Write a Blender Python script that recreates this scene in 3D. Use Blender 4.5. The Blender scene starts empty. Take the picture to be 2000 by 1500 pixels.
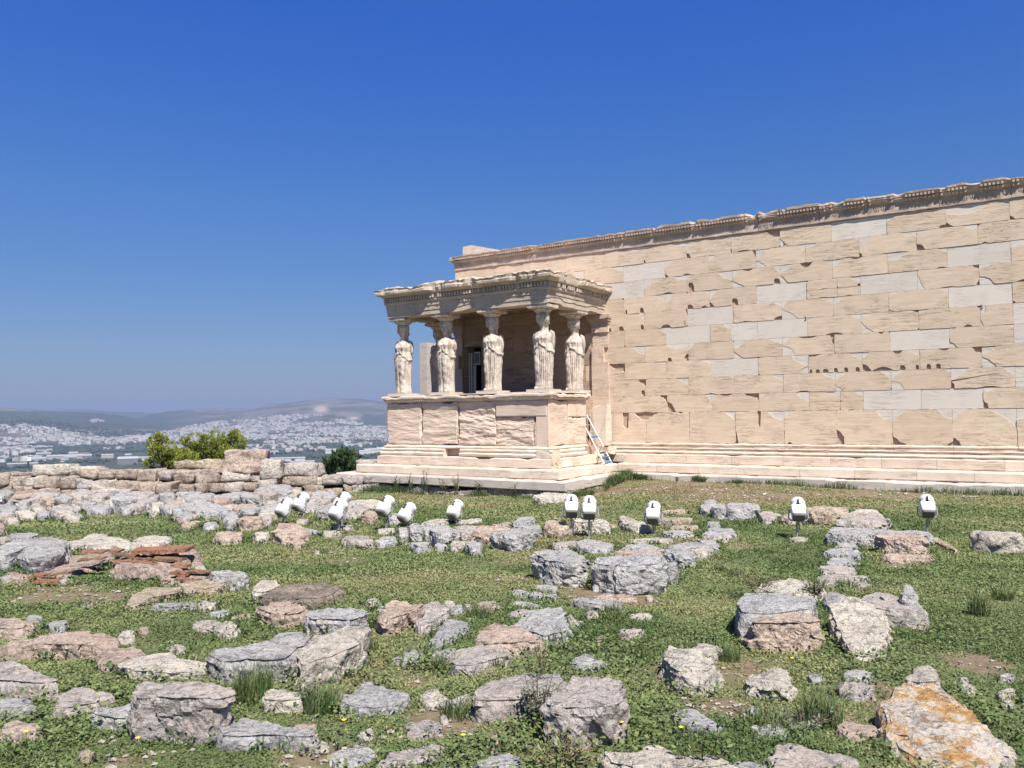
import bpy, math, random
import numpy as np
from mathutils import Matrix, Vector

# ------------------------------------------------------------------ camera, world, sun, exposure
scene = bpy.context.scene
F0 = 1589.6                                   # focal length in pixels of a 2000 px wide frame
PITCH, ROLL, YAW = 0.0372, -0.0115, -0.574
cy, sy, cp, sp, cr, sr = math.cos(YAW), math.sin(YAW), math.cos(PITCH), math.sin(PITCH), math.cos(ROLL), math.sin(ROLL)
_f, _r, _u = np.array([sy, cy, 0.]), np.array([cy, -sy, 0.]), np.array([0, 0, 1.])
CF = _f * cp + _u * sp
_u2 = _u * cp - _f * sp
CR = _r * cr + _u2 * sr
CU = _u2 * cr - _r * sr
cam_data = bpy.data.cameras.new('camera')
cam = bpy.data.objects.new('camera', cam_data)
scene.collection.objects.link(cam)
cam.matrix_world = Matrix(((CR[0], CU[0], -CF[0], 0), (CR[1], CU[1], -CF[1], 0), (CR[2], CU[2], -CF[2], 0), (0, 0, 0, 1)))
cam_data.sensor_width = 36
cam_data.lens = 36 * F0 / 2000
cam_data.clip_start = 0.1
cam_data.clip_end = 60000
scene.camera = cam

SUN = Vector((0.46, -0.34, 0.82)).normalized()
el = math.asin(SUN.z)
world = bpy.data.worlds.new('World')
scene.world = world
world.use_nodes = True
wn = world.node_tree.nodes
wl = world.node_tree.links
wn.clear()
sky = wn.new('ShaderNodeTexSky')
sky.sky_type = 'NISHITA'
sky.sun_disc = False
sky.sun_elevation = el
sky.sun_rotation = math.atan2(SUN.x, SUN.y)
sky.altitude = 150
sky.air_density = 1.0
sky.dust_density = 0.6
sky.ozone_density = 2.2
hs = wn.new('ShaderNodeHueSaturation')
hs.inputs['Saturation'].default_value = 1.12
bg = wn.new('ShaderNodeBackground')
bg.inputs['Strength'].default_value = 0.07
wo = wn.new('ShaderNodeOutputWorld')
wl.new(sky.outputs[0], hs.inputs['Color'])
tint = wn.new('ShaderNodeMix')
tint.data_type = 'RGBA'
tint.blend_type = 'MULTIPLY'
tint.inputs[0].default_value = 1.0
tc_ = wn.new('ShaderNodeTexCoord')
sx_ = wn.new('ShaderNodeSeparateXYZ')
wl.new(tc_.outputs['Generated'], sx_.inputs[0])
rp_ = wn.new('ShaderNodeValToRGB')
els_ = rp_.color_ramp.elements
STOPS = ((0.0, (.38, .40, .55)), (.12, (.365, .47, .67)), (.25, (.31, .546, .86)), (.45, (.165, .53, 1.22)), (.68, (.66, .68, .80)))
while len(els_) < len(STOPS):
    els_.new(.5)
for q_, (p_, c_) in zip(els_, STOPS):
    q_.position = p_
    q_.color = c_ + (1,)
wl.new(sx_.outputs[2], rp_.inputs[0])
wl.new(rp_.outputs[0], tint.inputs[7])
wl.new(hs.outputs[0], tint.inputs[6])
wl.new(tint.outputs[2], bg.inputs['Color'])
wl.new(bg.outputs[0], wo.inputs['Surface'])
sd = bpy.data.lights.new('sun', 'SUN')
sd.energy = 4.6
sd.angle = math.radians(0.53)
sd.color = (1.0, 0.955, 0.89)
so = bpy.data.objects.new('sun', sd)
scene.collection.objects.link(so)
so.rotation_euler = SUN.to_track_quat('Z', 'Y').to_euler()
scene.view_settings.view_transform = 'Standard'
scene.view_settings.look = 'None'
scene.view_settings.exposure = 0.95
scene.view_settings.gamma = 1.0
scene.cycles.max_bounces = 6
scene.cycles.diffuse_bounces = 3
scene.cycles.volume_bounces = 0
scene.cycles.transparent_max_bounces = 8
scene.cycles.use_denoising = True

# ------------------------------------------------------------------ helpers
rnd = random.Random(7)
rng = np.random.default_rng(7)
COL = scene.collection


def ss(a, b, x):
    t = np.clip((x - a) / (b - a), 0, 1)
    return t * t * (3 - 2 * t)


def _h(i, j, k, s):
    n = (i * 374761393 + j * 668265263 + k * 2147483647 + s * 974634777) & 0xffffffff
    n = ((n ^ (n >> 13)) * 1274126177) & 0xffffffff
    n = (n ^ (n >> 16)) & 0xffffffff
    return n / 4294967295.0


def vnoise(P, s=0):
    P = np.asarray(P, float)
    I = np.floor(P).astype(np.int64)
    Fr = P - I
    Fr = Fr * Fr * (3 - 2 * Fr)
    out = 0
    for a in (0, 1):
        for b in (0, 1):
            for c in (0, 1):
                w = (Fr[:, 0] if a else 1 - Fr[:, 0]) * (Fr[:, 1] if b else 1 - Fr[:, 1]) * (Fr[:, 2] if c else 1 - Fr[:, 2])
                out = out + w * _h(I[:, 0] + a, I[:, 1] + b, I[:, 2] + c, s)
    return out * 2 - 1


def fbm(P, octaves=4, s=0, gain=0.5):
    P = np.asarray(P, float)
    o = np.zeros(len(P))
    a = 1.0
    for k in range(octaves):
        o += a * vnoise(P * (2 ** k) + 17.3 * k, s + k)
        a *= gain
    return o


def worley(P, s=0):
    """distance to the nearest and second nearest feature point"""
    P = np.asarray(P, float)
    I = np.floor(P).astype(np.int64)
    d1 = np.full(len(P), 9.)
    d2 = np.full(len(P), 9.)
    cell = np.zeros(len(P))
    for a in (-1, 0, 1):
        for b in (-1, 0, 1):
            for c in (-1, 0, 1):
                J = I + np.array([a, b, c])
                Q = np.stack([J[:, 0] + _h(J[:, 0], J[:, 1], J[:, 2], s + 1), J[:, 1] + _h(J[:, 0], J[:, 1], J[:, 2], s + 2),
                              J[:, 2] + _h(J[:, 0], J[:, 1], J[:, 2], s + 3)], 1)
                d = np.linalg.norm(P - Q, axis=1)
                near = d < d1
                d2 = np.where(near, d1, np.minimum(d2, d))
                cell = np.where(near, _h(J[:, 0], J[:, 1], J[:, 2], s + 4), cell)
                d1 = np.where(near, d, d1)
    return d1, d2, cell


def ray(px, py):
    return CF + CR * ((px - 1000) / F0) - CU * ((py - 750) / F0)


def at_y(px, py, Y):
    d = ray(px, py)
    return d * (Y / d[1])


def at_x(px, py, X):
    d = ray(px, py)
    return d * (X / d[0])


def at_depth(px, py, dd):
    return ray(px, py) * dd


def at_z(px, py, Z):
    d = ray(px, py)
    return d * (Z / d[2])


def ground_z(x, y):
    x = np.asarray(x, float)
    y = np.asarray(y, float)
    r = np.hypot(x, y)
    dep = x * -0.543 + y * 0.84
    lat = x * 0.84 + y * 0.543
    z = -1.62 - 0.02 * np.minimum(r, 14)
    z = z - 0.42 * ss(13, 21, dep) * ss(-3.0, -9.5, lat)
    z = z - 0.24 * ss(-8.3, -10.3, x) * ss(13.0, 16.8, y) * (1 - ss(18.5, 20.6, y) * ss(-10.6, -10.0, x))
    P = np.stack([x.ravel() * 0.35, y.ravel() * 0.35, np.zeros(x.size)], 1)
    z = z + (0.035 * fbm(P, 3, 5)).reshape(x.shape)
    return z


def on_ground(px, py):
    z = -1.85
    for _ in range(12):
        p = at_z(px, py, z)
        z = 0.5 * z + 0.5 * float(ground_z(p[0], p[1]))
    return at_z(px, py, z)


def tag(o, label=None, cat=None, group=None, kind=None):
    if label: o['label'] = label
    if cat: o['category'] = cat
    if group: o['group'] = group
    if kind: o['kind'] = kind
    return o


def empty(name, label, cat, loc=(0, 0, 0), group=None, kind=None):
    o = bpy.data.objects.new(name, None)
    o.empty_display_size = 0.3
    o.location = loc
    COL.objects.link(o)
    return tag(o, label, cat, group, kind)


def mk(name, V, Fc, mats, parent=None, smooth=False, loc=None, midx=None, tone=None):
    """link one mesh object; V are world coordinates, made local to loc or to the parent"""
    V = np.asarray(V, float)
    org = np.zeros(3)
    if loc is not None:
        org = np.asarray(loc, float)
    elif parent is not None:
        org = np.array(parent.matrix_basis.translation) if parent.parent is None else np.array(parent.parent.location) + np.array(parent.location)
    me = bpy.data.meshes.new(name)
    me.from_pydata([tuple(v) for v in (V - org)], [], Fc)
    if not isinstance(mats, (list, tuple)):
        mats = [mats]
    for m in mats:
        me.materials.append(m)
    if midx is not None:
        me.polygons.foreach_set('material_index', np.asarray(midx, dtype=np.int32))
    if smooth:
        me.polygons.foreach_set('use_smooth', np.ones(len(me.polygons), dtype=bool))
    if tone is not None:
        at = me.attributes.new('tone', 'FLOAT', 'FACE')
        at.data.foreach_set('value', np.asarray(tone, dtype=np.float32))
    me.update()
    o = bpy.data.objects.new(name, me)
    COL.objects.link(o)
    if parent is not None:
        o.parent = parent
        if loc is not None:
            o.location = Vector(org) - parent.location
    else:
        o.location = Vector(org)
    return o


class MB:
    """collects shapes into one mesh"""
    def __init__(self):
        self.v, self.f, self.m, self.t = [], [], [], []
        self.n = 0

    def add(self, V, Fc, m=0, t=0.5):
        V = np.asarray(V, float)
        self.v.append(V)
        self.f += [tuple(int(i) + self.n for i in q) for q in Fc]
        self.m += [m] * len(Fc)
        self.t += [t] * len(Fc)
        self.n += len(V)

    def box(self, a, b, m=0, t=0.5):
        x0, y0, z0 = a
        x1, y1, z1 = b
        V = [(x0, y0, z0), (x1, y0, z0), (x1, y1, z0), (x0, y1, z0), (x0, y0, z1), (x1, y0, z1), (x1, y1, z1), (x0, y1, z1)]
        self.add(V, [(0, 3, 2, 1), (4, 5, 6, 7), (0, 1, 5, 4), (1, 2, 6, 5), (2, 3, 7, 6), (3, 0, 4, 7)], m, t)

    def tube(self, pts, rad, n=8, m=0, t=0.5, cap=True):
        pts = [np.asarray(p, float) for p in pts]
        rads = rad if isinstance(rad, (list, tuple)) else [rad] * len(pts)
        V = []
        prev = None
        for i, p in enumerate(pts):
            d = pts[min(i + 1, len(pts) - 1)] - pts[max(i - 1, 0)]
            d = d / (np.linalg.norm(d) + 1e-9)
            a = prev if prev is not None else (np.array([0, 0, 1.]) if abs(d[2]) < 0.9 else np.array([1., 0, 0]))
            a = a - d * np.dot(a, d)
            a /= np.linalg.norm(a) + 1e-9
            prev = a
            b = np.cross(d, a)
            for k in range(n):
                w = 2 * math.pi * k / n
                V.append(p + (a * math.cos(w) + b * math.sin(w)) * rads[i])
        Fc = []
        for i in range(len(pts) - 1):
            for k in range(n):
                k2 = (k + 1) % n
                Fc.append((i * n + k, i * n + k2, (i + 1) * n + k2, (i + 1) * n + k))
        if cap:
            Fc.append(tuple(range(n - 1, -1, -1)))
            Fc.append(tuple((len(pts) - 1) * n + k for k in range(n)))
        self.add(V, Fc, m, t)

    def build(self, name, mats, parent=None, smooth=False, loc=None):
        if not self.v:
            return None
        return mk(name, np.concatenate(self.v), self.f, mats, parent, smooth, loc, self.m, self.t)


# ------------------------------------------------------------------ materials
class NT:
    def __init__(self, name, rough=0.85, spec=0.2):
        self.mat = bpy.data.materials.new(name)
        self.mat.use_nodes = True
        self.n = self.mat.node_tree.nodes
        self.l = self.mat.node_tree.links
        self.b = self.n['Principled BSDF']
        self.b.inputs['Roughness'].default_value = rough
        self.b.inputs['Specular IOR Level'].default_value = spec

    def put(self, sock, v):
        if v is None:
            return
        if hasattr(v, 'links') or isinstance(v, bpy.types.NodeSocket):
            self.l.new(v, sock)
        else:
            if isinstance(v, (tuple, list)) and len(v) == 3 and sock.type == 'RGBA':
                v = tuple(v) + (1,)
            sock.default_value = v

    def co(self, kind='Object', scale=(1, 1, 1), rand=False):
        t = self.n.new('ShaderNodeTexCoord')
        v = t.outputs[kind]
        if kind == 'World':
            pass
        mp = self.n.new('ShaderNodeMapping')
        mp.inputs['Scale'].default_value = scale
        self.l.new(v, mp.inputs['Vector'])
        if rand:
            oi = self.n.new('ShaderNodeObjectInfo')
            mm = self.n.new('ShaderNodeMath')
            mm.operation = 'MULTIPLY'
            mm.inputs[1].default_value = 60
            self.l.new(oi.outputs['Random'], mm.inputs[0])
            self.l.new(mm.outputs[0], mp.inputs['Location'])
        return mp.outputs[0]

    def pos(self, scale=(1, 1, 1)):
        g = self.n.new('ShaderNodeNewGeometry')
        mp = self.n.new('ShaderNodeMapping')
        mp.inputs['Scale'].default_value = scale
        self.l.new(g.outputs['Position'], mp.inputs['Vector'])
        return mp.outputs[0]

    def noise(self, vec, scale, detail=4, rough=0.55, dist=0.0, out=0):
        t = self.n.new('ShaderNodeTexNoise')
        t.inputs['Scale'].default_value = scale
        t.inputs['Detail'].default_value = detail
        t.inputs['Roughness'].default_value = rough
        t.inputs['Distortion'].default_value = dist
        self.put(t.inputs['Vector'], vec)
        return t.outputs[out]

    def vor(self, vec, scale, feature='F1', out='Distance', rand=1.0):
        t = self.n.new('ShaderNodeTexVoronoi')
        t.feature = feature
        t.inputs['Scale'].default_value = scale
        t.inputs['Randomness'].default_value = rand
        self.put(t.inputs['Vector'], vec)
        return t.outputs[out]

    def ramp(self, fac, stops, interp='LINEAR'):
        t = self.n.new('ShaderNodeValToRGB')
        t.color_ramp.interpolation = interp
        e = t.color_ramp.elements
        while len(e) < len(stops):
            e.new(0.5)
        for q, (p, c) in zip(e, stops):
            q.position = p
            q.color = (c, c, c, 1) if isinstance(c, (int, float)) else tuple(c) + (1,)
        self.put(t.inputs[0], fac)
        return t.outputs[0]

    def mix(self, fac, a, b, mode='MIX'):
        t = self.n.new('ShaderNodeMix')
        t.data_type = 'RGBA'
        t.blend_type = mode
        self.put(t.inputs[0], fac)
        self.put(t.inputs[6], a)
        self.put(t.inputs[7], b)
        return t.outputs[2]

    def math(self, op, a, b=None):
        t = self.n.new('ShaderNodeMath')
        t.operation = op
        self.put(t.inputs[0], a)
        if b is not None:
            self.put(t.inputs[1], b)
        return t.outputs[0]

    def attr(self, name, out='Fac'):
        t = self.n.new('ShaderNodeAttribute')
        t.attribute_name = name
        return t.outputs[out]

    def random(self):
        return self.n.new('ShaderNodeObjectInfo').outputs['Random']

    def bump(self, h, strength=0.5, dist=0.02, nrm=None):
        t = self.n.new('ShaderNodeBump')
        t.inputs['Strength'].default_value = strength
        t.inputs['Distance'].default_value = dist
        self.put(t.inputs['Height'], h)
        if nrm is not None:
            self.put(t.inputs['Normal'], nrm)
        return t.outputs[0]

    def done(self, col, nrm=None, rough=None):
        self.put(self.b.inputs['Base Color'], col)
        if nrm is not None:
            self.put(self.b.inputs['Normal'], nrm)
        if rough is not None:
            self.put(self.b.inputs['Roughness'], rough)
        return self.mat


def flat_mat(name, col, rough=0.6, metal=0.0, spec=0.4):
    t = NT(name, rough, spec)
    t.b.inputs['Metallic'].default_value = metal
    v = t.co('Object')
    n = t.noise(v, 25, 3)
    c = t.mix(t.ramp(n, [(0.35, 0.0), (0.7, 0.25)]), col, tuple(x * 0.72 for x in col))
    return t.done(c)


def rock_mat(name, c1, c2, stain, stain_amt=0.5, pit=0.35, crack=0.5, streak=False, lich=None):
    t = NT(name, 0.9, 0.15)
    v = t.co('Object', rand=True)
    big = t.noise(v, 1.7, 5, 0.6, 0.6)
    c = t.mix(t.ramp(big, [(0.36, 0.0), (0.62, 1.0)]), c1, c2)
    st = t.noise(v, 3.3, 6, 0.65, 0.3)
    c = t.mix(t.ramp(st, [(0.5, 0.0), (0.66, stain_amt)]), c, stain)
    # pale crystalline speckle
    sp = t.noise(v, 38, 3, 0.6)
    c = t.mix(t.ramp(sp, [(0.55, 0.0), (0.75, 0.42)]), c, tuple(min(0.85, x * 1.5) for x in c1))
    c = t.mix(t.ramp(sp, [(0.28, 0.75), (0.45, 0.0)]), c, tuple(x * 0.45 for x in c2))
    # pits
    warp = t.mix(0.25, v, t.noise(v, 6, 3, out=1), 'ADD')
    pits = t.vor(warp, 26)
    pm = t.math('MULTIPLY', t.ramp(pits, [(0.1, 1.0), (0.26, 0.0)]), t.ramp(t.noise(v, 2.3, 3), [(0.42, 0.0), (0.62, 1.0)]))
    c = t.mix(t.math('MULTIPLY', pm, pit), c, tuple(x * 0.3 for x in c2))
    # cracks
    sc = t.co('Object', (1, 1, 2.2), rand=True)
    wv = t.mix(0.5, sc, t.noise(sc, 2.5, 4, out=1), 'ADD')
    ce = t.vor(wv, 3.2, 'DISTANCE_TO_EDGE')
    cm = t.math('MULTIPLY', t.ramp(ce, [(0.0, 0.7), (0.012, 0.0)]), t.ramp(t.noise(v, 2.6, 4), [(0.5, 0.0), (0.62, 0.8)]))
    c = t.mix(t.math('MULTIPLY', cm, crack), c, tuple(x * 0.25 for x in c2))
    if lich:
        ln = t.noise(v, 5.5, 9, 0.8, 0.15)
        c = t.mix(t.ramp(ln, [(0.5, 0.0), (0.56, 0.95)]), c, lich[0])
        ln2 = t.noise(v, 11, 6, 0.7)
        c = t.mix(t.math('MULTIPLY', t.ramp(ln, [(0.5, 0.0), (0.56, 1.0)]), t.ramp(ln2, [(0.48, 0.0), (0.6, 0.8)])), c, lich[1])
    c = t.mix(t.math('MULTIPLY', t.ramp(t.noise(v, 9, 5, 0.8), [(0.36, 1.0), (0.44, 0.0)]), 0.45), c, tuple(x * 0.4 for x in c2))
    r = t.random()
    c = t.mix(0.25, c, t.ramp(r, [(0.0, (0.75, 0.72, 0.7)), (0.5, (1.0, 1.0, 1.0)), (1.0, (1.0, 0.98, 0.9))]), 'MULTIPLY')
    h1 = t.noise(v, 7, 8, 0.68)
    nb = t.bump(h1, 1.0, 0.09)
    nb = t.bump(t.noise(v, 30, 6, 0.75), 0.9, 0.02, nb)
    nb = t.bump(pm, 0.8, -0.02, nb)
    cr_ = t.math('MULTIPLY', t.ramp(t.vor(warp, 17), [(0.0, 0.0), (0.55, 1.0)]), t.ramp(t.noise(v, 2.9, 3), [(0.42, 0.0), (0.6, 1.0)]))
    nb = t.bump(cr_, 0.9, 0.03, nb)
    side = t.ramp(t.noise(v, 9, 5, 0.8), [(0.36, 1.0), (0.44, 0.0)])
    nb = t.bump(side, 0.8, -0.03, nb)
    nb = t.bump(cm, 0.8, -0.02, nb)
    return t.done(c, nb)


def marble_mat(name, c1, c2, vein, streak=1.0, rough_bump=0.35, stain=None, stain_amt=0.0, stain_scale=(1.6, 1.6, 0.6)):
    """building marble: fine horizontal bedding, per-block tone from the 'tone' attribute"""
    t = NT(name, 0.75, 0.25)
    v = t.pos()
    tone = t.attr('tone')
    sep = t.n.new('ShaderNodeCombineXYZ')
    t.l.new(t.math('MULTIPLY', tone, 31.0), sep.inputs[0])
    t.l.new(t.math('MULTIPLY', tone, 57.0), sep.inputs[2])
    va = t.mix(1.0, v, sep.outputs[0], 'ADD')
    c = t.mix(tone, c1, c2)
    mp = t.n.new('ShaderNodeMapping')
    mp.inputs['Scale'].default_value = (0.9, 0.9, 9.0)
    mp.inputs['Rotation'].default_value = (0, 0.06, 0)
    t.l.new(va, mp.inputs['Vector'])
    band = t.noise(mp.outputs[0], 1.6, 7, 0.7, 0.35)
    c = t.mix(t.ramp(band, [(0.42, 0.0), (0.72, 0.55 * streak)]), c, vein)
    c = t.mix(t.ramp(band, [(0.25, 0.35), (0.42, 0.0)]), c, tuple(min(0.85, x * 1.22) for x in c1))
    mp2 = t.n.new('ShaderNodeMapping')
    mp2.inputs['Scale'].default_value = (1.3, 1.3, 16.0)
    mp2.inputs['Rotation'].default_value = (0, -0.1, 0)
    t.l.new(va, mp2.inputs['Vector'])
    ve = t.noise(mp2.outputs[0], 1.1, 5, 0.6, 0.8)
    vm = t.math('MULTIPLY', t.ramp(ve, [(0.47, 0.0), (0.5, 1.0), (0.53, 0.0)]), t.ramp(t.noise(va, 1.3, 2), [(0.45, 0.0), (0.62, 1.0)]))
    c = t.mix(t.math('MULTIPLY', vm, 0.7 * streak), c, tuple(x * 0.45 for x in vein))
    bl = t.noise(va, 2.2, 4)
    c = t.mix(t.ramp(bl, [(0.55, 0.0), (0.75, 0.25)]), c, tuple(x * 0.78 for x in vein))
    if stain is not None:
        s = t.noise(t.pos(stain_scale), 2.1, 7, 0.7, 0.4)
        c = t.mix(t.ramp(s, [(0.45, 0.0), (0.6, stain_amt)]), c, stain)
        s2 = t.noise(v, 13, 5, 0.7)
        c = t.mix(t.ramp(s2, [(0.5, 0.0), (0.72, stain_amt * 0.7)]), c, tuple(x * 0.6 for x in stain))
    nb = t.bump(band, 0.4 * rough_bump * 2, 0.01)
    nb = t.bump(t.noise(va, 24, 6, 0.7), rough_bump, 0.01, nb)
    nb = t.bump(vm, 0.6, -0.01, nb)
    return t.done(c, nb)


M = {}
M['old'] = marble_mat('weathered cream marble', (0.65, 0.52, 0.385), (0.58, 0.46, 0.34), (0.42, 0.30, 0.22))
M['patina_shade'] = marble_mat('patinated brown marble with porch shade painted in', (0.44, 0.33, 0.245), (0.36, 0.265, 0.20), (0.22, 0.14, 0.1), 1.0, 0.6)  # brown patina, made darker so the colour carries the porch's shade
M['new'] = marble_mat('new white marble', (0.63, 0.565, 0.49), (0.57, 0.505, 0.435), (0.48, 0.41, 0.35), 0.35, 0.12)
M['core'] = marble_mat('broken stone in recesses', (0.50, 0.36, 0.26), (0.43, 0.31, 0.22), (0.2, 0.12, 0.08), 0.8, 0.9)
M['step'] = marble_mat('pale step marble', (0.64, 0.545, 0.45), (0.58, 0.48, 0.39), (0.48, 0.34, 0.22), 0.8, 0.4)
M['stepgrey'] = marble_mat('grey weathered step marble', (0.54, 0.48, 0.42), (0.47, 0.415, 0.365), (0.36, 0.29, 0.24), 0.8, 0.5)
M['podium'] = marble_mat('podium marble', (0.64, 0.50, 0.395), (0.58, 0.455, 0.365), (0.44, 0.31, 0.23), 0.6, 0.6)
M['crown'] = marble_mat('brown patinated carved marble', (0.58, 0.45, 0.355), (0.50, 0.385, 0.305), (0.33, 0.24, 0.18), 0.7, 0.8, (0.32, 0.26, 0.225), 0.5)
M['entab'] = marble_mat('grey cream weathered entablature marble', (0.56, 0.46, 0.36), (0.48, 0.40, 0.32), (0.30, 0.22, 0.16), 0.8, 0.7, (0.34, 0.28, 0.23), 0.45)
M['statue'] = marble_mat('weathered statue marble', (0.62, 0.525, 0.44), (0.56, 0.475, 0.395), (0.46, 0.38, 0.31), 0.0, 0.9, (0.27, 0.22, 0.185), 0.8, (5.0, 5.0, 1.0))
M['rough'] = rock_mat('rough foundation limestone', (0.47, 0.42, 0.37), (0.36, 0.32, 0.28), (0.25, 0.2, 0.16), 0.6, 0.6, 0.4)
KIND = {
    'g': rock_mat('blue grey limestone', (0.490, 0.473, 0.458), (0.382, 0.374, 0.366), (0.478, 0.416, 0.356), 0.45, 0.35, 0.6),
    'm': rock_mat('mauve grey limestone', (0.498, 0.437, 0.389), (0.415, 0.380, 0.354), (0.521, 0.417, 0.343), 0.5, 0.35, 0.55),
    'p': rock_mat('pink limestone', (0.538, 0.428, 0.349), (0.472, 0.366, 0.300), (0.336, 0.240, 0.185), 0.45, 0.6, 0.5),
    'w': rock_mat('pale weathered limestone', (0.615, 0.556, 0.471), (0.498, 0.449, 0.383), (0.344, 0.294, 0.250), 0.55, 0.8, 0.5),
    't': rock_mat('tan limestone', (0.529, 0.435, 0.322), (0.425, 0.349, 0.259), (0.301, 0.237, 0.169), 0.5, 0.6, 0.4),
    'b': rock_mat('brown crusted limestone', (0.284, 0.228, 0.187), (0.209, 0.166, 0.136), (0.416, 0.341, 0.272), 0.5, 0.7, 0.4),
    'l': rock_mat('limestone with orange lichen', (0.634, 0.567, 0.489), (0.517, 0.454, 0.391), (0.381, 0.314, 0.268), 0.4, 0.5, 0.4,
                  lich=((0.555, 0.319, 0.117), (0.366, 0.209, 0.095))),
}
M['wallstone'] = rock_mat('cream block masonry', (0.47, 0.385, 0.315), (0.40, 0.325, 0.265), (0.29, 0.225, 0.185), 0.5, 0.5, 0.4)
M['brick'] = rock_mat('old red brick', (0.38, 0.19, 0.12), (0.30, 0.15, 0.10), (0.38, 0.28, 0.2), 0.5, 0.4, 0.2)
M['brickt'] = rock_mat('old ochre brick', (0.28, 0.185, 0.11), (0.22, 0.14, 0.09), (0.22, 0.15, 0.10), 0.5, 0.4, 0.2)
M['mortar'] = rock_mat('pinkish lime mortar', (0.46, 0.36, 0.30), (0.38, 0.30, 0.25), (0.30, 0.23, 0.19), 0.5, 0.6, 0.3)
M['white'] = flat_mat('white lamp enamel', (0.66, 0.655, 0.64), 0.35)
M['dark'] = flat_mat('dark lamp casting', (0.13, 0.12, 0.11), 0.6)
M['black'] = flat_mat('black plastic', (0.02, 0.02, 0.025), 0.5)
M['steel'] = flat_mat('galvanised steel', (0.42, 0.41, 0.39), 0.45, 0.6)
M['alu'] = flat_mat('aluminium', (0.62, 0.62, 0.62), 0.35, 0.8)
M['blue'] = flat_mat('blue plastic', (0.05, 0.17, 0.36), 0.5)
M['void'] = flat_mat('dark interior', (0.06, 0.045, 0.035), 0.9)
M['bar_brown'] = flat_mat('brown bar finish', (0.34, 0.2, 0.13), 0.7)


def leaf_mat(name, stops, trans=0.25):
    t = NT(name, 0.6, 0.25)
    a = t.attr('tint')
    c = t.ramp(a, stops)
    t.b.inputs['Subsurface Weight'].default_value = 0.0
    tr = t.n.new('ShaderNodeBsdfTranslucent')
    t.put(tr.inputs['Color'], c)
    mx = t.n.new('ShaderNodeMixShader')
    mx.inputs[0].default_value = trans
    out = t.n['Material Output']
    t.put(t.b.inputs['Base Color'], c)
    t.l.new(t.b.outputs[0], mx.inputs[1])
    t.l.new(tr.outputs[0], mx.inputs[2])
    t.l.new(mx.outputs[0], out.inputs['Surface'])
    return t.mat


M['leaf'] = leaf_mat('ground cover leaves', [(0.0, (0.075, 0.115, 0.035)), (0.35, (0.14, 0.185, 0.065)), (0.6, (0.215, 0.245, 0.10)), (0.8, (0.27, 0.27, 0.12)), (0.93, (0.26, 0.21, 0.11)), (1.0, (0.28, 0.19, 0.12))])
M['blade'] = leaf_mat('grass blades', [(0.0, (0.045, 0.085, 0.025)), (0.6, (0.085, 0.135, 0.045)), (0.85, (0.16, 0.17, 0.07)), (1.0, (0.3, 0.24, 0.13))])
M['silver'] = leaf_mat('silvery weed leaves', [(0.0, (0.11, 0.14, 0.09)), (1.0, (0.22, 0.26, 0.19))])
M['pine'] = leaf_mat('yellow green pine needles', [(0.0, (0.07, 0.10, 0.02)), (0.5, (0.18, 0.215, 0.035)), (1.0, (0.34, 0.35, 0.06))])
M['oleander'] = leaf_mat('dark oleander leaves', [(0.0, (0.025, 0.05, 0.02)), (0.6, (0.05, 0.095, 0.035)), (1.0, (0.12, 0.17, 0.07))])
M['bark'] = flat_mat('bark', (0.12, 0.085, 0.06), 0.9)
M['dry'] = leaf_mat('dry weed stems', [(0.0, (0.12, 0.14, 0.05)), (1.0, (0.3, 0.24, 0.13))])


def ground_material():
    t = NT('grassy soil', 0.95, 0.1)
    v = t.pos()
    a = t.noise(v, 0.8, 6, 0.65, 0.4)
    soil = t.mix(t.ramp(t.noise(v, 9, 6, 0.7), [(0.35, 0.0), (0.7, 1.0)]), (0.15, 0.105, 0.07), (0.27, 0.2, 0.145))
    grass = t.mix(t.ramp(t.noise(v, 22, 5, 0.7), [(0.35, 0.0), (0.65, 1.0)]), (0.09, 0.11, 0.045), (0.16, 0.18, 0.085))
    gv = t.attr('green')
    c = t.mix(t.ramp(gv, [(0.3, 0.15), (0.6, 0.85)]), soil, grass)
    pb = t.vor(v, 30)
    pm = t.math('MULTIPLY', t.ramp(pb, [(0.1, 1.0), (0.16, 0.0)]), t.ramp(t.noise(v, 3.5, 3), [(0.52, 0.0), (0.6, 1.0)]))
    c = t.mix(pm, c, (0.5, 0.45, 0.4))
    far = t.n.new('ShaderNodeNewGeometry')
    nb = t.bump(t.noise(v, 18, 6, 0.7), 0.7, 0.05)
    return t.done(c, nb)


M['ground'] = ground_material()
# ------------------------------------------------------------------ the ground sheet (terrace, then its cliff down to the plain)
BARE = []                                     # world x, y, radius of bare earth patches
for px, py, rr in [(150, 1160, .55), (110, 1150, .4), (215, 1165, .4), (60, 1170, .3), (560, 1252, .3), (690, 1390, .16), (880, 1420, .25), (1390, 1385, .22),
                   (840, 1395, .16), (1095, 1158, .45), (1160, 1166, .5), (1040, 1130, .3), (1240, 1170, .3), (810, 1335, .2), (1700, 1345, .3), (380, 1090, .3),
                   (600, 1490, .3), (1120, 1480, .2), (270, 1480, .25), (1750, 1105, .35), (650, 1050, .3), (1920, 1300, .25), (1620, 1390, .15)]:
    p = on_ground(px, py)
    BARE.append((p[0], p[1], rr))


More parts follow.
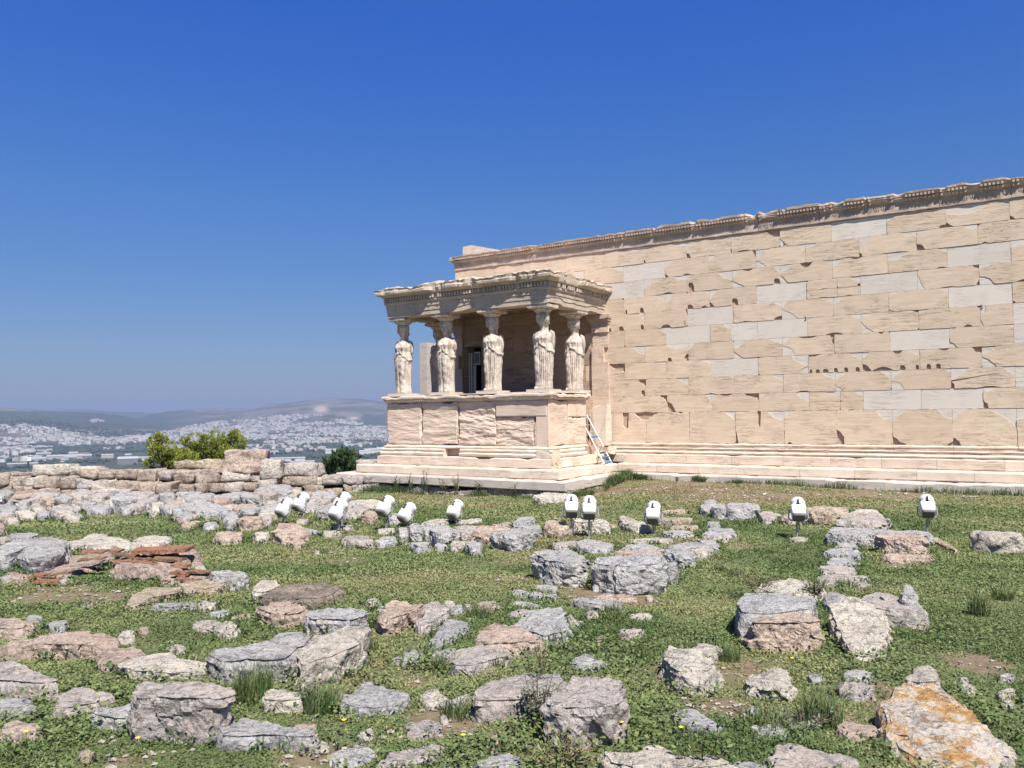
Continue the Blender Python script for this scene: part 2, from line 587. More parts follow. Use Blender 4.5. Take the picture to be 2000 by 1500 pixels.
def green_mask(x, y):
    P = np.stack([x * 0.55, y * 0.55, np.zeros(len(x))], 1)
    g = 0.86 + 0.36 * fbm(P, 3, 21) + 0.30 * fbm(P * 4.3, 3, 22)
    d = np.hypot(x, y)
    dep = -0.543 * x + 0.84 * y
    wallband = ss(15.5, 18.5, dep) * ss(-4, 1, x * 0.84 + y * 0.543)
    g = g - 0.30 * wallband - 0.35 * wallband * (fbm(P * 2.2, 2, 33) > 0.15)
    for bx, by, br in BARE:
        q = np.hypot(x - bx, y - by) / br
        g = g - 0.9 * np.clip(1.1 - q - 0.35 * fbm(P * 5, 2, 41), 0, 1)
    return np.clip(g, 0, 1)


def build_ground():
    radii = [0.0]
    r = 0.6
    while r < 34:
        radii.append(r)
        r += 0.06 + 0.012 * r
    while r < 420:
        radii.append(r)
        r *= 1.13
    az0 = math.atan2(CF[0], CF[1])
    azs = []
    a = -math.pi
    while a < math.pi - 1e-6:
        azs.append(a)
        a += math.radians(0.35) if abs(a) < 0.78 else math.radians(4)
    azs = np.array(azs)
    R = np.array(radii)
    RR, AA = np.meshgrid(R, azs, indexing='ij')
    x = RR * np.sin(AA + az0)
    y = RR * np.cos(AA + az0)
    z = ground_z(x, y)
    # the cliff: the terrace ends behind the rubble walls on the left, farther off elsewhere
    edge = 27.0 + 40 * ss(-0.12, 0.25, AA)
    edge = np.where(AA < -0.9, 27 + 40 * ss(-0.9, -1.4, AA), edge)
    z = z - np.clip(RR - edge, 0, 400) * 0.55
    z = np.maximum(z, -152)
    nR, nA = len(R), len(azs)
    V = np.stack([x.ravel(), y.ravel(), z.ravel()], 1)
    idx = np.arange(nR * nA).reshape(nR, nA)
    i0 = idx[:-1, :]
    i1 = idx[1:, :]
    j = np.roll(np.arange(nA), -1)
    q = np.stack([i0.ravel(), i1.ravel(), i1[:, j].ravel(), i0[:, j].ravel()], 1)
    me = bpy.data.meshes.new('ground')
    me.from_pydata(V.tolist(), [], q[:, ::-1].tolist())
    me.materials.append(M['ground'])
    at = me.attributes.new('green', 'FLOAT', 'POINT')
    at.data.foreach_set('value', green_mask(V[:, 0], V[:, 1]).astype(np.float32))
    me.polygons.foreach_set('use_smooth', np.ones(len(me.polygons), dtype=bool))
    o = bpy.data.objects.new('ground', me)
    COL.objects.link(o)
    tag(o, kind='structure')


build_ground()

# ------------------------------------------------------------------ temple constants (fitted, metres)
P_, S_, W_, D_ = 18.7577, -10.9767, -16.6847, 22.2441
WW = -16.6405
ZT, ZB, ZL, ZA = -1.4549, -1.6918, -1.93, -1.19      # top of tier 2, top of tier 1, foot of tier 1, top of toichobate
ZO, ZO0 = 0.0086, -0.9604
ZE = ZO + 4.9
OT, OL, OA = 0.6495, 1.0773, 0.2095
ZPOD0, ZPOD1, ZPTOP = -0.93, 0.38, 0.60
ZARCH, ZDENT, ZCOR = 2.981, 3.43, 3.84
XR = 5.6                                              # east end of the long wall

temple = empty('temple_wall', 'long cream marble wall of a ruined Greek temple with carved brown crown and grey stepped base', 'temple wall', (-5, D_, ZO0))


def jag(p, q, n, amp, seed, bow=0.0):
    """points from p to q (ends included) with a jagged, bowed course"""
    r = random.Random(seed)
    dx, dy = q[0] - p[0], q[1] - p[1]
    L = math.hypot(dx, dy) + 1e-9
    nx, ny = -dy / L, dx / L
    out = []
    for i in range(n + 1):
        t = i / n
        o = (bow * math.sin(math.pi * t) * L + (r.uniform(-amp, amp) if 0 < i < n else 0))
        out.append((p[0] + dx * t + nx * o, p[1] + dy * t + ny * o))
    return out


def block_polys(w, h, spec, seed, wear=0.0038):
    """outline of an old block (u right, v up) and outlines of its new-marble patches"""
    r = random.Random(seed)
    g = 0.0025
    cut = {1: None, 2: None, 3: None, 4: None}
    notchB, notchT = [], []
    for tok in spec.split():
        k, a = tok[0], tok[1:].split(',')
        if k in 'FC':
            cut[int(a[0])] = (k, float(a[1]) * w, float(a[2]) * h)
        elif k == 'B':
            notchB.append(('h',) + tuple(float(x) for x in a))
        elif k == 'T':
            notchT.append(('h',) + tuple(float(x) for x in a))
        elif k == 'b':
            notchB.append(('a',) + tuple(float(x) for x in a))
        elif k == 't':
            notchT.append(('a',) + tuple(float(x) for x in a))
    for c in (1, 2, 3, 4):
        if cut[c] is None:
            cut[c] = ('C', r.uniform(0.004, 0.02) * (3.5 if r.random() < .2 else 1), r.uniform(0.004, 0.02) * (3.5 if r.random() < .2 else 1))
    pts = []

    def edge(p, q):
        L = math.hypot(q[0] - p[0], q[1] - p[1])
        return jag(p, q, max(1, int(L / 0.07)), wear, r.random())[:-1]

    def corner(p, q, kind, bow):
        L = math.hypot(q[0] - p[0], q[1] - p[1])
        return jag(p, q, max(2, int(L / 0.05)), 0.012 if kind == 'F' else 0.018, r.random(), bow)

    x0, x1, y0, y1 = g, w - g, g, h - g
    BL, BRc, TRc, TL = cut[4], cut[3], cut[2], cut[1]
    # bottom edge left to right
    cur = (x0 + BL[1], y0)
    for (k, u, ww, hh) in sorted(notchB, key=lambda n: n[1]):
        a = (max(cur[0] + .01, u * w - ww * w / 2), y0)
        b = (min(x1 - BRc[1] - .01, u * w + ww * w / 2), y0)
        if b[0] <= a[0]:
            continue
        pts += edge(cur, a)
        hh *= h
        if k == 'h':
            pts += [a, (a[0] + .1 * (b[0] - a[0]), hh * .8), (a[0] + .3 * (b[0] - a[0]), hh), (a[0] + .75 * (b[0] - a[0]), hh * .97), (b[0], hh * .6)]
        else:
            pts += jag(a, b, 6, .006, r.random(), hh / (b[0] - a[0]))[:-1]
        cur = b
    pts += edge(cur, (x1 - BRc[1], y0))
    bw = lambda: r.uniform(-0.08, 0.2)
    cBR = corner((x1 - BRc[1], y0), (x1, y0 + BRc[2]), BRc[0], bw())
    pts += cBR[:-1]
    pts += edge((x1, y0 + BRc[2]), (x1, y1 - TRc[2]))
    cTR = corner((x1, y1 - TRc[2]), (x1 - TRc[1], y1), TRc[0], bw())
    pts += cTR[:-1]
    cur = (x1 - TRc[1], y1)
    for (k, u, ww, hh) in sorted(notchT, key=lambda n: -n[1]):
        a = (min(cur[0] - .01, u * w + ww * w / 2), y1)
        b = (max(x0 + TL[1] + .01, u * w - ww * w / 2), y1)
        if b[0] >= a[0]:
            continue
        pts += edge(cur, a)
        hh *= h
        if k == 'h':
            pts += [a, (a[0] - .02 * w, y1 - hh * .9), ((a[0] + b[0]) / 2, y1 - hh), (b[0], y1 - hh * .8)]
        else:
            pts += jag(a, b, 7, .006, r.random(), hh / (a[0] - b[0]))[:-1]
        cur = b
    pts += edge(cur, (x0 + TL[1], y1))
    cTL = corner((x0 + TL[1], y1), (x0, y1 - TL[2]), TL[0], bw())
    pts += cTL[:-1]
    pts += edge((x0, y1 - TL[2]), (x0, y0 + BL[2]))
    cBL = corner((x0, y0 + BL[2]), (x0 + BL[1], y0), BL[0], bw())
    pts += cBL[:-1]
    fills = []
    s = .003
    if BRc[0] == 'F': fills.append([(x - 0, y - 0) for x, y in cBR][::-1] + [(x1 - BRc[1] + s, y0), (x1, y0)][1:])
    if TRc[0] == 'F': fills.append(cTR[::-1] + [(x1, y1)])
    if TL[0] == 'F': fills.append(cTL[::-1] + [(x0, y1)])
    if BL[0] == 'F': fills.append(cBL[::-1] + [(x0, y0)])
    return pts, fills


def poly_area(p):
    return 0.5 * sum(p[i][0] * p[(i + 1) % len(p)][1] - p[(i + 1) % len(p)][0] * p[i][1] for i in range(len(p)))


def add_prism(mb, poly, x0, z0, yf, depth, m, t, mside=None, dx=(1, 0)):
    """poly in (u, v) -> world x = x0 + u*dx[0], y = yf + u*dx[1]; extruded inward"""
    if poly_area(poly) < 0:
        poly = poly[::-1]
    n = len(poly)
    nx, ny = -dx[1], dx[0]
    V = [(x0 + u * dx[0], yf + u * dx[1], z0 + v) for u, v in poly] + [(x0 + u * dx[0] + nx * depth, yf + u * dx[1] + ny * depth, z0 + v) for u, v in poly]
    mb.add(V, [tuple(range(n))], m, t)
    mb.n -= 0
    base = mb.n - len(V)
    for i in range(n):
        j = (i + 1) % n
        mb.f.append((base + j, base + i, base + n + i, base + n + j))
        mb.m.append(m if mside is None else mside)
        mb.t.append(t)


CH = 0.49
COURSES = {
 1: (-11.013, ['F1,.08,.5 F2,.6,.14', 'F1,.2,.25 F2,.33,.25 C4,.05,.25', 'F1,.1,.55 F2,.25,.12 C4,.1,.3 C3,.02,.2', 'F1,.15,.3 C2,.28,.4 b.25,.3,.08',
               'F4,.17,.5 b.5,.2,.03', 'N', 'F1,.25,.36 C3,.12,.16', 'F1,.72,.34 F2,.14,.25 C4,.13,.25', 'C4,.08,.2 t.4,.3,.06', 'F1,.3,.3']),
 2: (-11.675, ['F2,.3,.3', 'N', 'F1,.22,.42 b.5,.2,.1 C4,.08,.2', 'F1,.14,.3 F2,.3,.3 C2,.06,.4', 'F1,.3,.4 F4,.22,.4 F2,.14,.4', 'F1,.2,.2 b.8,.3,.04', 'F1,.2,.45 F2,.25,.25 C4,.05,.22 b.6,.5,.06',
               'F1,.2,.28 F2,.25,.22 C4,.14,.32', 'C1,.06,.12 b.1,.1,.08', 'F1,.2,.4']),
 3: (-11.013, ['N', 'F1,.22,.52 F2,.3,.24 b.55,.3,.1', 'F1,.2,.22 F2,.3,.55 B.08,.16,.55', 'F1,.2,.42 F4,.28,.42 F2,.14,.4 t.25,.4,.12 B.92,.14,.3', 'F1,.25,.42 F4,.14,.42 F2,.18,.2 t.5,.25,.28',
               'F1,.18,.4 t.45,.22,.1', 'F1,.33,.36 F2,.15,.22 b.9,.2,.06', 'N', 'F1,.5,.3', 'N']),
 4: (-11.675, ['C2,.05,.1', 'F2,.26,.35 B.43,.1,.32 B.03,.1,.28', 'F1,.16,.55 F2,.2,.22 t.55,.15,.14 B.56,.13,.26 b.9,.2,.14', 'F1,.2,.6 B.54,.14,.4 C4,.1,.3', 'N|O.72,.3,.2,.5', 'F1,.3,.3 C1,.05,.1 b.6,.3,.05 S',
               'N', 'F4,.12,.75 C2,.1,.18 C3,.06,.25 b.5,.3,.06', 'F1,.3,.3 F4,.24,.42 b.7,.3,.1', 'N']),
 5: (-11.013, ['F2,.62,.3 B.12,.1,.24 B.42,.12,.28 B.94,.1,.3', 'C2,.05,.4 b.5,.26,.22 B.96,.07,.35', 'N', 'F2,.2,.3 C3,.16,.22 b.25,.3,.06', 'F1,.16,.35 F4,.32,.55 F2,.25,.4', 'F1,.17,.35', 'F1,.18,.2 F2,.18,.2 F4,.1,.15',
               'N', 'C4,.04,.1', 'F1,.3,.3']),
 6: (-11.675, ['', 'F2,.2,.35 C4,.03,.2', 'N', 'F2,.35,.3|R.45', 'N', 'F1,.14,.2 F2,.2,.2 b.5,.35,.12', 'F1,.14,.3 F4,.24,.6 C2,.12,.12', 'F1,.2,.2 C2,.06,.12 b.8,.15,.12', 'F1,.16,.6 F4,.1,.3|R.5', 'N']),
 7: (-11.013, ['F2,.3,.55', 'F1,.2,.25 F2,.5,.16 B.57,.1,.22 C3,.09,.42', 'F1,.14,.42', 'F1,.24,.42 F4,.2,.42 F2,.28,.3', 'F4,.25,.55 F1,.14,.3 C2,.08,.5 t.5,.4,.1', 'F2,.27,.32 C2,.03,.1 t.85,.1,.1', 'N', 'F1,.1,.45 F4,.12,.3 F2,.25,.12',
               'N', 'F1,.3,.3']),
 8: (-11.675, ['C2,.42,.5', 'F2,.3,.12', 'F2,.3,.26', 'N', 'C1,.12,.08 F2,.33,.6 F3,.2,.4', 'C1,.24,.1 F2,.25,.42 B.03,.07,.22 B.17,.08,.2 B.32,.11,.2 B.51,.08,.24 B.7,.08,.24 B.91,.08,.24',
               'F1,.12,.3 F2,.2,.3 C4,.16,.38 t.62,.18,.18 b.35,.4,.2 B.7,.1,.24 B.95,.06,.24', 'C2,.16,.3 B.14,.08,.26 B.3,.08,.26 t.4,.2,.1', 'F1,.22,.4 F4,.22,.5 F2,.2,.3', 'N']),
 9: (-11.013, ['C2,.18,.42 B.93,.1,.34', 'F2,.3,.42', 'F2,.1,.1 b.5,.2,.05', 'F2,.22,.32 F3,.1,.22', 'F2,.27,.34 C1,.04,.06 b.4,.3,.07', 'F1,.2,.4 F2,.2,.45 F4,.14,.25', 'F1,.2,.45 F4,.22,.45 F2,.22,.2', 'F1,.3,.65 F2,.2,.4 C4,.05,.4 b.6,.4,.07',
               'N', 'F1,.3,.3']),
 10: (-11.675, ['', 'C2,.17,.42 b.5,.3,.04', 'F2,.14,.55 C4,.2,.62', 'F1,.14,.4 F2,.32,.3 C2,.3,.35 t.3,.3,.1', 'F1,.14,.28 F2,.25,.5', 'F2,.5,.3 t.3,.08,.3 S', 'N', 'N', 'F1,.2,.2 C4,.08,.4', 'N']),
}


def wall_course(mb, k, seed):
    x00, specs = COURSES[k]
    z0 = ZE - CH * k
    start = x00 + 1.322 * len(specs)
    blocks = [(x00 + 1.322 * i, sp) for i, sp in enumerate(specs)]
    r = random.Random(seed)
    x = start
    while x < XR:
        blocks.append((x, r.choice(['N', 'F1,.2,.4 F2,.2,.3', 'F1,.3,.4', 'F2,.3,.3 C4,.1,.3', 'b.5,.3,.08', 'F4,.2,.4 F2,.2,.2', 'N'])))
        x += 1.322
    x = x00 - 1.322
    while x > WW - 1.322:
        blocks.append((x, {(1, 0): 'F1,.02,.02'}.get((k, 0), r.choice(['N', 'F2,.25,.4', 'F1,.2,.3', 'b.4,.3,.05', '']) if k <= 3 else r.choice(['', 'b.5,.3,.05', 'C1,.1,.2']))))
        x -= 1.322
    for i, (bx, sp) in enumerate(blocks):
        w = 1.322
        a = max(bx, WW)
        b = min(bx + w, XR)
        # the doorway behind the porch
        if z0 < 2.3:
            if a < -15.6 and b > -16.33:
                if a < -16.33 and -16.33 - a > .05:
                    pts, fl = block_polys(-16.33 - a, CH, '', seed + i)
                    add_prism(mb, pts, a, z0, D_, .65, 0, r.random())
                if b > -15.6:
                    pts, fl = block_polys(b + 15.6, CH, '', seed + i + 5)
                    add_prism(mb, pts, -15.6, z0, D_, .1, 0, r.random())
                continue
        if b - a < .08:
            continue
        sub = [(a, b, sp)]
        extra = None
        if '|' in sp:
            sp, extra = sp.split('|')
            if extra[0] == 'R':
                fr = float(extra[1:])
                mid = a + (b - a) * fr
                sub = [(a, mid, sp), (mid, b, 'N')]
        for (p, q, s) in sub:
            t = r.random()
            if s.startswith('N'):
                pts, fl = block_polys(q - p, CH, 'C1,.003,.006 C2,.003,.006 C3,.003,.006 C4,.003,.006', seed * 7 + i, 0.0015)
                add_prism(mb, pts, p, z0, D_ + .004 + r.uniform(0, .006), .1, 1, t)
            elif s.endswith('S'):
                for (u0, u1, v0, v1) in ((0, .58, 0, .47), (.58, 1, 0, .47), (0, .58, .47, 1), (.58, 1, .47, 1)):
                    s2 = s[:-1] if (u0 == 0 and v0 > 0) else ('b.5,.4,.08' if v0 == 0 else 'F2,.4,.5')
                    s2 = ' '.join(tk for tk in s2.split() if tk[0] in 'FCb')
                    ww, hh = (u1 - u0) * (q - p), (v1 - v0) * CH
                    pts, fl = block_polys(ww, hh, s2, seed * 11 + i + int(u0 * 10) + int(v0 * 100))
                    add_prism(mb, pts, p + u0 * (q - p), z0 + v0 * CH, D_ + r.uniform(-.008, .004), .12, 0, r.random(), 2)
                    for fp in fl:
                        add_prism(mb, fp, p + u0 * (q - p), z0 + v0 * CH, D_ + .008, .1, 1, r.random())
            else:
                pts, fl = block_polys(q - p, CH, s, seed * 13 + i)
                add_prism(mb, pts, p, z0, D_ + r.uniform(-.007, .001), .14, 0, t, 0)
                for fp in fl:
                    add_prism(mb, fp, p, z0, D_ + .006, .1, 1, r.random())


mb = MB()
for k in range(1, 11):
    wall_course(mb, k, 100 + k)
# sheltered by the porch roof, the wall colour is darkened for porch shade over brown patina
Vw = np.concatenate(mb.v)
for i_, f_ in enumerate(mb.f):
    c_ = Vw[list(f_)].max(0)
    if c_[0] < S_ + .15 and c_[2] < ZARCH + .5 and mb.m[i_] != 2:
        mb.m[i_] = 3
mb.build('wall', [M['old'], M['new'], M['core'], M['patina_shade']], temple)
# masonry behind the facing blocks, with the doorway left open
mb = MB()
mb.box((WW + .02, D_ + .045, 2.3), (XR, D_ + .65, ZE), 0, .3)
mb.box((-15.58, D_ + .046, ZB), (XR, D_ + .65, 2.3), 0, .3)
mb.build('wall_core', [M['core']], temple)
mb = MB()
mb.box((-16.62, D_ + .05, -1.6), (-16.33, D_ + .65, 2.3), 0, .4)
mb.build('door_jamb', [M['step']], temple)
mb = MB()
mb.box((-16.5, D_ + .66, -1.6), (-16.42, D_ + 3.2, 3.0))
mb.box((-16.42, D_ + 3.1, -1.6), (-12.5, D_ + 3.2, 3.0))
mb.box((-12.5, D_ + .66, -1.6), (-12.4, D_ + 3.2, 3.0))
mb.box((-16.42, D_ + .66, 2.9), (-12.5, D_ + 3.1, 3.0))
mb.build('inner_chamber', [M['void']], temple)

# orthostates
mb = MB()
ORTHO = ['C1,.16,.3 T.5,.16,.55 C2,.3,.28', 'C1,.3,.28 t.8,.1,.04', 'F2,.25,.3', 'F2,.33,.28 T.5,.075,.5 C4,.05,.4', 'F1,.14,.22 b.1,.1,.06', 'F2,.28,.32 C4,.13,.45', 'F1,.25,.34 F2,.24,.28 C4,.24,.25 C3,.1,.1',
         'F1,.24,.3 F2,.45,.5 C4,.14,.22', 'F1,.3,.3 t.7,.1,.1', 'F2,.3,.3', '', 'F1,.3,.3', 'C4,.1,.2']
for i, s in enumerate(ORTHO):
    x = -11.013 + 1.322 * i
    pts, fl = block_polys(min(1.322, XR - x), ZO - ZO0 - .085, s, 900 + i, .01)
    add_prism(mb, pts, x, ZO0 + .085, D_ + rnd.uniform(-.02, -.008), .2, 0, rnd.random(), 0)
    for fp in fl:
        add_prism(mb, fp, x, ZO0 + .085, D_ + .004, .1, 1, rnd.random())
for i in range(5):
    x = -11.013 - 1.322 * (i + 1)
    if x > WW - 1 and x + 1.322 > -15.6:
        a = max(x, -15.6)
        pts, fl = block_polys(x + 1.322 - a, ZO - ZO0, '', 950 + i, .01)
        add_prism(mb, pts, a, ZO0, D_ - .01, .2, 0, rnd.random(), 0)
mb.build('orthostate', [M['old'], M['new'], M['core']], temple)


def sweep_straight(mb, prof, x0, x1, y, step, m=0, tone=None, fn=None, cap=True):
    """closed profile [(o, z)] (o = projection toward -y), swept along x"""
    n = max(1, int((x1 - x0) / step))
    k = len(prof)
    xs = np.linspace(x0, x1, n + 1)
    V = np.array([(x, y - o, z) for x in xs for o, z in prof], float)
    if fn is not None:
        V = fn(V)
    Fc = []
    for i in range(n):
        for j in range(k):
            j2 = (j + 1) % k
            Fc.append((i * k + j, i * k + j2, (i + 1) * k + j2, (i + 1) * k + j))
    if cap:
        Fc.append(tuple(range(k))[::-1])
        Fc.append(tuple(n * k + j for j in range(k)))
    mb.add(V, Fc, m, rnd.random() if tone is None else tone)


def worn(V, amp=.012, s=3.0, seed=0):
    V = V.copy()
    V[:, 0] += amp * .4 * fbm(V * s, 3, seed)
    V[:, 1] += amp * fbm(V * s + 9, 3, seed + 1)
    V[:, 2] += amp * .7 * fbm(V * s + 19, 3, seed + 2)
    return V


# cream roll at the foot of the orthostates, then the torus base moulding, in blocks
def run_blocks(x0, x1, L, jit, seed):
    r = random.Random(seed)
    xs = [x0]
    while xs[-1] < x1 - L * .6:
        xs.append(min(x1, xs[-1] + L * r.uniform(1 - jit, 1 + jit)))
    xs[-1] = x1
    return list(zip(xs[:-1], xs[1:]))


mb = MB()
for a, b in run_blocks(-11.0, XR, 1.322, 0, 1):
    sweep_straight(mb, [(-.1, ZO0), (.045, ZO0), (.075, ZO0 + .02), (.075, ZO0 + .055), (.03, ZO0 + .07), (.02, ZO0 + .085), (-.1, ZO0 + .085)], a + .004, b - .004, D_, .12, fn=lambda V: worn(V, .014, 3.5, 4))
mb.build('orthostate_moulding', [M['step']], temple)
mb = MB()
z = ZO0 - .004
for a, b in run_blocks(-11.0, XR, 2.3, .2, 2):
    sweep_straight(mb, [(-.1, ZA), (.13, ZA), (.17, ZA + .02), (.18, ZA + .055), (.15, ZA + .085), (.10, ZA + .10), (.095, ZA + .125), (.125, ZA + .14), (.135, z - .06), (.12, z - .035), (.06, z), (-.1, z)], a + .003, b - .003, D_, .09,
                   fn=lambda V: worn(V, .011, 3.5, 7))
mb.build('base_moulding', [M['step']], temple)

# stepped platform: one thing under wall and porch; every tier runs along the wall and round the porch
plat = empty('stepped_platform', 'three low marble steps running under the long wall and around the statue porch', 'temple steps', (-10, P_, ZL))


def tier(name, z0, z1, ov, mat, seed, wear, depth=.5):
    mb = MB()
    r = random.Random(seed)

    def fn(V):
        V = worn(V, wear * .5, 2.2, seed)
        # broken arrises: the upper outer edge loses chips
        top = V[:, 2] > z1 - .03
        c = fbm(V * 1.7 + seed, 4, seed + 9)
        V[:, 2] -= np.where(top & (c > .35), (c - .35) * wear * 3.0, 0)
        return V

    def prof(d0):
        h = z1 - z0
        return [(d0, z0), (ov - .012, z0), (ov, z0 + .02), (ov, z0 + h * .5), (ov, z1 - .03), (ov - .016, z1 - .006), (ov - .04, z1), (d0, z1)]
    # along the wall (east of the porch)
    for a, b in run_blocks(S_ + ov + .004, XR + ov, 1.32, .12, seed):
        sweep_straight(mb, prof(ov - depth), a + .003, b - .003, D_, .11, fn=fn)
    # porch front
    for a, b in run_blocks(W_ - ov, S_ + ov, 1.32, .3, seed + 1):
        sweep_straight(mb, prof(ov - depth), a + .003, b - .003, P_, .11, fn=fn)
    # porch east and west sides: swept along x then turned
    for side, X in ((1, S_), (-1, W_)):
        for a, b in run_blocks(P_ - ov + depth, D_ + (-.002 - ov if side > 0 else .6), 1.2, .2, seed + 2):
            m2 = MB()
            sweep_straight(m2, prof(ov - depth), a + .003, b - .003, 0, .11, tone=r.random())
            V = np.concatenate(m2.v)
            V = np.stack([X + side * (-V[:, 1]), V[:, 0], V[:, 2]], 1)
            V = fn(V)
            F2 = [q[::-1] for q in m2.f] if side > 0 else m2.f
            mb.add(V, F2, 0, m2.t[0])
    return mb.build(name, [mat], plat)


tier('upper_step', ZT + .001, ZA, OA, M['step'], 31, .03)
tier('middle_step', ZB + .001, ZT, OT, M['step'], 32, .022, .9)
tier('lower_step', ZL, ZB, OL, M['stepgrey'], 33, .024, 1.0)
mb = MB()
mb.box((WW, D_ - .12, ZB), (XR, D_ + .6, ZO0 - .01))
mb.box((W_ + .05, P_ + .3, ZL), (S_ - .05, D_ - .1, ZPOD0))
mb.build('platform_core', [M['core']], plat)

# rough foundation course under the lowest tier
found = MB()
r0_ = random.Random(5)
x = W_ - OL - .1
while x < S_ + OL:
    w = r0_.uniform(.35, 1.2)
    w = min(w, S_ + OL + .05 - x)
    if w < .15:
        break
    a = np.array([x + .01, P_ - OL + .02 + r0_.uniform(0, .08), ZL - .5])
    b = np.array([x + w - .01, P_ - OL + .6, ZL - .004 - (r0_.uniform(.02, .08) if r0_.random() < .3 else 0)])
    n = 8
    found.box(a, b, 0, r0_.random())
    x += w
y = P_ - OL + .3
while y < D_ - 1.2:
    w = r0_.uniform(.5, 1.2)
    found.box((S_ + OL - .5, y, ZL - .5), (S_ + OL - .03 + r0_.uniform(0, .05), min(y + w, D_ - 1) - .01, ZL - .004), 0, .5)
    y += w
found.box((S_ + OL + .1, D_ - OL + .03, ZL - .5), (XR, D_ - .6, ZL - .004), 0, .4)
fo = found.build('foundation', [M['rough']], plat)


def crumble(o, cuts=3, amp=.03, scale=3.0, seed=1):
    """cut every face finer and roughen it"""
    import bmesh
    bm = bmesh.new()
    bm.from_mesh(o.data)
    bmesh.ops.subdivide_edges(bm, edges=bm.edges[:], cuts=cuts, use_grid_fill=True)
    P = np.array([v.co[:] for v in bm.verts])
    W = P + np.array(o.location)
    d = np.stack([fbm(W * scale + 5, 4, seed), fbm(W * scale + 25, 4, seed + 1), fbm(W * scale + 45, 4, seed + 2)], 1) * amp
    for v, q in zip(bm.verts, P + d):
        v.co = q
    bm.to_mesh(o.data)
    bm.free()


crumble(fo, 5, .045, 3.2, 3)

# carved crown of the long wall: anthemion band, two rows of egg-and-dart, broken top
CROWN = run_blocks(WW + .0, XR, 1.5, .3, 77)
mbA, mbB = MB(), MB()
r1_ = random.Random(3)
for i, (a, b) in enumerate(CROWN):
    top = ZE + .50 + r1_.uniform(-.03, .02)
    brk = r1_.random() < .4
    t = r1_.random()
    z = ZE + .004

    def fn(V, top=top, brk=brk):
        V = worn(V, .012, 4, 12)
        c = fbm(np.stack([V[:, 0] * 3.2, V[:, 0] * 0, V[:, 2] * 0], 1) + top * 9, 4, 5)
        up = np.clip((V[:, 2] - (ZE + .36)) / .14, 0, 1)
        V[:, 2] -= up * np.clip(c + (.1 if brk else -.25), 0, 1) * .06 + up * .012 * np.round(2 * vnoise(V * np.array([5., 0, 0]) + top * 7, 3))
        V[:, 1] += up * np.clip(c + (.1 if brk else -.2), 0, 1) * .14 * (V[:, 1] < D_ - .05)
        return V
    sweep_straight(mbA, [(-.6, z), (.02, z), (.035, z + .02), (.03, z + .27), (.045, z + .285), (.075, z + .30), (.10, z + .345), (.085, z + .355), (.13, z + .40), (.15, z + .44), (.165, z + .45), (.17, top), (.10, top + .01), (-.6, top)],
                   a + .004, b - .004, D_, .06, tone=t, fn=fn)
    # carved eggs and palmettes
    x = a + .05
    while x < b - .05:
        for zz, oo, s in ((z + .31, .075, .026), (z + .385, .118, .028)):
            c = fbm(np.array([[x * 3.2, 0, 0]]) + top * 9, 4, 5)[0]
            if c + (.1 if brk else -.25) > .3:
                continue
            mbB.box((x - .025, D_ - oo - .034, zz - s), (x + .025, D_ - oo + .03, zz + s), 0, t)
        if int((x - a) / .085) % 2 == 0 and r1_.random() < .75:
            for s_ in (-1, 0, 1):
                mbB.add([(x - .01 + s_ * .028, D_ - .034, z + .06), (x + .01 + s_ * .028, D_ - .034, z + .06), (x + .018 + s_ * .05, D_ - .05, z + .19), (x + s_ * .06, D_ - .052, z + .225), (x - .018 + s_ * .05, D_ - .05, z + .19)], [(0, 1, 2, 3, 4)], 0, t)
        x += .085
wc = mbA.build('wall_crown', [M['crown']], temple)
mbB.build('egg_and_dart', [M['crown']], wc, loc=None)
# west return of the crown
mb = MB()
z = ZE + .004
for (o, za, zb) in ((.03, z, z + .28), (.09, z + .281, z + .35), (.15, z + .351, z + .47)):
    mb.box((WW - o, D_ - o - .001, za), (WW + .001, D_ + .65, zb), 0, .5)
mb.build('crown_return', [M['crown']], temple)
# sloping corner block left of the pediment
mb = MB()
xa = at_y(903, 480, D_ + .1)
xb = at_y(920, 480, D_ + .1)
prof = [(0, 0), (1.35, 0), (1.35, .03), (.42, .38), (.0, .36)]
mb2 = MB()
add_prism(mb2, [(u, v) for u, v in [(0, 0), (1.75, 0), (1.75, .03), (.36, .40), (0, .38)]], xa[0], ZE + .46, D_ + .12, .55, 0, .4)
gb = mb2.build('gable_block', [M['step']], temple)
# ------------------------------------------------------------------ the statue porch
porch = empty('statue_porch', 'flat-roofed marble porch carried by six carved women, on a tall podium', 'porch', (-13.8, P_, ZA))


YE = float(at_x(1145, 820, S_)[1])              # north end of the podium: a gap is left before the wall


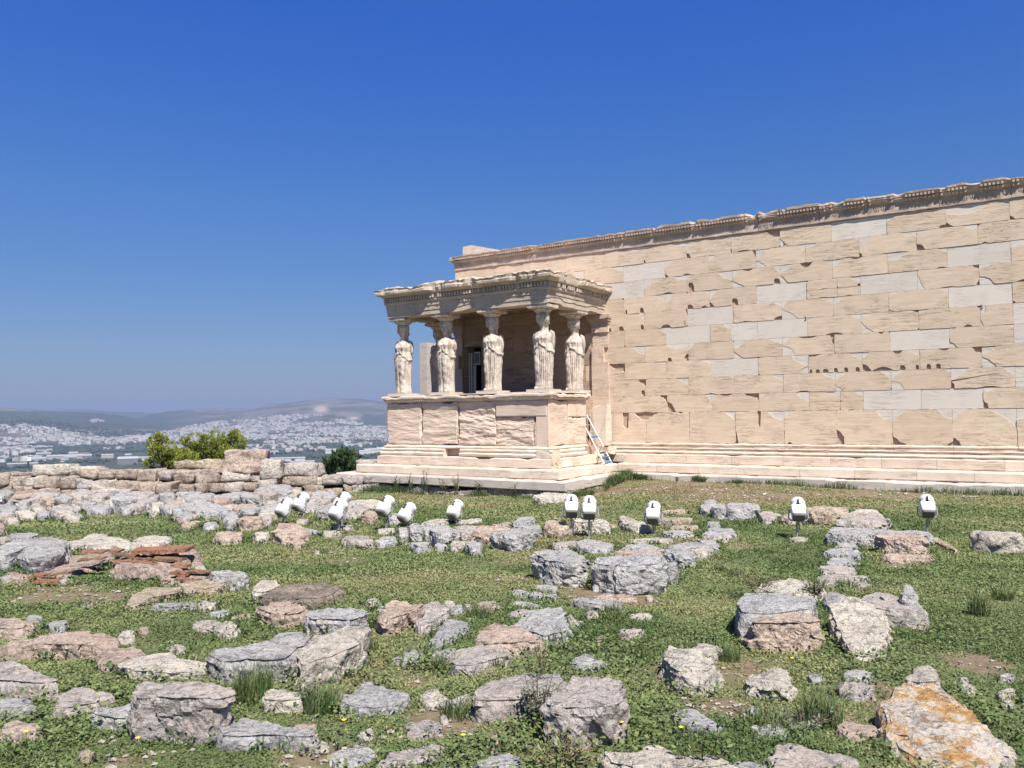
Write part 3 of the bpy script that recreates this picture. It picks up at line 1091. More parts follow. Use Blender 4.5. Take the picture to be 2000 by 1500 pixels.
def sweep_u(prof, step, fn=None, seed=1, joint=1.9, gap=.003, tone=None, yend=None, ye_e=None):
    """closed profile [(o, z)] swept round west side, front and east side of the porch, in blocks, mitred at the corners"""
    mb = MB()
    r = random.Random(seed)
    k = len(prof)
    yend = D_ - .002 if yend is None else yend

    def run(pt, a0, b0, flip):
        L = b0 - a0
        for a, b in run_blocks(0, L, joint, .25, r.random()):
            n = max(1, int((b - a) / step))
            V = []
            for i in range(n + 1):
                s = a + gap + (b - a - 2 * gap) * i / n
                for o, z in prof:
                    V.append(pt(s / L, o, z))
            V = np.array(V, float)
            if fn is not None:
                V = fn(V)
            Fc = []
            for i in range(n):
                for j in range(k):
                    j2 = (j + 1) % k
                    Fc.append((i * k + j, i * k + j2, (i + 1) * k + j2, (i + 1) * k + j))
            Fc.append(tuple(range(k))[::-1])
            Fc.append(tuple(n * k + j for j in range(k)))
            mb.add(V, Fc, 0, r.random() if tone is None else tone)
    # front: x from W-o to S+o
    run(lambda t, o, z: (W_ - o + (S_ - W_ + 2 * o) * t, P_ - o, z), 0, S_ - W_, False)
    # east: y from P-o to wall
    ye_ = yend if ye_e is None else ye_e
    run(lambda t, o, z: (S_ + o, P_ - o + (ye_ - P_ + o) * t, z), 0, ye_ - P_, False)
    # west (reversed so that the faces look outward)
    run(lambda t, o, z: (W_ - o, yend + (P_ - o - yend) * t, z), 0, yend - P_, False)
    return mb


def quarry(V, amp, seed, sx=1.0, dirn=(0, 1)):
    """rippled split-stone surface"""
    W = V * np.array([1.6, 1.6, 6.0]) * sx
    W[:, 2] += .9 * vnoise(V * .9, seed + 2)
    n = fbm(W, 5, seed, .6)
    return n * amp


# podium: big slabs with their own roughness
def slab(mb, x0, x1, z0, z1, y, rough, tone, side=None, outline=None, depth=.4):
    """one podium slab; on the front (normal -y) or, with side=X, on the east side (normal +x, x0..x1 read as y)"""
    nx = max(4, int((x1 - x0) / .03))
    nz = max(4, int((z1 - z0) / .03))
    g = .004
    us = np.linspace(x0 + g, x1 - g, nx)
    vs = np.linspace(z0 + .002, z1 - .002, nz)
    U, Vv = np.meshgrid(us, vs, indexing='ij')
    e = np.minimum(np.minimum(U - x0, x1 - U), np.minimum(Vv - z0, z1 - Vv))
    Q = np.stack([U.ravel(), np.full(U.size, tone * 30), Vv.ravel()], 1)
    d = quarry(Q, rough, int(tone * 1000)).reshape(U.shape)
    d = d - np.abs(rough) * .6 - np.where(e < .02, (.02 - e) * .8, 0)
    ch = fbm(Q * 2.3 + 31, 3, 8).reshape(U.shape)
    d = d - np.where(e < .06, np.clip(ch - .15, 0, 1) * (.06 - e) * 3.5, 0) * (rough > .004)
    idx = np.arange(nx * nz).reshape(nx, nz)
    if side is None:
        V = np.stack([U.ravel(), (y - d).ravel(), Vv.ravel()], 1)
        Fc = np.stack([idx[:-1, :-1].ravel(), idx[1:, :-1].ravel(), idx[1:, 1:].ravel(), idx[:-1, 1:].ravel()], 1)
    else:
        V = np.stack([(side + d).ravel(), U.ravel(), Vv.ravel()], 1)
        Fc = np.stack([idx[:-1, :-1].ravel(), idx[1:, :-1].ravel(), idx[1:, 1:].ravel(), idx[:-1, 1:].ravel()], 1)
    n0 = len(V)
    B = V.copy()
    if side is None:
        B[:, 1] = y + depth
    else:
        B[:, 0] = side - depth
    rim = list(idx[:, 0]) + list(idx[-1, 1:]) + list(idx[-2::-1, -1]) + list(idx[0, -2:0:-1])
    VV = np.concatenate([V, B[rim]])
    m = len(rim)
    F2 = [tuple(q) for q in Fc]
    for i in range(m):
        j = (i + 1) % m
        F2.append((rim[j], rim[i], n0 + i, n0 + j))
    mb.add(VV, F2, 0, tone)


def px_x(px, y=820):
    return at_y(px, y, P_)[0]


mb = MB()
z0, z1 = ZPOD0 + .055, ZPOD1
jx = [W_, px_x(822), px_x(893), px_x(968), px_x(1070), S_]
slab(mb, jx[0], jx[1], z0, z1, P_, .012, .31)
slab(mb, jx[1] + .01, jx[2], z0, z1, P_, .02, .52)
slab(mb, jx[2] + .01, jx[3], z0, z1, P_, .034, .63)
slab(mb, jx[3], jx[4] - .02, -.07, z1, P_ - .012, .002, .8)
slab(mb, jx[3], jx[4] - .45, z0, -.075, P_ + .012, .03, .44)
slab(mb, jx[4] - .45, jx[4] - .02, z0, -.075, P_ + .010, .012, .9)
slab(mb, jx[4] - .015, S_, z0, z1, P_ - .004, .006, .2)
ye = YE
yj = P_ + 1.05
slab(mb, P_, yj, z0, z1, 0, .006, .21, side=S_ + .004)
slab(mb, yj, ye, -.10, z1, 0, .003, .15, side=S_ + .010)
slab(mb, yj, ye, z0, -.105, 0, .014, .4, side=S_ + .006)
mb.box((W_ + .001, P_ + .38, z0), (W_ + .4, ye, z1), 0, .3)
pod = mb.build('podium', [M['podium']], porch)
mb = MB()
mb.box((W_ + .42, P_ + .42, ZPOD0), (S_ - .42, D_ - .02, ZPTOP - .06))
mb.build('porch_floor', [M['core']], porch)

# podium foot: small roll on the slabs, then the broken torus course beneath
mb = sweep_u([(-.35, ZPOD0 - .03), (.05, ZPOD0 - .03), (.07, ZPOD0 - .01), (.065, ZPOD0 + .02), (.02, ZPOD0 + .035), (.004, ZPOD0 + .052), (-.35, ZPOD0 + .052)], .1, lambda V: worn(V, .012, 3, 51), 3, 1.3, yend=D_ - .5, ye_e=YE)
mb.build('podium_foot', [M['step']], porch)
mb = MB()
zb0, zb1 = ZA + .004, ZPOD0 - .034


def torus(V):
    V = worn(V, .016, 2.6, 61)
    return V


tp = [(-.3, zb0), (.13, zb0), (.165, zb0 + .03), (.175, zb0 + .08), (.15, zb0 + .11), (.10, zb0 + .125), (.125, zb0 + .15), (.13, zb0 + .19), (.10, zb1), (-.3, zb1)]
for a, b in ((W_ - .12, px_x(816)), (px_x(816) + .02, px_x(872)), (px_x(902), px_x(1022)), (px_x(1022), S_ + .17)):
    sweep_straight(mb, tp, a, b, P_, .08, fn=torus)
m2 = MB()
sweep_straight(m2, tp, P_ - .17, YE - .3, 0, .08)
V = np.concatenate(m2.v)
mb.add(torus(np.stack([S_ + (-V[:, 1]), V[:, 0], V[:, 2]], 1)), [q[::-1] for q in m2.f], 0, .4)
mb.box((W_ + .1, P_ + .12, ZA + .002), (S_ - .1, P_ + .8, ZPOD0 - .036), 0, .9)
mb.build('porch_base_moulding', [M['step']], porch)

# podium crown with carved eggs
cp_ = [(-.45, ZPOD1 + .004), (.03, ZPOD1 + .004), (.035, ZPOD1 + .03), (.06, ZPOD1 + .035), (.085, ZPOD1 + .10), (.105, ZPOD1 + .12), (.12, ZPOD1 + .125), (.12, ZPOD1 + .175), (.10, ZPTOP - .03), (-.45, ZPTOP - .03)]


def crown_fn(V):
    V = worn(V, .012, 4, 71)
    c = fbm(V * 1.9 + 3, 4, 72)
    up = V[:, 2] > ZPOD1 + .11
    V[:, 2] -= np.where(up, np.clip(c - .1, 0, 1) * .07, 0)
    return V


mb = sweep_u(cp_, .06, crown_fn, 9, 1.3, ye_e=YE + .08)
pc = mb.build('podium_crown', [M['step']], porch)
eg = MB()


def eggs_u(mb, z, o, dz, pitch, wd, proj, seed, skip=.1, boxy=False, yend=None, ye_e=None):
    r = random.Random(seed)
    yend = D_ if yend is None else yend

    def one(P0, T, N):
        hw = wd / 2
        P0, T, N = np.array(P0), np.array(T), np.array(N)
        up = np.array([0, 0, 1.])
        A = [P0 - T * hw, P0 + T * hw, P0 + T * hw + up * dz, P0 - T * hw + up * dz]
        if boxy:
            V = A + [a + N * proj for a in A]
        else:
            V = A + [P0 - T * hw * .55 + N * proj + up * dz * .2, P0 + T * hw * .55 + N * proj + up * dz * .2, P0 + T * hw * .8 + N * proj + up * dz * .9, P0 - T * hw * .8 + N * proj + up * dz * .9]
        mb.add(V, [(4, 5, 6, 7), (0, 1, 5, 4), (1, 2, 6, 5), (2, 3, 7, 6), (3, 0, 4, 7)], 0, r.random())
    x = W_ - o + pitch * .5
    while x < S_ + o - pitch * .4:
        if r.random() > skip:
            one((x, P_ - o, z), (1, 0, 0), (0, -1, 0))
        x += pitch
    y = P_ - o + pitch * .5
    while y < yend - pitch * .4:
        if r.random() > skip:
            if ye_e is None or y < ye_e:
                one((S_ + o, y, z), (0, 1, 0), (1, 0, 0))
            one((W_ - o, y, z), (0, -1, 0), (-1, 0, 0))
        y += pitch


eggs_u(eg, ZPOD1 + .04, .052, .075, .085, .06, .04, 4, .08, ye_e=YE + .02)
eg.build('carved_eggs', [M['podium']], pc)

# plain kerb strip that closes the podium top
mb = sweep_u([(-.62, ZPTOP - .028), (.06, ZPTOP - .028), (.06, ZPTOP), (-.62, ZPTOP)], .5, lambda V: worn(V, .006, 3, 75), 12, 1.4, yend=D_ - .02, ye_e=YE + .06)
mb.build('podium_kerb', [M['step']], porch)

# architrave with three fasciae and plain discs
ar = [(-.48, ZARCH), (-.03, ZARCH), (-.03, ZARCH + .13), (-.012, ZARCH + .135), (-.012, ZARCH + .26), (.006, ZARCH + .265), (.006, ZARCH + .37), (.035, ZARCH + .385), (.05, ZARCH + .42), (.05, ZDENT - .004), (-.48, ZDENT - .004)]


def ar_fn(V):
    V = worn(V, .007, 2.5, 81)
    c = fbm(V * 1.25 + 7, 4, 82)
    low = (V[:, 2] < ZARCH + .14)
    k = np.where(low, np.clip(c - .22, 0, 1), 0)
    V[:, 2] += k * .10
    return V


mb = sweep_u(ar, .07, ar_fn, 21, 1.67)
ao = mb.build('architrave', [M['entab']], porch)
mb = MB()
for i in range(17):
    x = W_ + .35 + i * .33
    if x > S_ - .2:
        break
    if i in (6, 9, 11, 12, 13):
        continue
    a = [(x + .062 * math.cos(w), P_ - .0065, ZARCH + .315 + .062 * math.sin(w)) for w in np.linspace(0, 2 * math.pi, 17)[:-1]]
    b = [(x + .052 * math.cos(w), P_ - .022, ZARCH + .315 + .052 * math.sin(w)) for w in np.linspace(0, 2 * math.pi, 17)[:-1]]
    mb.add(a + b, [tuple(range(16, 32))] + [(k, (k + 1) % 16, 16 + (k + 1) % 16, 16 + k) for k in range(16)], 0, .4)
mb.build('carved_disc', [M['entab']], ao)

# dentils
mb = sweep_u([(-.45, ZDENT), (.03, ZDENT), (.03, ZDENT + .145), (-.45, ZDENT + .145)], .3, None, 31, 1.7)
mb.build('dentil_bed', [M['crown']], porch)
mb = MB()
eggs_u(mb, ZDENT + .025, .0305, .10, .103, .062, .06, 33, .05, True)
mb.build('dentil_course', [M['entab']], porch)

# cornice: overhanging, its upper rim badly broken
zc = ZDENT + .146
ZR = ZCOR - .02
co_ = [(-.5, zc), (.09, zc), (.11, zc + .02), (.12, zc + .045), (.18, zc + .06), (.235, zc + .075), (.25, zc + .085), (.255, zc + .15), (.235, zc + .18), (.26, ZR), (.18, ZR + .03), (.05, ZR + .045), (-.5, ZR + .045)]


def co_fn(V):
    V = worn(V, .012, 3.2, 91)
    Q = np.stack([V[:, 0] * 1.5, V[:, 1] * 1.5, V[:, 2] * .6], 1)
    c = fbm(Q, 5, 92, .6)
    c2 = fbm(Q * 3.1 + 8, 3, 93)
    out = np.maximum.reduce([P_ - V[:, 1], V[:, 0] - S_, W_ - V[:, 0]])
    k = np.clip((out - .12) / .13, 0, 1)
    bite = np.clip(c + .05, 0, .8) * .16 * k
    front = (P_ - V[:, 1]) >= np.maximum(V[:, 0] - S_, W_ - V[:, 0]) - .02
    V[:, 1] += np.where(front, bite, 0)
    V[:, 0] -= np.where(~front & (V[:, 0] > S_), bite, 0)
    V[:, 0] += np.where(~front & (V[:, 0] < W_), bite, 0)
    up = np.clip((V[:, 2] - (zc + .12)) / .1, 0, 1)
    V[:, 2] += up * (c * .045 + c2 * .03 + .02 * fbm(V * 9, 3, 95))
    return V


mb = sweep_u(co_, .05, co_fn, 41, 1.75, .006)
cornice = mb.build('cornice', [M['entab']], porch)
# roof slabs and coffered ceiling
mb = MB()
for i in range(4):
    a = W_ + .30 + i * (S_ - W_ - .6) / 4
    b = a + (S_ - W_ - .6) / 4 - .01
    mb.box((a, P_ + .3, ZR - .12), (b, D_ - .01, ZR + .035 + .02 * (i % 2)), 0, rnd.random())
ro = mb.build('roof_slab', [M['step']], porch)
crumble(ro, 6, .03, 2.5, 4)
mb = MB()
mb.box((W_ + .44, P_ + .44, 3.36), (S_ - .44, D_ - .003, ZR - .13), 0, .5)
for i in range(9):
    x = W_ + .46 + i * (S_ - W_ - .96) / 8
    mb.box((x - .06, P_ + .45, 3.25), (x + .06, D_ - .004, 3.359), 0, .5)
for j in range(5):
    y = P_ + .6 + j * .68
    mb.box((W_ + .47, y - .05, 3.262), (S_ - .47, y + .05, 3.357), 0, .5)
mb.build('coffered_ceiling', [M['patina_shade']], porch)
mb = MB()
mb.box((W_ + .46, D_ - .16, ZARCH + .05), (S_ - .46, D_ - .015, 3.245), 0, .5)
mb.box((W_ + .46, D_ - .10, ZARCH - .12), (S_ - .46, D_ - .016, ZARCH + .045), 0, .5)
mb.build('wall_band', [M['patina_shade']], porch)

# pilasters where the porch meets the wall, with carved capitals
def pilaster(x0, x1, label):
    mb = MB()
    mb.box((x0, D_ - .10, ZO0 if x0 > -14 else ZPTOP - .02), (x1, D_ - .012, 1.55), 0, .4)
    mb.box((x0, D_ - .095, 1.551), (x1 - .16, D_ - .012, 2.0), 0, .6)
    mb.box((x0 + .02, D_ - .055, 2.001), (x1 - .02, D_ - .013, 2.45), 0, .2)
    mb.box((x0, D_ - .10, 2.451), (x1, D_ - .012, 2.60), 0, .5)
    p = mb.build('pilaster', [M['podium']], porch)
    crumble(p, 4, .012, 4, 5)
    mb = MB()
    for i, (o, a, b) in enumerate(((.0, 2.601, 2.70), (.03, 2.701, 2.78), (.07, 2.781, 2.86), (.11, 2.861, 2.975))):
        mb.box((x0 - o, D_ - .11 - o, a), (x1 + o * .8, D_ - .013, b), 0, .5)
    c = mb.build('pilaster_capital', [M['crown']], p)
    crumble(c, 3, .01, 5, 6)


pilaster(S_ - .44, S_ + .12, '')
pilaster(W_ + .06, W_ + .36, '')

# upright broken pier in the corner between podium and wall
pa, pb = at_y(1152, 860, D_ - .5), at_y(1184, 860, D_ - .5)
mb = MB()
add_prism(mb, [(0, 0), (pb[0] - pa[0], 0), (pb[0] - pa[0], 1.22), (.45 * (pb[0] - pa[0]), 1.18), (.0, 1.08)], pa[0], ZO0, D_ - .5, .36, 0, .5)
pier = mb.build('broken_pier', [M['step']])
tag(pier, 'upright broken grey-cream marble pier behind the ladder, in the corner of porch and wall', 'stone pier')
crumble(pier, 6, .035, 3, 11)
# fragment of base stone beneath it
mb = MB()
xa_, xb_ = at_y(1136, 880, D_ - .62)[0], at_y(1190, 880, D_ - .62)[0]
mb.box((xa_, D_ - .75, ZA + .004), (xb_, D_ - .1, ZO0 - .02), 0, .5)
fr = mb.build('broken_base_stone', [M['step']])
tag(fr, 'broken white base stone lying on the steps behind the ladder, under the upright pier', 'stone block')
crumble(fr, 6, .05, 2.6, 12)

# pale modern pier seen between the left-hand statues, west of the temple
mb = MB()
q = at_y(820, 700, D_ + 1.0)
q2 = at_y(834, 700, D_ + 1.0)
mb.box((q[0], D_ + 1.0, -2.6), (q2[0], D_ + 1.55, 2.66), 0, .2)
sl = mb.build('stone_pier', [M['stepgrey']])
tag(sl, 'tall plain pale grey pier standing behind the leftmost statues of the porch', 'stone pier')

# scaffold posts and a small framed panel in the doorway behind the third statue
sc = empty('metal_frame', 'white metal posts with a small framed panel in the dark doorway behind the third statue', 'metal frame', (-15.7, D_ - .6, ZPTOP - .05))
fy = D_ - .6
mb = MB()
for pxx in (917, 921.5):
    a = at_y(pxx, 700, fy)[0]
    mb.box((a - .02, fy - .02, ZPTOP - .06), (a + .02, fy + .02, 2.02), 0, .5)
a, b = at_y(917, 700, fy)[0], at_y(921.5, 700, fy)[0]
for i in range(12):
    z = .7 + i * .11
    mb.box((a + .021, fy - .01, z), (b - .021, fy + .01, z + .02), 0, .5)
mb.build('post', [M['alu']], sc)
mb = MB()
a, b = at_y(926, 700, fy)[0], at_y(938, 700, fy)[0]
mb.box((a, fy - .01, 1.62), (b, fy + .015, 2.05), 0, .5)
mb.box((a + .03, fy - .016, 1.67), (b - .03, fy - .011, 2.0), 1, .5)
mb.build('framed_panel', [M['steel'], M['dark']], sc)
mb = MB()
a, b = at_y(925, 740, fy)[0], at_y(930, 740, fy)[0]
mb.box((a, fy - .015, ZPTOP - .06), (b, fy + .015, 1.6), 0, .5)
mb.build('panel_post', [M['steel']], sc)

# ------------------------------------------------------------------ the six statues
def lerp_tab(tab, z):
    return np.interp(z, [t[0] for t in tab], [t[1] for t in tab])


def statue_mesh(mirror, seed, headturn=0.0):
    NAa, zs = 88, np.concatenate([np.linspace(0, 1.66, 84), np.linspace(1.675, 2.17, 40)])
    TA = [(0, .245), (.05, .25), (.25, .235), (.6, .25), (.9, .265), (1.05, .28), (1.2, .262), (1.32, .235), (1.45, .262), (1.53, .285), (1.59, .27), (1.635, .20), (1.675, .115), (1.72, .078), (1.80, .072), (1.86, .098), (1.90, .118), (1.98, .143), (2.06, .150), (2.12, .150), (2.17, .142)]
    TB = [(0, .20), (.05, .20), (.25, .175), (.6, .185), (.9, .20), (1.05, .205), (1.2, .19), (1.32, .17), (1.45, .18), (1.53, .165), (1.59, .14), (1.635, .115), (1.675, .095), (1.72, .085), (1.80, .085), (1.86, .11), (1.90, .13), (1.98, .145), (2.06, .15), (2.12, .145), (2.17, .135)]
    TC = [(0, 0), (1.4, 0), (1.6, .02), (1.75, .03), (1.85, .005), (2.0, -.005), (2.17, 0)]     # centre shift toward +y (back)
    th = np.linspace(0, 2 * math.pi, NAa, endpoint=False)             # 0 = front
    Z, T = np.meshgrid(zs, th, indexing='ij')
    a, b, c = lerp_tab(TA, Z), lerp_tab(TB, Z), lerp_tab(TC, Z)
    ang = (T + math.pi) % (2 * math.pi) - math.pi                     # -pi..pi, front 0, + toward viewer right (+x)
    free = -1.0 if not mirror else 1.0                               # side of the bent leg
    m = ang * free
    disp = np.zeros_like(Z)
    g = lambda x, s: np.exp(-(x / s) ** 2)
    front = g(ang, 1.5)
    # overfold edge: an arc, high in the middle, low at the sides
    edge = 1.27 - .24 * np.abs(np.sin(ang)) ** 1.6 - .02 * np.cos(ang * 9 + seed)
    skirt = ss(0, .03, edge - Z)
    # bent knee and thigh, shin, foot
    disp += skirt * .060 * g(m - .55, .42) * g(Z - .66, .24)
    disp += skirt * .035 * g(m - .62, .35) * g(Z - .92, .2)
    disp += skirt * .018 * g(m - .5, .3) * g(Z - .3, .25)
    # pleats over the standing leg, deep like column flutes; thin ones elsewhere
    pl = .5 + .5 * np.cos(ang * 24 + .6 * vnoise(np.stack([ang.ravel() * 1.5, Z.ravel() * 1.2, Z.ravel() * 0 + seed], 1), 3).reshape(Z.shape))
    freezone = g(m - .6, .55)
    disp += skirt * (pl ** .7 - .6) * .048 * (1 - .93 * freezone) * (0.55 + .45 * ss(1.2, .8, Z))
    disp += skirt * freezone * .006 * np.cos(Z * 26 + ang * 5)
    disp += -skirt * .03 * g(m - .08, .07) * ss(1.1, .8, Z)
    # overfold: thicker, wavy hem and soft folds
    ov = ss(-.01, .02, Z - edge) * ss(1.62, 1.45, Z)
    disp += ov * (.028 + .012 * g(Z - edge - .02, .03)) + ov * .009 * np.cos(ang * 13 + Z * 7 + seed) * g(Z - 1.25, .22)
    # v-shaped neckline folds
    disp += ov * .007 * np.cos((Z - 1.45 - .35 * ang ** 2) * 60) * g(Z - 1.45, .13) * front
    # bosom
    for sgn in (-1, 1):
        disp += .034 * g(ang - sgn * .50, .27) * g(Z - 1.47, .06)
    # back drapery
    disp += .02 * g(np.abs(ang) - math.pi, .9) * ss(.3, 1.4, Z) * ss(1.7, 1.4, Z)
    # face
    face = g(ang, .5)
    disp += .022 * g(ang, .10) * g(Z - 1.985, .035) + .010 * g(ang, .3) * g(Z - 2.03, .018) + .012 * g(ang, .22) * g(Z - 1.90, .022) + .008 * g(ang, .17) * g(Z - 1.935, .010)
    for sgn in (-1, 1):
        disp -= .012 * g(ang - sgn * .33, .13) * g(Z - 2.005, .014)
    disp += .012 * (Z > 1.86) * (Z < 1.9) * 0
    # wavy hair round the face, heavy mass behind the neck
    hair = ss(.75, 1.05, np.abs(ang)) * ss(1.86, 1.93, Z) + ss(2.05, 2.09, Z) * (1 - ss(.75, 1.05, np.abs(ang)))
    disp += hair * (.030 + .010 * np.cos(ang * 17 + Z * 50))
    disp += .075 * ss(1.9, 2.7, np.abs(ang)) * ss(1.60, 1.70, Z) * ss(1.98, 1.88, Z)
    for sgn in (-1, 1):                                               # braids on the shoulders
        disp += .020 * g(ang - sgn * 1.05, .16) * ss(1.5, 1.62, Z) * ss(1.92, 1.80, Z)
    rr = 1 / np.sqrt((np.sin(T) / (a + disp)) ** 2 + (np.cos(T) / (b + disp)) ** 2)
    x = rr * np.sin(T)
    y = -rr * np.cos(T) + c
    # weight on one hip: the axis sways
    x += free * (-.018) * np.sin(np.clip(Z, 0, 1.6) / 1.6 * math.pi) + .0
    # turn the head a little
    k = ss(1.72, 1.9, Z) * headturn
    x, y = x * np.cos(k) - y * np.sin(k), x * np.sin(k) + y * np.cos(k)
    V = np.stack([x.ravel(), y.ravel(), Z.ravel()], 1)
    n, na = len(zs), NAa
    V[:, :2] += (.0045 * fbm(V * 14, 3, seed))[:, None]
    V[:, 2] *= .955
    idx = np.arange(n * na).reshape(n, na)
    j = (np.arange(na) + 1) % na
    Fc = np.stack([idx[:-1].ravel(), idx[:-1][:, j].ravel(), idx[1:][:, j].ravel(), idx[1:].ravel()], 1).tolist()
    Fc.append(list(range(na))[::-1])
    Fc.append([(n - 1) * na + q for q in range(na)])
    mb = MB()
    mb.add(V, Fc, 0, .3 + .1 * seed % .5)
    mb.v[0] = mb.v[0]
    # upper arms, broken off below the shoulder; the mantle hangs behind them
    for sgn, zl in ((-1, 1.12 if mirror else 1.22), (1, 1.22 if mirror else 1.10)):
        mb.tube([(sgn * .215, .03, 1.60), (sgn * .268, .035, 1.54), (sgn * .292, .04, 1.42), (sgn * .29, .05, 1.28), (sgn * .275, .05, zl), (sgn * .262, .05, zl - .02)], [.03, .06, .058, .052, .045, .02], 14, 0, .4)
    # toes of the bent foot
    mb.tube([(free * .11, -.13, .03), (free * .125, -.22, .035), (free * .13, -.265, .022)], [.05, .045, .02], 10, 0, .4)
    return mb


def capital_mesh():
    mb = MB()
    z = 2.03
    prof = [(.14, 0), (.155, .02), (.145, .04), (.155, .055), (.19, .085), (.235, .12), (.262, .15), (.25, .165)]
    n = 40
    V, Fc = [], []
    for rr, dz in prof:
        for k in range(n):
            w = 2 * math.pi * k / n
            q = 1 + (.035 * math.cos(w * 14) if .04 < dz < .15 else 0)
            V.append((rr * q * math.cos(w), rr * q * math.sin(w), z + dz))
    for i in range(len(prof) - 1):
        for k in range(n):
            Fc.append((i * n + k, i * n + (k + 1) % n, (i + 1) * n + (k + 1) % n, (i + 1) * n + k))
    Fc.append(tuple((len(prof) - 1) * n + k for k in range(n)))
    mb.add(V, Fc, 0, .5)
    t = ZARCH - .003 - (ZPTOP + .07)
    a = .315
    V = []
    for s, zz in ((.84, z + .166), (.97, z + .19), (1.0, z + .20), (1.0, t)):
        V += [(-a * s, -a * s, zz), (a * s, -a * s, zz), (a * s, a * s, zz), (-a * s, a * s, zz)]
    Fc = [(3, 2, 1, 0), (12, 13, 14, 15)]
    for i in range(3):
        for k in range(4):
            Fc.append((i * 4 + k, i * 4 + (k + 1) % 4, (i + 1) * 4 + (k + 1) % 4, (i + 1) * 4 + k))
    mb.add(V, Fc, 0, .4)
    return mb


SLAB = .07
xs4 = [W_ + .36, W_ + .36 + 1.655, W_ + .36 + 3.31, S_ - .36]
yf_, yr_ = P_ + .37, P_ + 2.12
ST = [
    (xs4[0], yf_, True, 'carved woman at the front left corner of the porch, seen against blue sky', 'statue', .0),
    (xs4[1], yf_, True, 'carved woman second from the left on the porch front, a shaded one behind her shoulder', 'statue', -.1),
    (xs4[2], yf_, False, 'carved woman in the middle of the porch front, before the dark doorway and metal posts', 'statue', .05),
    (xs4[3], yf_, False, 'carved woman at the porch corner nearest the camera, brightly lit and grey streaked', 'statue', .0),
    (S_ - .36, yr_, False, 'carved woman behind the near corner, beside the wall pilaster, her skirt patched brown', 'statue', .0),
    (W_ + .36, yr_, True, 'carved woman standing in shadow at the rear left of the porch beside the pale pier', 'statue', .0)]
for i, (x, y, mir, lab, cat, ht) in enumerate(ST):
    root = empty('carved_statue', lab, cat, (x, y, ZPTOP), 'carved women holding up the porch roof')
    smb = statue_mesh(mir, i + 1, ht)
    s_ = 1.0
    V = np.concatenate(smb.v) * np.array([1.01, 1.0, 1.0]) + np.array([x, y, ZPTOP + SLAB])
    b = mk('figure', V, smb.f, [M['statue']], root, True, tone=smb.t)
    cmb = capital_mesh()
    V = np.concatenate(cmb.v) + np.array([x, y, ZPTOP + SLAB])
    mk('capital', V, cmb.f, [M['statue']], root, False, tone=cmb.t)
    pm_ = MB()
    pm_.box((x - .36, y - .33, ZPTOP + .002), (x + .36, y + .33, ZPTOP + SLAB), 0, .4)
    p = pm_.build('plinth', [M['stepgrey']], root)

# ------------------------------------------------------------------ the ladder against the podium's east side
lad = empty('ladder', 'narrow metal ladder with blue plastic braces leaning in the corner of porch and long wall', 'ladder', (-10.2, 21.1, ZT))
A1, A2 = at_z(1180, 906, ZT), at_z(1195, 904.5, ZT)
B2 = at_y(1146, 811, D_ - .60)
C2 = B2
for nm, (p, q, mt) in (('rail', (A2, C2, 'alu')), ('rail', (A1, A1 + (C2 - A2), 'alu'))):
    mb = MB()
    mb.tube([p, q], .021, 6, 0)
    mb.build('rail', [M[mt]], lad)
mb = MB()
for t in np.linspace(.05, .95, 7):
    mb.tube([A2 + (C2 - A2) * t, A1 + (C2 - A2) * t], .012, 6)
mb.build('rungs', [M['alu']], lad)
for t in (.02, .13, .55):
    mb = MB()
    p, q = A2 + (C2 - A2) * t, A1 + (C2 - A2) * t
    mb.tube([p, q], .026, 8)
    mb.build('brace', [M['blue']], lad)
off = np.array([-.0, -.35, 0])
mb = MB()
mb.tube([A1 + np.array([-.16, 0, 0]), A1 + np.array([-.16, 0, 0]) + (C2 - A2) * .62], .028, 6)  # brown bar set left of the rails, parallel to them
mb.build('brown_bar', [M['bar_brown']], lad)

# painted marks on three new-marble patches
for px, py, ch in ((1532, 476, '5'), (1573, 623, '3'), (1917, 600, '5')):
    cu = bpy.data.curves.new('painted_number', 'FONT')
    cu.body = ch
    cu.size = .15
    cu.align_x = 'CENTER'
    cu.align_y = 'CENTER'
    cu.materials.append(M['black'])
    o = bpy.data.objects.new('painted_number', cu)
    COL.objects.link(o)
    p = at_y(px, py, D_ - .004)
    o.parent = temple
    o.location = Vector(p) - temple.location
    o.rotation_euler = (math.radians(90), 0, 0)
# ------------------------------------------------------------------ loose stones
REG = {'1': (0, 860, .26), '2': (500, 860, .26), '3': (1000, 920, .2533), '4': (1480, 920, .26), '5': (0, 1140, .25), '6': (480, 1140, .25), '7': (960, 1140, .26),
       '8': (1460, 1140, .27), 'C': (0, 760, .38), 'F': (0, 0, 1.0)}
STONE_POLYS = []                               # world outlines, used to keep the plants off the stones


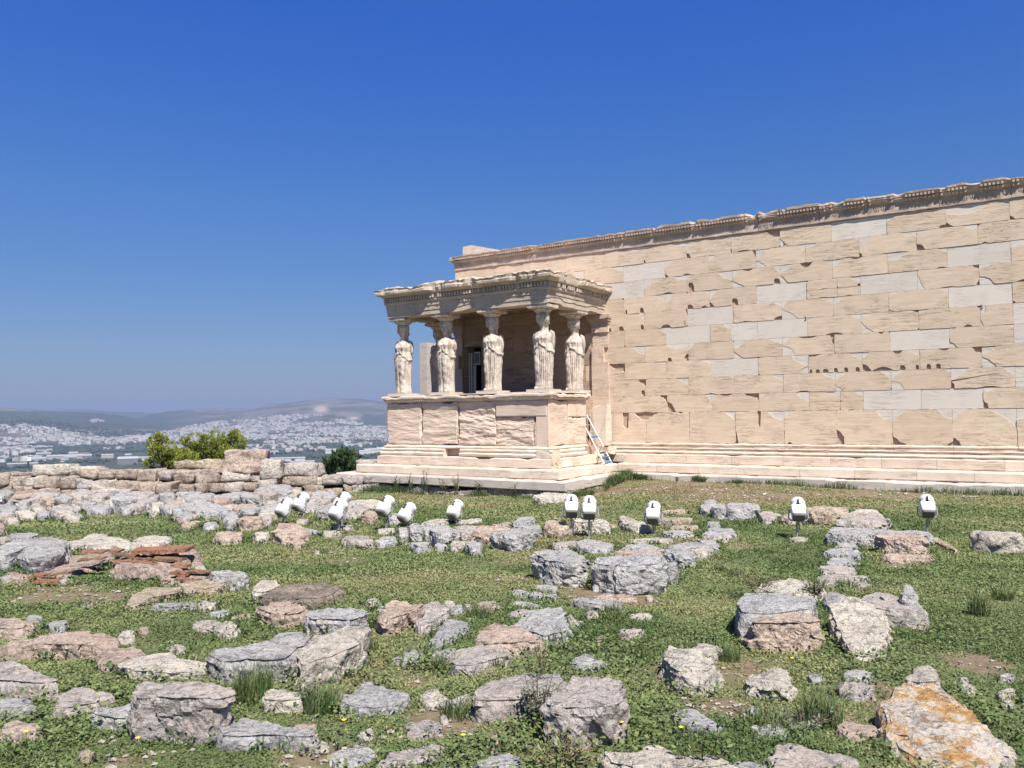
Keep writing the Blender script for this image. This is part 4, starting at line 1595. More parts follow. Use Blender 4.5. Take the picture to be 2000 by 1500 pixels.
def resample(poly, NA):
    poly = np.asarray(poly, float)
    c = poly.mean(0)
    A = 0
    cx = cy_ = 0
    for i in range(len(poly)):
        j = (i + 1) % len(poly)
        k = poly[i][0] * poly[j][1] - poly[j][0] * poly[i][1]
        A += k
        cx += (poly[i][0] + poly[j][0]) * k
        cy_ += (poly[i][1] + poly[j][1]) * k
    if abs(A) > 1e-6:
        c = np.array([cx / (3 * A), cy_ / (3 * A)])
    th = np.linspace(0, 2 * math.pi, NA, endpoint=False)
    R = np.zeros(NA)
    for i in range(len(poly)):
        p, q = poly[i] - c, poly[(i + 1) % len(poly)] - c
        e = q - p
        dx, dy = np.cos(th), np.sin(th)
        den = dx * e[1] - dy * e[0]
        den = np.where(np.abs(den) < 1e-9, 1e-9, den)
        t = (p[0] * e[1] - p[1] * e[0]) / den
        u = (p[0] * dy - p[1] * dx) / den
        R = np.where((u >= -1e-6) & (u <= 1 + 1e-6) & (t > 0), np.maximum(R, t), R)
    R = np.where(R <= 0, R[R > 0].mean() if (R > 0).any() else .1, R)
    R = (np.roll(R, 1) + 2 * R + np.roll(R, -1)) / 4
    return c, th, R


def rock(name, label, cat, poly, ztop, zbase, kind, seed, rough=1.0, tilt=(0., 0.), spread=1.04, group=None, sink=.12, mats=None, parent=None, dens=1.0, rnd_=.06):
    """a quarried or weathered stone: flat-ish top outline, side walls, buried foot"""
    poly = np.asarray(poly, float)
    size = float(np.sqrt(np.ptp(poly[:, 0]) ** 2 + np.ptp(poly[:, 1]) ** 2))
    c, th, _ = resample(poly, 16)
    dist = math.hypot(c[0], c[1])
    NA = int(np.clip(size * 900 / dist * dens, 22, 150))
    c, th, R = resample(poly, NA)
    h = max(ztop - zbase, .01)
    hb = h + sink
    r = random.Random(seed)
    nT = int(np.clip(NA / 6, 4, 20))
    nS = int(np.clip(hb / size * NA * .55, 4, 26))
    rows = []
    er = min(.035 + .02 * r.random(), h * .5)          # rounded edge
    mr = R.mean()
    for i in range(1, nT + 1):
        t = (i / nT) ** .85
        rr = np.maximum(R * t - (er * .45 if i == nT else 0), R * .05)
        crownz = rnd_ * h * (1 - t * t)
        rows.append((rr, np.full(NA, ztop + crownz - (0.0 if i < nT else er * .12))))
    ph = r.random() * 6
    for i in range(1, nS + 1):
        s = i / nS
        bulge = 1 + (spread - 1) * s + .025 * math.sin(s * math.pi)
        wav = 1 + .05 * s * np.sin(th * 2 + ph) * rough
        rr = R * bulge * wav
        rows.append((rr, np.full(NA, ztop - er * .4 - (hb - er * .4) * s)))
    V = [(c[0], c[1], ztop + rnd_ * h)]
    P = np.concatenate([np.stack([c[0] + rr * np.cos(th), c[1] + rr * np.sin(th), zz], 1) for rr, zz in rows])
    V = np.concatenate([np.array(V), P])
    # tilt of the top about the centre
    rel = V[:, :2] - c
    fade = np.clip((V[:, 2] - (zbase - sink)) / hb, 0, 1)
    V[:, 2] += (rel[:, 0] * tilt[0] + rel[:, 1] * tilt[1]) * fade
    sc = 1 / max(size, .1)
    d1, d2, cell = worley(V * np.array([1, 1, 1.3]) * sc * 3.3 + seed, seed)
    low = fbm(V * sc * 2.2 + seed * 3.1, 3, seed)
    mid = fbm(V * 6.5 + seed, 4, seed + 5)
    mid = .55 * mid + .9 * (.35 - np.abs(fbm(V * 4.2 + seed + 50, 4, seed + 7)))
    fine = fbm(V * 22 + seed, 3, seed + 6)
    n = np.zeros_like(V)
    n[:, :2] = rel / (np.linalg.norm(rel, axis=1, keepdims=True) + 1e-6)
    istop = np.zeros(len(V), bool)
    istop[:1 + nT * NA] = True
    tt = np.concatenate([[0.], np.repeat([(i / nT) ** .85 for i in range(1, nT + 1)], NA), np.ones(nS * NA)])
    w = (tt ** 2.5)[:, None]
    amp = size * .030 * rough
    disp = (low * .8 + (cell - .5) * 1.9) * amp
    ms = min(.030, size * .06) * rough
    disp = disp + mid * ms + fine * ms * .35
    side = n * w
    V2 = V.copy()
    V2[:, :2] += side[:, :2] * disp[:, None]
    V2[:, 2] += np.where(istop, .5, .5 * fade) * (low * amp * .55 + (cell - .5) * amp * .5 + mid * ms * .9 + fine * ms * .4)
    idx = 1 + np.arange((nT + nS) * NA).reshape(nT + nS, NA)
    j = (np.arange(NA) + 1) % NA
    Fc = [(0, int(idx[0][k]), int(idx[0][(k + 1) % NA])) for k in range(NA)]
    Fc += np.stack([idx[:-1].ravel(), idx[1:].ravel(), idx[1:][:, j].ravel(), idx[:-1][:, j].ravel()], 1).tolist()
    o = mk(name, V2, Fc, mats or [KIND[kind]], parent, NA < 60, loc=(c[0], c[1], zbase))
    o.rotation_euler = (0, 0, 0)
    tag(o, label, cat, group)
    if parent is None:
        full = np.stack([c[0] + R * spread * np.cos(th), c[1] + R * spread * np.sin(th)], 1)
        STONE_POLYS.append(full[::max(1, NA // 24)])
    return o


seed_ = [100]


def S(reg, pts, fh, kind, label, name='stone_block', cat='stone', rough=1.0, tilt=0.0, spread=1.04, lift=None, sink=.12, rnd_=.06, group=None):
    ox, oy, s = REG[reg]
    P = [(ox + x * s, oy + y * s) for x, y in pts]
    fhp = fh * s
    fx, fy = max(P, key=lambda q: q[1])
    seed_[0] += 1
    if lift is None:
        g = on_ground(fx, fy + fhp)
        dep = float(np.dot(g, CF))
        zb = float(g[2])
    else:
        dep, zb = lift
        zb = zb
    h = fhp * dep / F0 * 1.06 + .014 + .0008 * dep
    zt = zb + h
    W = []
    for x, y in P:
        q = at_z(x, y, zt + 0)
        W.append(q[:2])
    if dep > 9.5 and lift is None:
        W = np.array(W)
        W = W.mean(0) + (W - W.mean(0)) * (1.07 if dep < 14 else 1.12)
        zt += .12 * h
    return rock(name, label, cat, W, zt, zb - .0, kind, seed_[0], rough, (tilt * CF[0], tilt * CF[1]), spread, group, sink, rnd_=rnd_)


B, F_, R_ = 'boulder', 'flat_stone', 'rubble_stone'
# --- foreground, bottom left to bottom right
S('5', [(-80, 270), (60, 262), (150, 285), (210, 340), (120, 355), (-80, 345)], 75, 'p', 'pinkish rough stone cut by the left edge, above the long flat pink one', B)
S('5', [(10, 500), (150, 440), (370, 400), (600, 375), (830, 385), (910, 425), (915, 470), (760, 490), (560, 480), (340, 470), (150, 500)], 95, 'p', 'long flat pinkish pitted stone at lower left in the grass', F_, rough=1.1)
S('5', [(760, 560), (850, 510), (1050, 485), (1120, 510), (1130, 560), (950, 600), (830, 620)], 50, 'p', 'small pink-grey stone with a white patch, left of the mottled white one', B)
S('5', [(950, 650), (1120, 560), (1270, 535), (1450, 560), (1600, 580), (1640, 640), (1620, 690), (1300, 700), (1050, 690)], 40, 'w', 'flat whitish mottled stone left of the two big grey boulders', F_, rough=1.4)
S('5', [(-60, 620), (60, 620), (250, 670), (460, 740), (460, 770), (360, 780), (200, 770), (-60, 740)], 100, 'm', 'grey-pink stone with a rusty tip at the left edge, above the smooth oval one', B)
S('5', [(-60, 900), (100, 885), (240, 900), (290, 925), (220, 955), (100, 970), (-60, 975)], 60, 'g', 'smooth oval blue-grey stone at the left edge near the bottom', B, rough=.6)
S('5', [(430, 890), (560, 810), (720, 810), (860, 850), (905, 900), (700, 935), (560, 960), (400, 985)], 55, 'm', 'brownish grey wedge-shaped stone left of the big blocky stone at lower left', B)
S('5', [(690, 1010), (860, 960), (1020, 925), (1060, 960), (1060, 1050), (900, 1055)], 70, 'g', 'low grey stone touching the left side of the big blocky pinkish stone', B)
S('5', [(1025, 850), (1120, 780), (1300, 770), (1640, 765), (1790, 795), (1870, 860), (1720, 905), (1400, 895), (1200, 885), (1040, 900)], 305, 'm', 'big tall pinkish-grey block with a flat top at lower left', spread=.96, rough=1.2)
S('6', [(-220, 1140), (-20, 1060), (150, 1070), (400, 1110), (570, 1160), (560, 1190), (440, 1200), (250, 1180), (0, 1190), (-190, 1190)], 90, 'g', 'long smooth grey slab near the bottom edge, right of the big pinkish block', F_, rough=.8)
S('6', [(-280, 560), (-200, 510), (60, 470), (200, 430), (290, 370), (400, 375), (475, 430), (370, 560), (300, 600), (0, 600), (-200, 610)], 130, 'g', 'big blue-grey boulder leaning against the pale angular boulder, left of it', B, rough=1.1)
S('5', [(590, 1330), (650, 1290), (740, 1300), (750, 1330), (650, 1355)], 22, 't', 'small cream coloured stone in the grass at bottom left', R_)
S('6', [(370, 540), (480, 450), (720, 390), (790, 365), (955, 380), (970, 400), (900, 470), (720, 525), (560, 560), (430, 600)], 205, 'w', 'big pale angular boulder with a pointed upper right corner', B, spread=.93, rough=1.2, tilt=.12)
S('6', [(120, 850), (200, 815), (330, 825), (430, 860), (440, 905), (320, 920), (150, 910)], 65, 'w', 'small cream stone in weeds below the pair of big grey boulders', B, rough=.8)
S('6', [(690, 900), (850, 820), (960, 765), (1060, 820), (1200, 860), (1240, 910), (1200, 950), (1050, 965), (900, 970), (780, 940)], 40, 'g', 'low flat grey stone with a pitted face below the pale angular boulder', F_, rough=1.2)
S('6', [(110, 200), (180, 140), (330, 130), (430, 160), (490, 210), (400, 240), (250, 240)], 85, 'p', 'stone with a dark pink broken face below the brown crusted slab', B, rough=1.4)
S('6', [(100, 110), (180, 50), (330, 5), (560, -5), (700, 20), (755, 40), (700, 80), (600, 110), (450, 120), (250, 125)], 75, 'b', 'wide slab with a dark brown crust on top', F_)
S('2', [(-20, 1100), (30, 1040), (100, 1040), (190, 1090), (120, 1125), (40, 1145), (-30, 1140)], 80, 'w', 'pale rounded stone left of the brown crusted slab', B)
S('6', [(480, 260), (560, 200), (700, 180), (850, 185), (960, 220), (965, 250), (820, 285), (650, 280), (520, 290)], 90, 'g', 'grey fissured stone right of the one with the dark pink broken face', B, rough=1.3)
S('6', [(1040, 240), (1060, 170), (1190, 130), (1330, 145), (1390, 160), (1300, 220), (1180, 265), (1080, 290)], 100, 'p', 'pink deeply fissured stone, left half of a pair in the middle foreground', B, rough=1.5)
S('6', [(1290, 240), (1395, 165), (1480, 130), (1600, 190), (1555, 250), (1470, 300), (1350, 330)], 60, 'm', 'grey-pink fissured stone, right half of a pair in the middle foreground', B, rough=1.4)
S('6', [(1010, 210), (1040, 160), (1120, 158), (1050, 215)], 18, 'g', 'little grey stone tucked behind the pink fissured pair, at its left', R_)
S('6', [(1590, 180), (1680, 160), (1700, 195), (1620, 215)], 18, 'g', 'little weedy grey stone right of the fissured pair', R_)
S('6', [(1415, 475), (1500, 370), (1600, 275), (1700, 285), (1740, 320), (1730, 350), (1620, 420), (1490, 480)], 22, 'g', 'smooth slanting blue-grey slab right of the fissured pair', F_, rough=.6)
S('6', [(1140, 585), (1230, 535), (1330, 515), (1420, 560), (1330, 590), (1200, 605)], 18, 'g', 'small flat grey stone below the slanting blue-grey slab', F_)
S('6', [(1420, 600), (1480, 510), (1600, 490), (1650, 505), (1570, 560), (1500, 600)], 14, 'g', 'small grey stone touching the upper left of the long mauve slab', F_)
S('6', [(1520, 560), (1620, 520), (1850, 465), (2000, 480), (2080, 520), (2070, 560), (1900, 600), (1760, 640), (1640, 640)], 70, 'm', 'long mauve-grey slab with a whitish face in the centre foreground', B, rough=.9)
S('7', [(-130, 430), (-60, 350), (0, 325), (180, 320), (300, 350), (370, 400), (390, 440), (250, 435), (100, 450), (-60, 460)], 85, 'p', 'pinkish stone with a white fissured front, overlapped by the blue-grey boulder', B, rough=1.4)
S('7', [(90, 310), (230, 250), (400, 215), (520, 205), (560, 240), (580, 330), (500, 345), (400, 370), (300, 345), (180, 320)], 85, 'g', 'blue-grey faceted boulder with a flat sloping top in the centre foreground', B, rough=1.2, tilt=.1)
S('7', [(565, 235), (610, 240), (640, 300), (690, 285), (640, 345), (600, 350)], 22, 'w', 'small white crumbly stone right of the blue-grey faceted boulder', R_)
S('6', [(1510, 935), (1740, 840), (1760, 880), (1720, 950)], 25, 'g', 'thin dark grey wedge against the left end of the wide foreground slab', F_)
S('7', [(-170, 830), (-60, 740), (180, 660), (350, 650), (520, 665), (560, 700), (440, 835), (300, 870), (100, 880), (-110, 880)], 130, 'm', 'wide flat-topped grey slab in the centre, left of the biggest block', rough=.8)
S('7', [(410, 880), (510, 790), (620, 690), (800, 700), (970, 730), (1005, 780), (1020, 865), (900, 925), (700, 945), (520, 935), (425, 915)], 255, 'm', 'biggest squarish pinkish-grey block with a flat top, bottom centre', spread=.9, rough=1.3)
S('7', [(1270, 570), (1345, 475), (1480, 500), (1600, 530), (1690, 600), (1620, 655), (1400, 660)], 120, 'w', 'pale rock with a rounded peak and a low left shoulder', B, spread=1.22, rough=1.2, rnd_=.2)
S('7', [(1480, 490), (1560, 450), (1640, 450), (1735, 505), (1640, 535), (1560, 520)], 25, 'w', 'small white cracked stone behind the pale peaked rock', B)
S('7', [(1345, 980), (1400, 950), (1520, 940), (1620, 1000), (1760, 1095), (1620, 1105), (1500, 1095), (1440, 1040)], 12, 'g', 'flat blue slate slab lying flush in bare earth right of the biggest block', F_, rough=.5)
S('7', [(820, 1250), (950, 1230), (1300, 1245), (1600, 1290), (1740, 1310), (1800, 1350), (1500, 1400), (1100, 1400), (830, 1330)], 140, 'w', 'long pale pitted slab cut by the bottom edge, a leafy sprig before it', rough=1.2)
S('7', [(1760, 1370), (1850, 1330), (2000, 1345), (2060, 1390), (1900, 1430)], 30, 'g', 'low grey stone at the bottom edge between the pale slab and the mauve one', F_)
S('7', [(-100, 1340), (-20, 1270), (130, 1265), (230, 1300), (220, 1390), (-80, 1410)], 20, 'g', 'flat crackled grey stone at the bottom edge, left of the biggest block', F_)
S('6', [(1020, 1420), (1150, 1330), (1300, 1300), (1450, 1255), (1550, 1260), (1520, 1320), (1450, 1380), (1250, 1450)], 24, 'm', 'flat grey-brown stone with a pointed right end at the bottom edge', F_)
S('6', [(650, 1340), (740, 1290), (900, 1260), (1040, 1290), (1040, 1340), (960, 1380), (800, 1420), (680, 1420)], 10, 'g', 'dark grey flush slab sprinkled with white pebbles at the bottom', F_, rough=.5)
S('6', [(1250, 1140), (1260, 1080), (1450, 1055), (1530, 1090), (1540, 1160), (1400, 1195), (1270, 1205)], 10, 'm', 'dull brownish flush stone in bare earth near the bottom centre', F_)
S('6', [(860, 1200), (900, 1150), (980, 1135), (1005, 1175), (970, 1205)], 16, 'w', 'fist-sized pale stone above the dark flush slab with white pebbles', R_)
S('6', [(1505, 1035), (1550, 1010), (1585, 1040), (1575, 1075), (1530, 1070)], 15, 'w', 'fist-sized cream stone beside the dull brownish flush stone', R_)
S('6', [(1900, 1200), (1940, 1155), (1975, 1170), (1970, 1210), (1920, 1225)], 70, 't', 'small upright cream stone above the crackled grey stone', R_)
S('6', [(540, 1260), (580, 1215), (650, 1250), (665, 1285), (600, 1295)], 18, 'w', 'small pale stone right of the long smooth grey slab', R_)
S('8', [(1040, 850), (1160, 800), (1400, 805), (1560, 900), (1830, 1100), (1950, 1195), (1955, 1260), (1850, 1310), (1500, 1290), (1250, 1240), (1050, 1150), (985, 1060), (1010, 950)], 80, 'l', 'large white slab covered with orange lichen at the bottom right corner', tilt=.14, rough=1.0)
S('8', [(-20, 720), (100, 660), (230, 620), (320, 680), (345, 740), (290, 790), (150, 780), (0, 770)], 35, 'w', 'low white crystalline stone right of the pale peaked rock', B, rough=1.4, rnd_=.4)
S('8', [(1140, 670), (1200, 620), (1310, 598), (1365, 650), (1390, 710), (1250, 725), (1140, 700)], 85, 'w', 'rounded speckled white stone just above the orange lichen slab', B, rnd_=.15)
S('8', [(610, 1010), (700, 990), (930, 1015), (950, 1060), (800, 1110), (700, 1100)], 14, 'p', 'flat pinkish stone left of the orange lichen slab', F_)
S('8', [(110, 1270), (210, 1200), (350, 1160), (550, 1195), (700, 1240), (740, 1300), (500, 1370), (150, 1370)], 30, 'm', 'mauve rounded stone at the bottom edge between pale slab and orange lichen slab', B)
# --- the right-hand row
S('8', [(0, 240), (60, 212), (220, 200), (380, 182), (470, 215), (550, 270), (400, 285), (200, 290), (20, 285)], 175, 'p', 'big tan-pink block with a rough front, at the near end of the right-hand stone row', spread=1.0, rough=1.2)
S('8', [(612, 215), (700, 188), (850, 200), (955, 240), (990, 330), (985, 420), (850, 440), (740, 420), (665, 330)], 115, 'w', 'pinkish-white block standing on its narrow side right of the big tan-pink one', spread=.9, rough=1.2, tilt=.2)
blk = S('8', [(800, 130), (845, 80), (950, 62), (1080, 90), (1240, 150), (1285, 200), (1200, 215), (1000, 195), (870, 170)], 105, 'm', 'rounded pink-grey block carrying two small stones on its back', rough=.8, rnd_=.1)
g_ = on_ground(1460 + 1200 * .27, 1140 + 320 * .27)
zt_ = float(g_[2]) + 105 * .27 * float(np.dot(g_, CF)) / F0
dp_ = float(np.dot(g_, CF))
S('8', [(1095, 70), (1150, 5), (1190, 5), (1235, 75), (1180, 95), (1110, 90)], 75, 'g', 'pointed blue-grey stone perched on the rounded pink-grey block', B, spread=1.1, lift=(dp_, zt_), sink=.02)
S('8', [(955, 95), (975, 65), (1030, 75), (1050, 110), (1000, 120)], 34, 'w', 'small pale stone lying on the rounded block, left of the pointed one', R_, lift=(dp_, zt_), sink=.02)
S('F', [(1437, 1180), (1450, 1158), (1520, 1157), (1590, 1165), (1585, 1190), (1500, 1200), (1445, 1197)], 52, 'g', 'blue-grey block with a flat weedy top, behind the big tan-pink one', rough=.6)
S('F', [(1478, 1148), (1500, 1135), (1560, 1130), (1610, 1140), (1607, 1155), (1520, 1162)], 14, 'w', 'pale slab with small weeds on it, behind the weedy blue-grey block', F_)
S('4', [(485, 935), (560, 905), (650, 930), (760, 985), (815, 1025), (790, 1045), (650, 1045), (540, 1035)], 25, 'g', 'smooth blue-grey stone sloping right, behind the pinkish-white standing block', F_, rough=.6)
S('4', [(555, 475), (580, 435), (760, 438), (1240, 460), (1275, 480), (1200, 500), (850, 490), (700, 490)], 75, 'g', 'long blue-grey block with a chiselled front, upper end of the right-hand row')
S('4', [(595, 380), (650, 335), (820, 326), (930, 335), (975, 370), (950, 390), (750, 385)], 52, 'm', 'pale pink rounded block behind the long blue-grey one', B)
S('4', [(690, 312), (750, 292), (885, 292), (885, 322), (760, 330)], 12, 'w', 'thin pale slab behind the pale pink rounded block', F_)
S('4', [(580, 570), (620, 542), (720, 545), (760, 560), (740, 585), (640, 590)], 16, 'g', 'low crumbly grey stone below the long blue-grey block', F_)
S('4', [(505, 620), (530, 588), (640, 585), (780, 612), (750, 635), (600, 640)], 16, 'g', 'first blue-grey step stone of the row, counted down from the long block', F_)
S('4', [(490, 682), (530, 657), (680, 655), (785, 690), (700, 710), (540, 708)], 14, 'g', 'second blue-grey step stone of the row, with a tapering right end', F_)
S('4', [(470, 730), (480, 705), (620, 702), (740, 722), (740, 760), (600, 760), (480, 762)], 18, 'm', 'pinkish step stone below the tapering blue-grey one', F_)
S('4', [(440, 815), (480, 777), (620, 765), (820, 790), (830, 812), (700, 825), (600, 860), (480, 850)], 18, 'm', 'wide pale step stone with a grass tuft on its right', F_)
S('4', [(610, 860), (680, 828), (800, 832), (850, 858), (760, 880)], 12, 'm', 'lowest small step stone half hidden by the grass tuft', F_)
S('4', [(905, 495), (1000, 480), (1200, 482), (1270, 500), (1275, 530), (1120, 535), (930, 520)], 92, 'p', 'pink block with deep cracks, left of the tan slab by the right lamp', rough=1.3)
S('4', [(940, 640), (1050, 625), (1290, 630), (1320, 655), (1100, 660)], 24, 'p', 'flat pink slab lying under the cracked pink block', F_)
S('4', [(1280, 500), (1350, 498), (1490, 590), (1480, 605), (1350, 540), (1280, 520)], 14, 't', 'thin tan slab sloping away from the foot of the rightmost lamp', F_)
S('4', [(1630, 468), (1800, 470), (1950, 480), (1985, 505), (1800, 512), (1650, 500)], 100, 'w', 'pale grooved block lying alone at the right edge', rough=1.1)
S('4', [(10, 330), (40, 310), (160, 320), (165, 345), (80, 365), (30, 355)], 22, 'm', 'small mauve stone left of the lamp pole near the long tan block', B)
S('4', [(170, 350), (230, 320), (300, 318), (360, 340), (350, 365), (240, 365)], 28, 'p', 'rounded pinkish stone directly behind the pole of the second lamp from the right', B)
S('4', [(370, 300), (400, 282), (640, 286), (650, 305), (520, 318), (400, 310)], 72, 't', 'long tan block with a pinkish top right of the second lamp from the right')
S('4', [(235, 503), (330, 492), (378, 505), (355, 522), (245, 518)], 8, 'w', 'small concrete base plate under the second lamp from the right', F_, rough=.2)
# --- the middle heap
S('3', [(165, 645), (240, 612), (440, 590), (520, 620), (600, 695), (430, 715), (250, 685)], 165, 'g', 'big blue-grey boulder with a flat broken face, left of the middle pair', B, spread=.92, rough=1.3)
S('3', [(615, 715), (660, 670), (800, 650), (1000, 642), (1120, 645), (1170, 660), (1150, 715), (950, 735), (750, 730)], 195, 'g', 'biggest grey boulder of the middle pair, undercut at its base', B, spread=.86, rough=1.3)
S('3', [(780, 622), (1000, 612), (1130, 625), (1130, 660), (1000, 655), (800, 640)], 30, 'p', 'stone with a reddish top directly behind the biggest middle boulder', F_)
S('3', [(830, 590), (1000, 560), (1160, 590), (1185, 620), (1000, 615), (860, 608)], 25, 'g', 'wide grey slab behind the reddish-topped stone', F_)
S('3', [(500, 548), (600, 530), (770, 570), (760, 598), (640, 615), (520, 590)], 22, 'g', 'smooth grey slab behind the gap of the middle pair', F_, rough=.7)
S('3', [(320, 562), (430, 545), (520, 550), (500, 582), (340, 588)], 18, 'm', 'flat mauve stone behind the left boulder of the middle pair', F_)
S('3', [(1180, 632), (1195, 615), (1380, 622), (1415, 660), (1300, 668)], 65, 'g', 'grey block right behind the biggest middle boulder', B)
S('3', [(1175, 715), (1290, 690), (1275, 735), (1190, 745)], 115, 'g', 'narrow upright grey stone squeezed against the right side of the biggest boulder')
S('3', [(1370, 612), (1480, 590), (1515, 630), (1440, 648)], 30, 'w', 'whitish lumpy stone at the right flank of the middle heap', B)
S('3', [(1220, 582), (1330, 545), (1500, 560), (1555, 600), (1450, 600), (1280, 600)], 30, 'g', 'long grey slab on the right flank of the middle heap', F_)
S('3', [(1430, 532), (1560, 540), (1600, 585), (1590, 610), (1500, 575)], 25, 'g', 'small grey stone at the rightmost tip of the middle heap', B)
S('3', [(1170, 490), (1230, 452), (1400, 470), (1412, 488), (1300, 500)], 14, 'g', 'low grey slab in front of the lamp that stands by the tan slabs', F_)
S('3', [(1220, 442), (1270, 417), (1430, 422), (1430, 438), (1300, 450)], 12, 't', 'narrow tan slab behind the low grey one', F_)
S('3', [(1460, 490), (1540, 442), (1680, 447), (1718, 488), (1600, 505)], 16, 'g', 'low wide grey stone in the grass right of the middle heap', F_)
S('3', [(1495, 410), (1530, 387), (1600, 395), (1600, 422), (1540, 430)], 10, 'g', 'small flat grey stone up the slope from the low wide one', F_)
S('3', [(900, 532), (1100, 515), (1250, 530), (1200, 543), (950, 545)], 12, 'w', 'thin whitish slab at the back of the middle heap', F_)
S('3', [(1400, 522), (1670, 520), (1640, 540), (1450, 540)], 12, 'w', 'thin pale slab at the back right of the middle heap', F_)
S('3', [(1455, 290), (1490, 240), (1550, 228), (1580, 270), (1520, 295)], 36, 'g', 'light grey lumpy stone, left one of three under the long wall', B, rnd_=.2)
S('3', [(1540, 280), (1580, 258), (1640, 262), (1645, 295), (1580, 300)], 55, 'g', 'darker grey stone, middle one of three under the long wall', B)
S('3', [(1660, 280), (1700, 256), (1870, 256), (1885, 285), (1800, 298), (1680, 298)], 58, 'g', 'wide dark grey stone, right one of three under the long wall', B)
S('3', [(1910, 335), (1940, 314), (2010, 318), (2030, 350), (1960, 365)], 24, 'm', 'pink-grey stone down the slope right of the three grey ones', B)
S('3', [(1145, 382), (1160, 367), (1370, 370), (1380, 382), (1250, 392)], 45, 't', 'tan block with a dark front behind the lamp next to the lone pair of lamps', rough=1.2)
S('3', [(1150, 312), (1200, 300), (1330, 302), (1350, 322), (1240, 325)], 10, 't', 'thin tan slab in the grass above the tan block', F_)
S('3', [(815, 372), (840, 332), (900, 345), (1040, 400), (1055, 430), (940, 432), (860, 410)], 36, 'w', 'pale wedge-shaped block sloping down to the right, right of the paired lamps')
S('3', [(755, 412), (800, 402), (812, 425), (765, 432)], 14, 't', 'small brownish stone between the paired lamps and the pale wedge', R_)
S('3', [(470, 400), (500, 377), (700, 372), (745, 398), (740, 415), (600, 408)], 62, 'w', 'long pale pitted block behind the poles of the paired lamps', rough=1.3)
S('3', [(245, 425), (300, 392), (400, 400), (440, 430), (380, 440), (280, 432)], 62, 'p', 'pinkish block with a dark front left of the paired lamps', rough=1.3)
S('3', [(0, 400), (60, 357), (170, 352), (175, 382), (80, 408)], 26, 'g', 'flat grey stone resting on the back of the left end of the middle wall', F_)
S('3', [(10, 435), (100, 412), (200, 422), (230, 465), (120, 450)], 34, 'g', 'grey sloping stone below the flat one at the left end of the middle wall', B)
S('3', [(-180, 495), (-60, 455), (0, 450), (140, 458), (165, 495), (60, 512), (-50, 512)], 85, 'g', 'large overhanging grey stone at the right end of the low rubble wall', B, spread=.9, rough=1.4)
S('3', [(170, 882), (230, 868), (360, 888), (340, 912), (200, 908)], 12, 'g', 'low grey stone under the left middle boulder', F_)
S('3', [(0, 930), (60, 918), (380, 962), (330, 975), (80, 962), (0, 948)], 12, 'g', 'long thin grey stone strip sunk in the grass below the middle pair', F_)
S('3', [(440, 990), (500, 964), (650, 988), (830, 1010), (880, 1045), (830, 1055), (700, 1040), (560, 1010)], 32, 'g', 'grey kerb-like stone with a grass tuft at its right end', F_)
S('3', [(620, 972), (750, 948), (930, 952), (965, 982), (850, 992)], 10, 'p', 'reddish flush stone right under the biggest middle boulder', F_)
S('3', [(0, 1002), (100, 1010), (250, 1033), (180, 1048), (0, 1030)], 12, 'g', 'thin grey stone strip above the blue-grey faceted boulder', F_)
S('3', [(1030, 965), (1050, 945), (1085, 965), (1075, 990), (1045, 985)], 10, 'w', 'small white stone at the right foot of the biggest middle boulder', R_)
S('3', [(550, 1090), (600, 1075), (675, 1080), (670, 1105), (590, 1110)], 40, 'm', 'rounded grey stone behind the grass tuft, below the kerb-like stone', B)
S('3', [(420, 1115), (470, 1110), (490, 1150), (440, 1170)], 20, 'w', 'pale broken stone behind the blue-grey faceted boulder', R_)
S('3', [(-40, 1110), (40, 1075), (140, 1065), (200, 1090), (120, 1110), (20, 1125)], 16, 'm', 'flat mauve stone behind the blue-grey faceted boulder, at its left', F_)
# --- low rubble wall left of the middle heap
S('2', [(1625, 695), (1680, 655), (1850, 650), (1960, 668), (1950, 695), (1850, 708), (1700, 715)], 60, 'p', 'pinkish overhanging stone on the low rubble wall, left of the large grey one', B, spread=.9, rough=1.3)
S('2', [(1310, 690), (1340, 652), (1430, 645), (1480, 680), (1460, 712), (1370, 715)], 85, 'g', 'tall rounded grey stone in the middle of the low rubble wall', B, rough=1.2)
S('2', [(1145, 645), (1200, 625), (1240, 640), (1250, 678), (1160, 680)], 70, 'g', 'upright grey stone near the left end of the low rubble wall', B)
S('2', [(1252, 655), (1300, 637), (1330, 655), (1300, 695), (1262, 690)], 45, 'g', 'narrow grey stone leaning between two bigger ones on the low rubble wall', B)
S('2', [(1060, 680), (1100, 656), (1140, 665), (1145, 695), (1075, 702)], 52, 'g', 'dark grey stone at the left end of the low rubble wall', B)
S('2', [(1500, 672), (1560, 647), (1660, 652), (1640, 695), (1545, 700)], 62, 'm', 'mauve-grey stone under the pinkish overhanging one', B)
S('2', [(1165, 785), (1220, 768), (1300, 758), (1320, 788), (1230, 808)], 36, 'g', 'low craggy stone at the left foot of the low rubble wall', R_, rough=1.5)
S('2', [(1450, 785), (1500, 757), (1560, 762), (1560, 795), (1480, 805)], 34, 'w', 'lumpy pale stone at the foot of the low rubble wall', R_, rough=1.4)
S('2', [(1580, 790), (1620, 765), (1680, 775), (1690, 810), (1620, 825)], 40, 'g', 'grey stone in the shade under the pinkish overhanging one', R_)
S('2', [(1340, 775), (1400, 768), (1440, 790), (1400, 810), (1350, 805)], 26, 'g', 'grey stone at the foot of the tall rounded one', R_)
S('2', [(1320, 592), (1470, 590), (1440, 612), (1330, 638), (1250, 622)], 12, 'w', 'pale thin slab on the grass behind the low rubble wall', F_)
S('2', [(1500, 602), (1690, 590), (1680, 608), (1530, 618)], 12, 'w', 'pale thin slab right behind the lamp at the low rubble wall', F_)
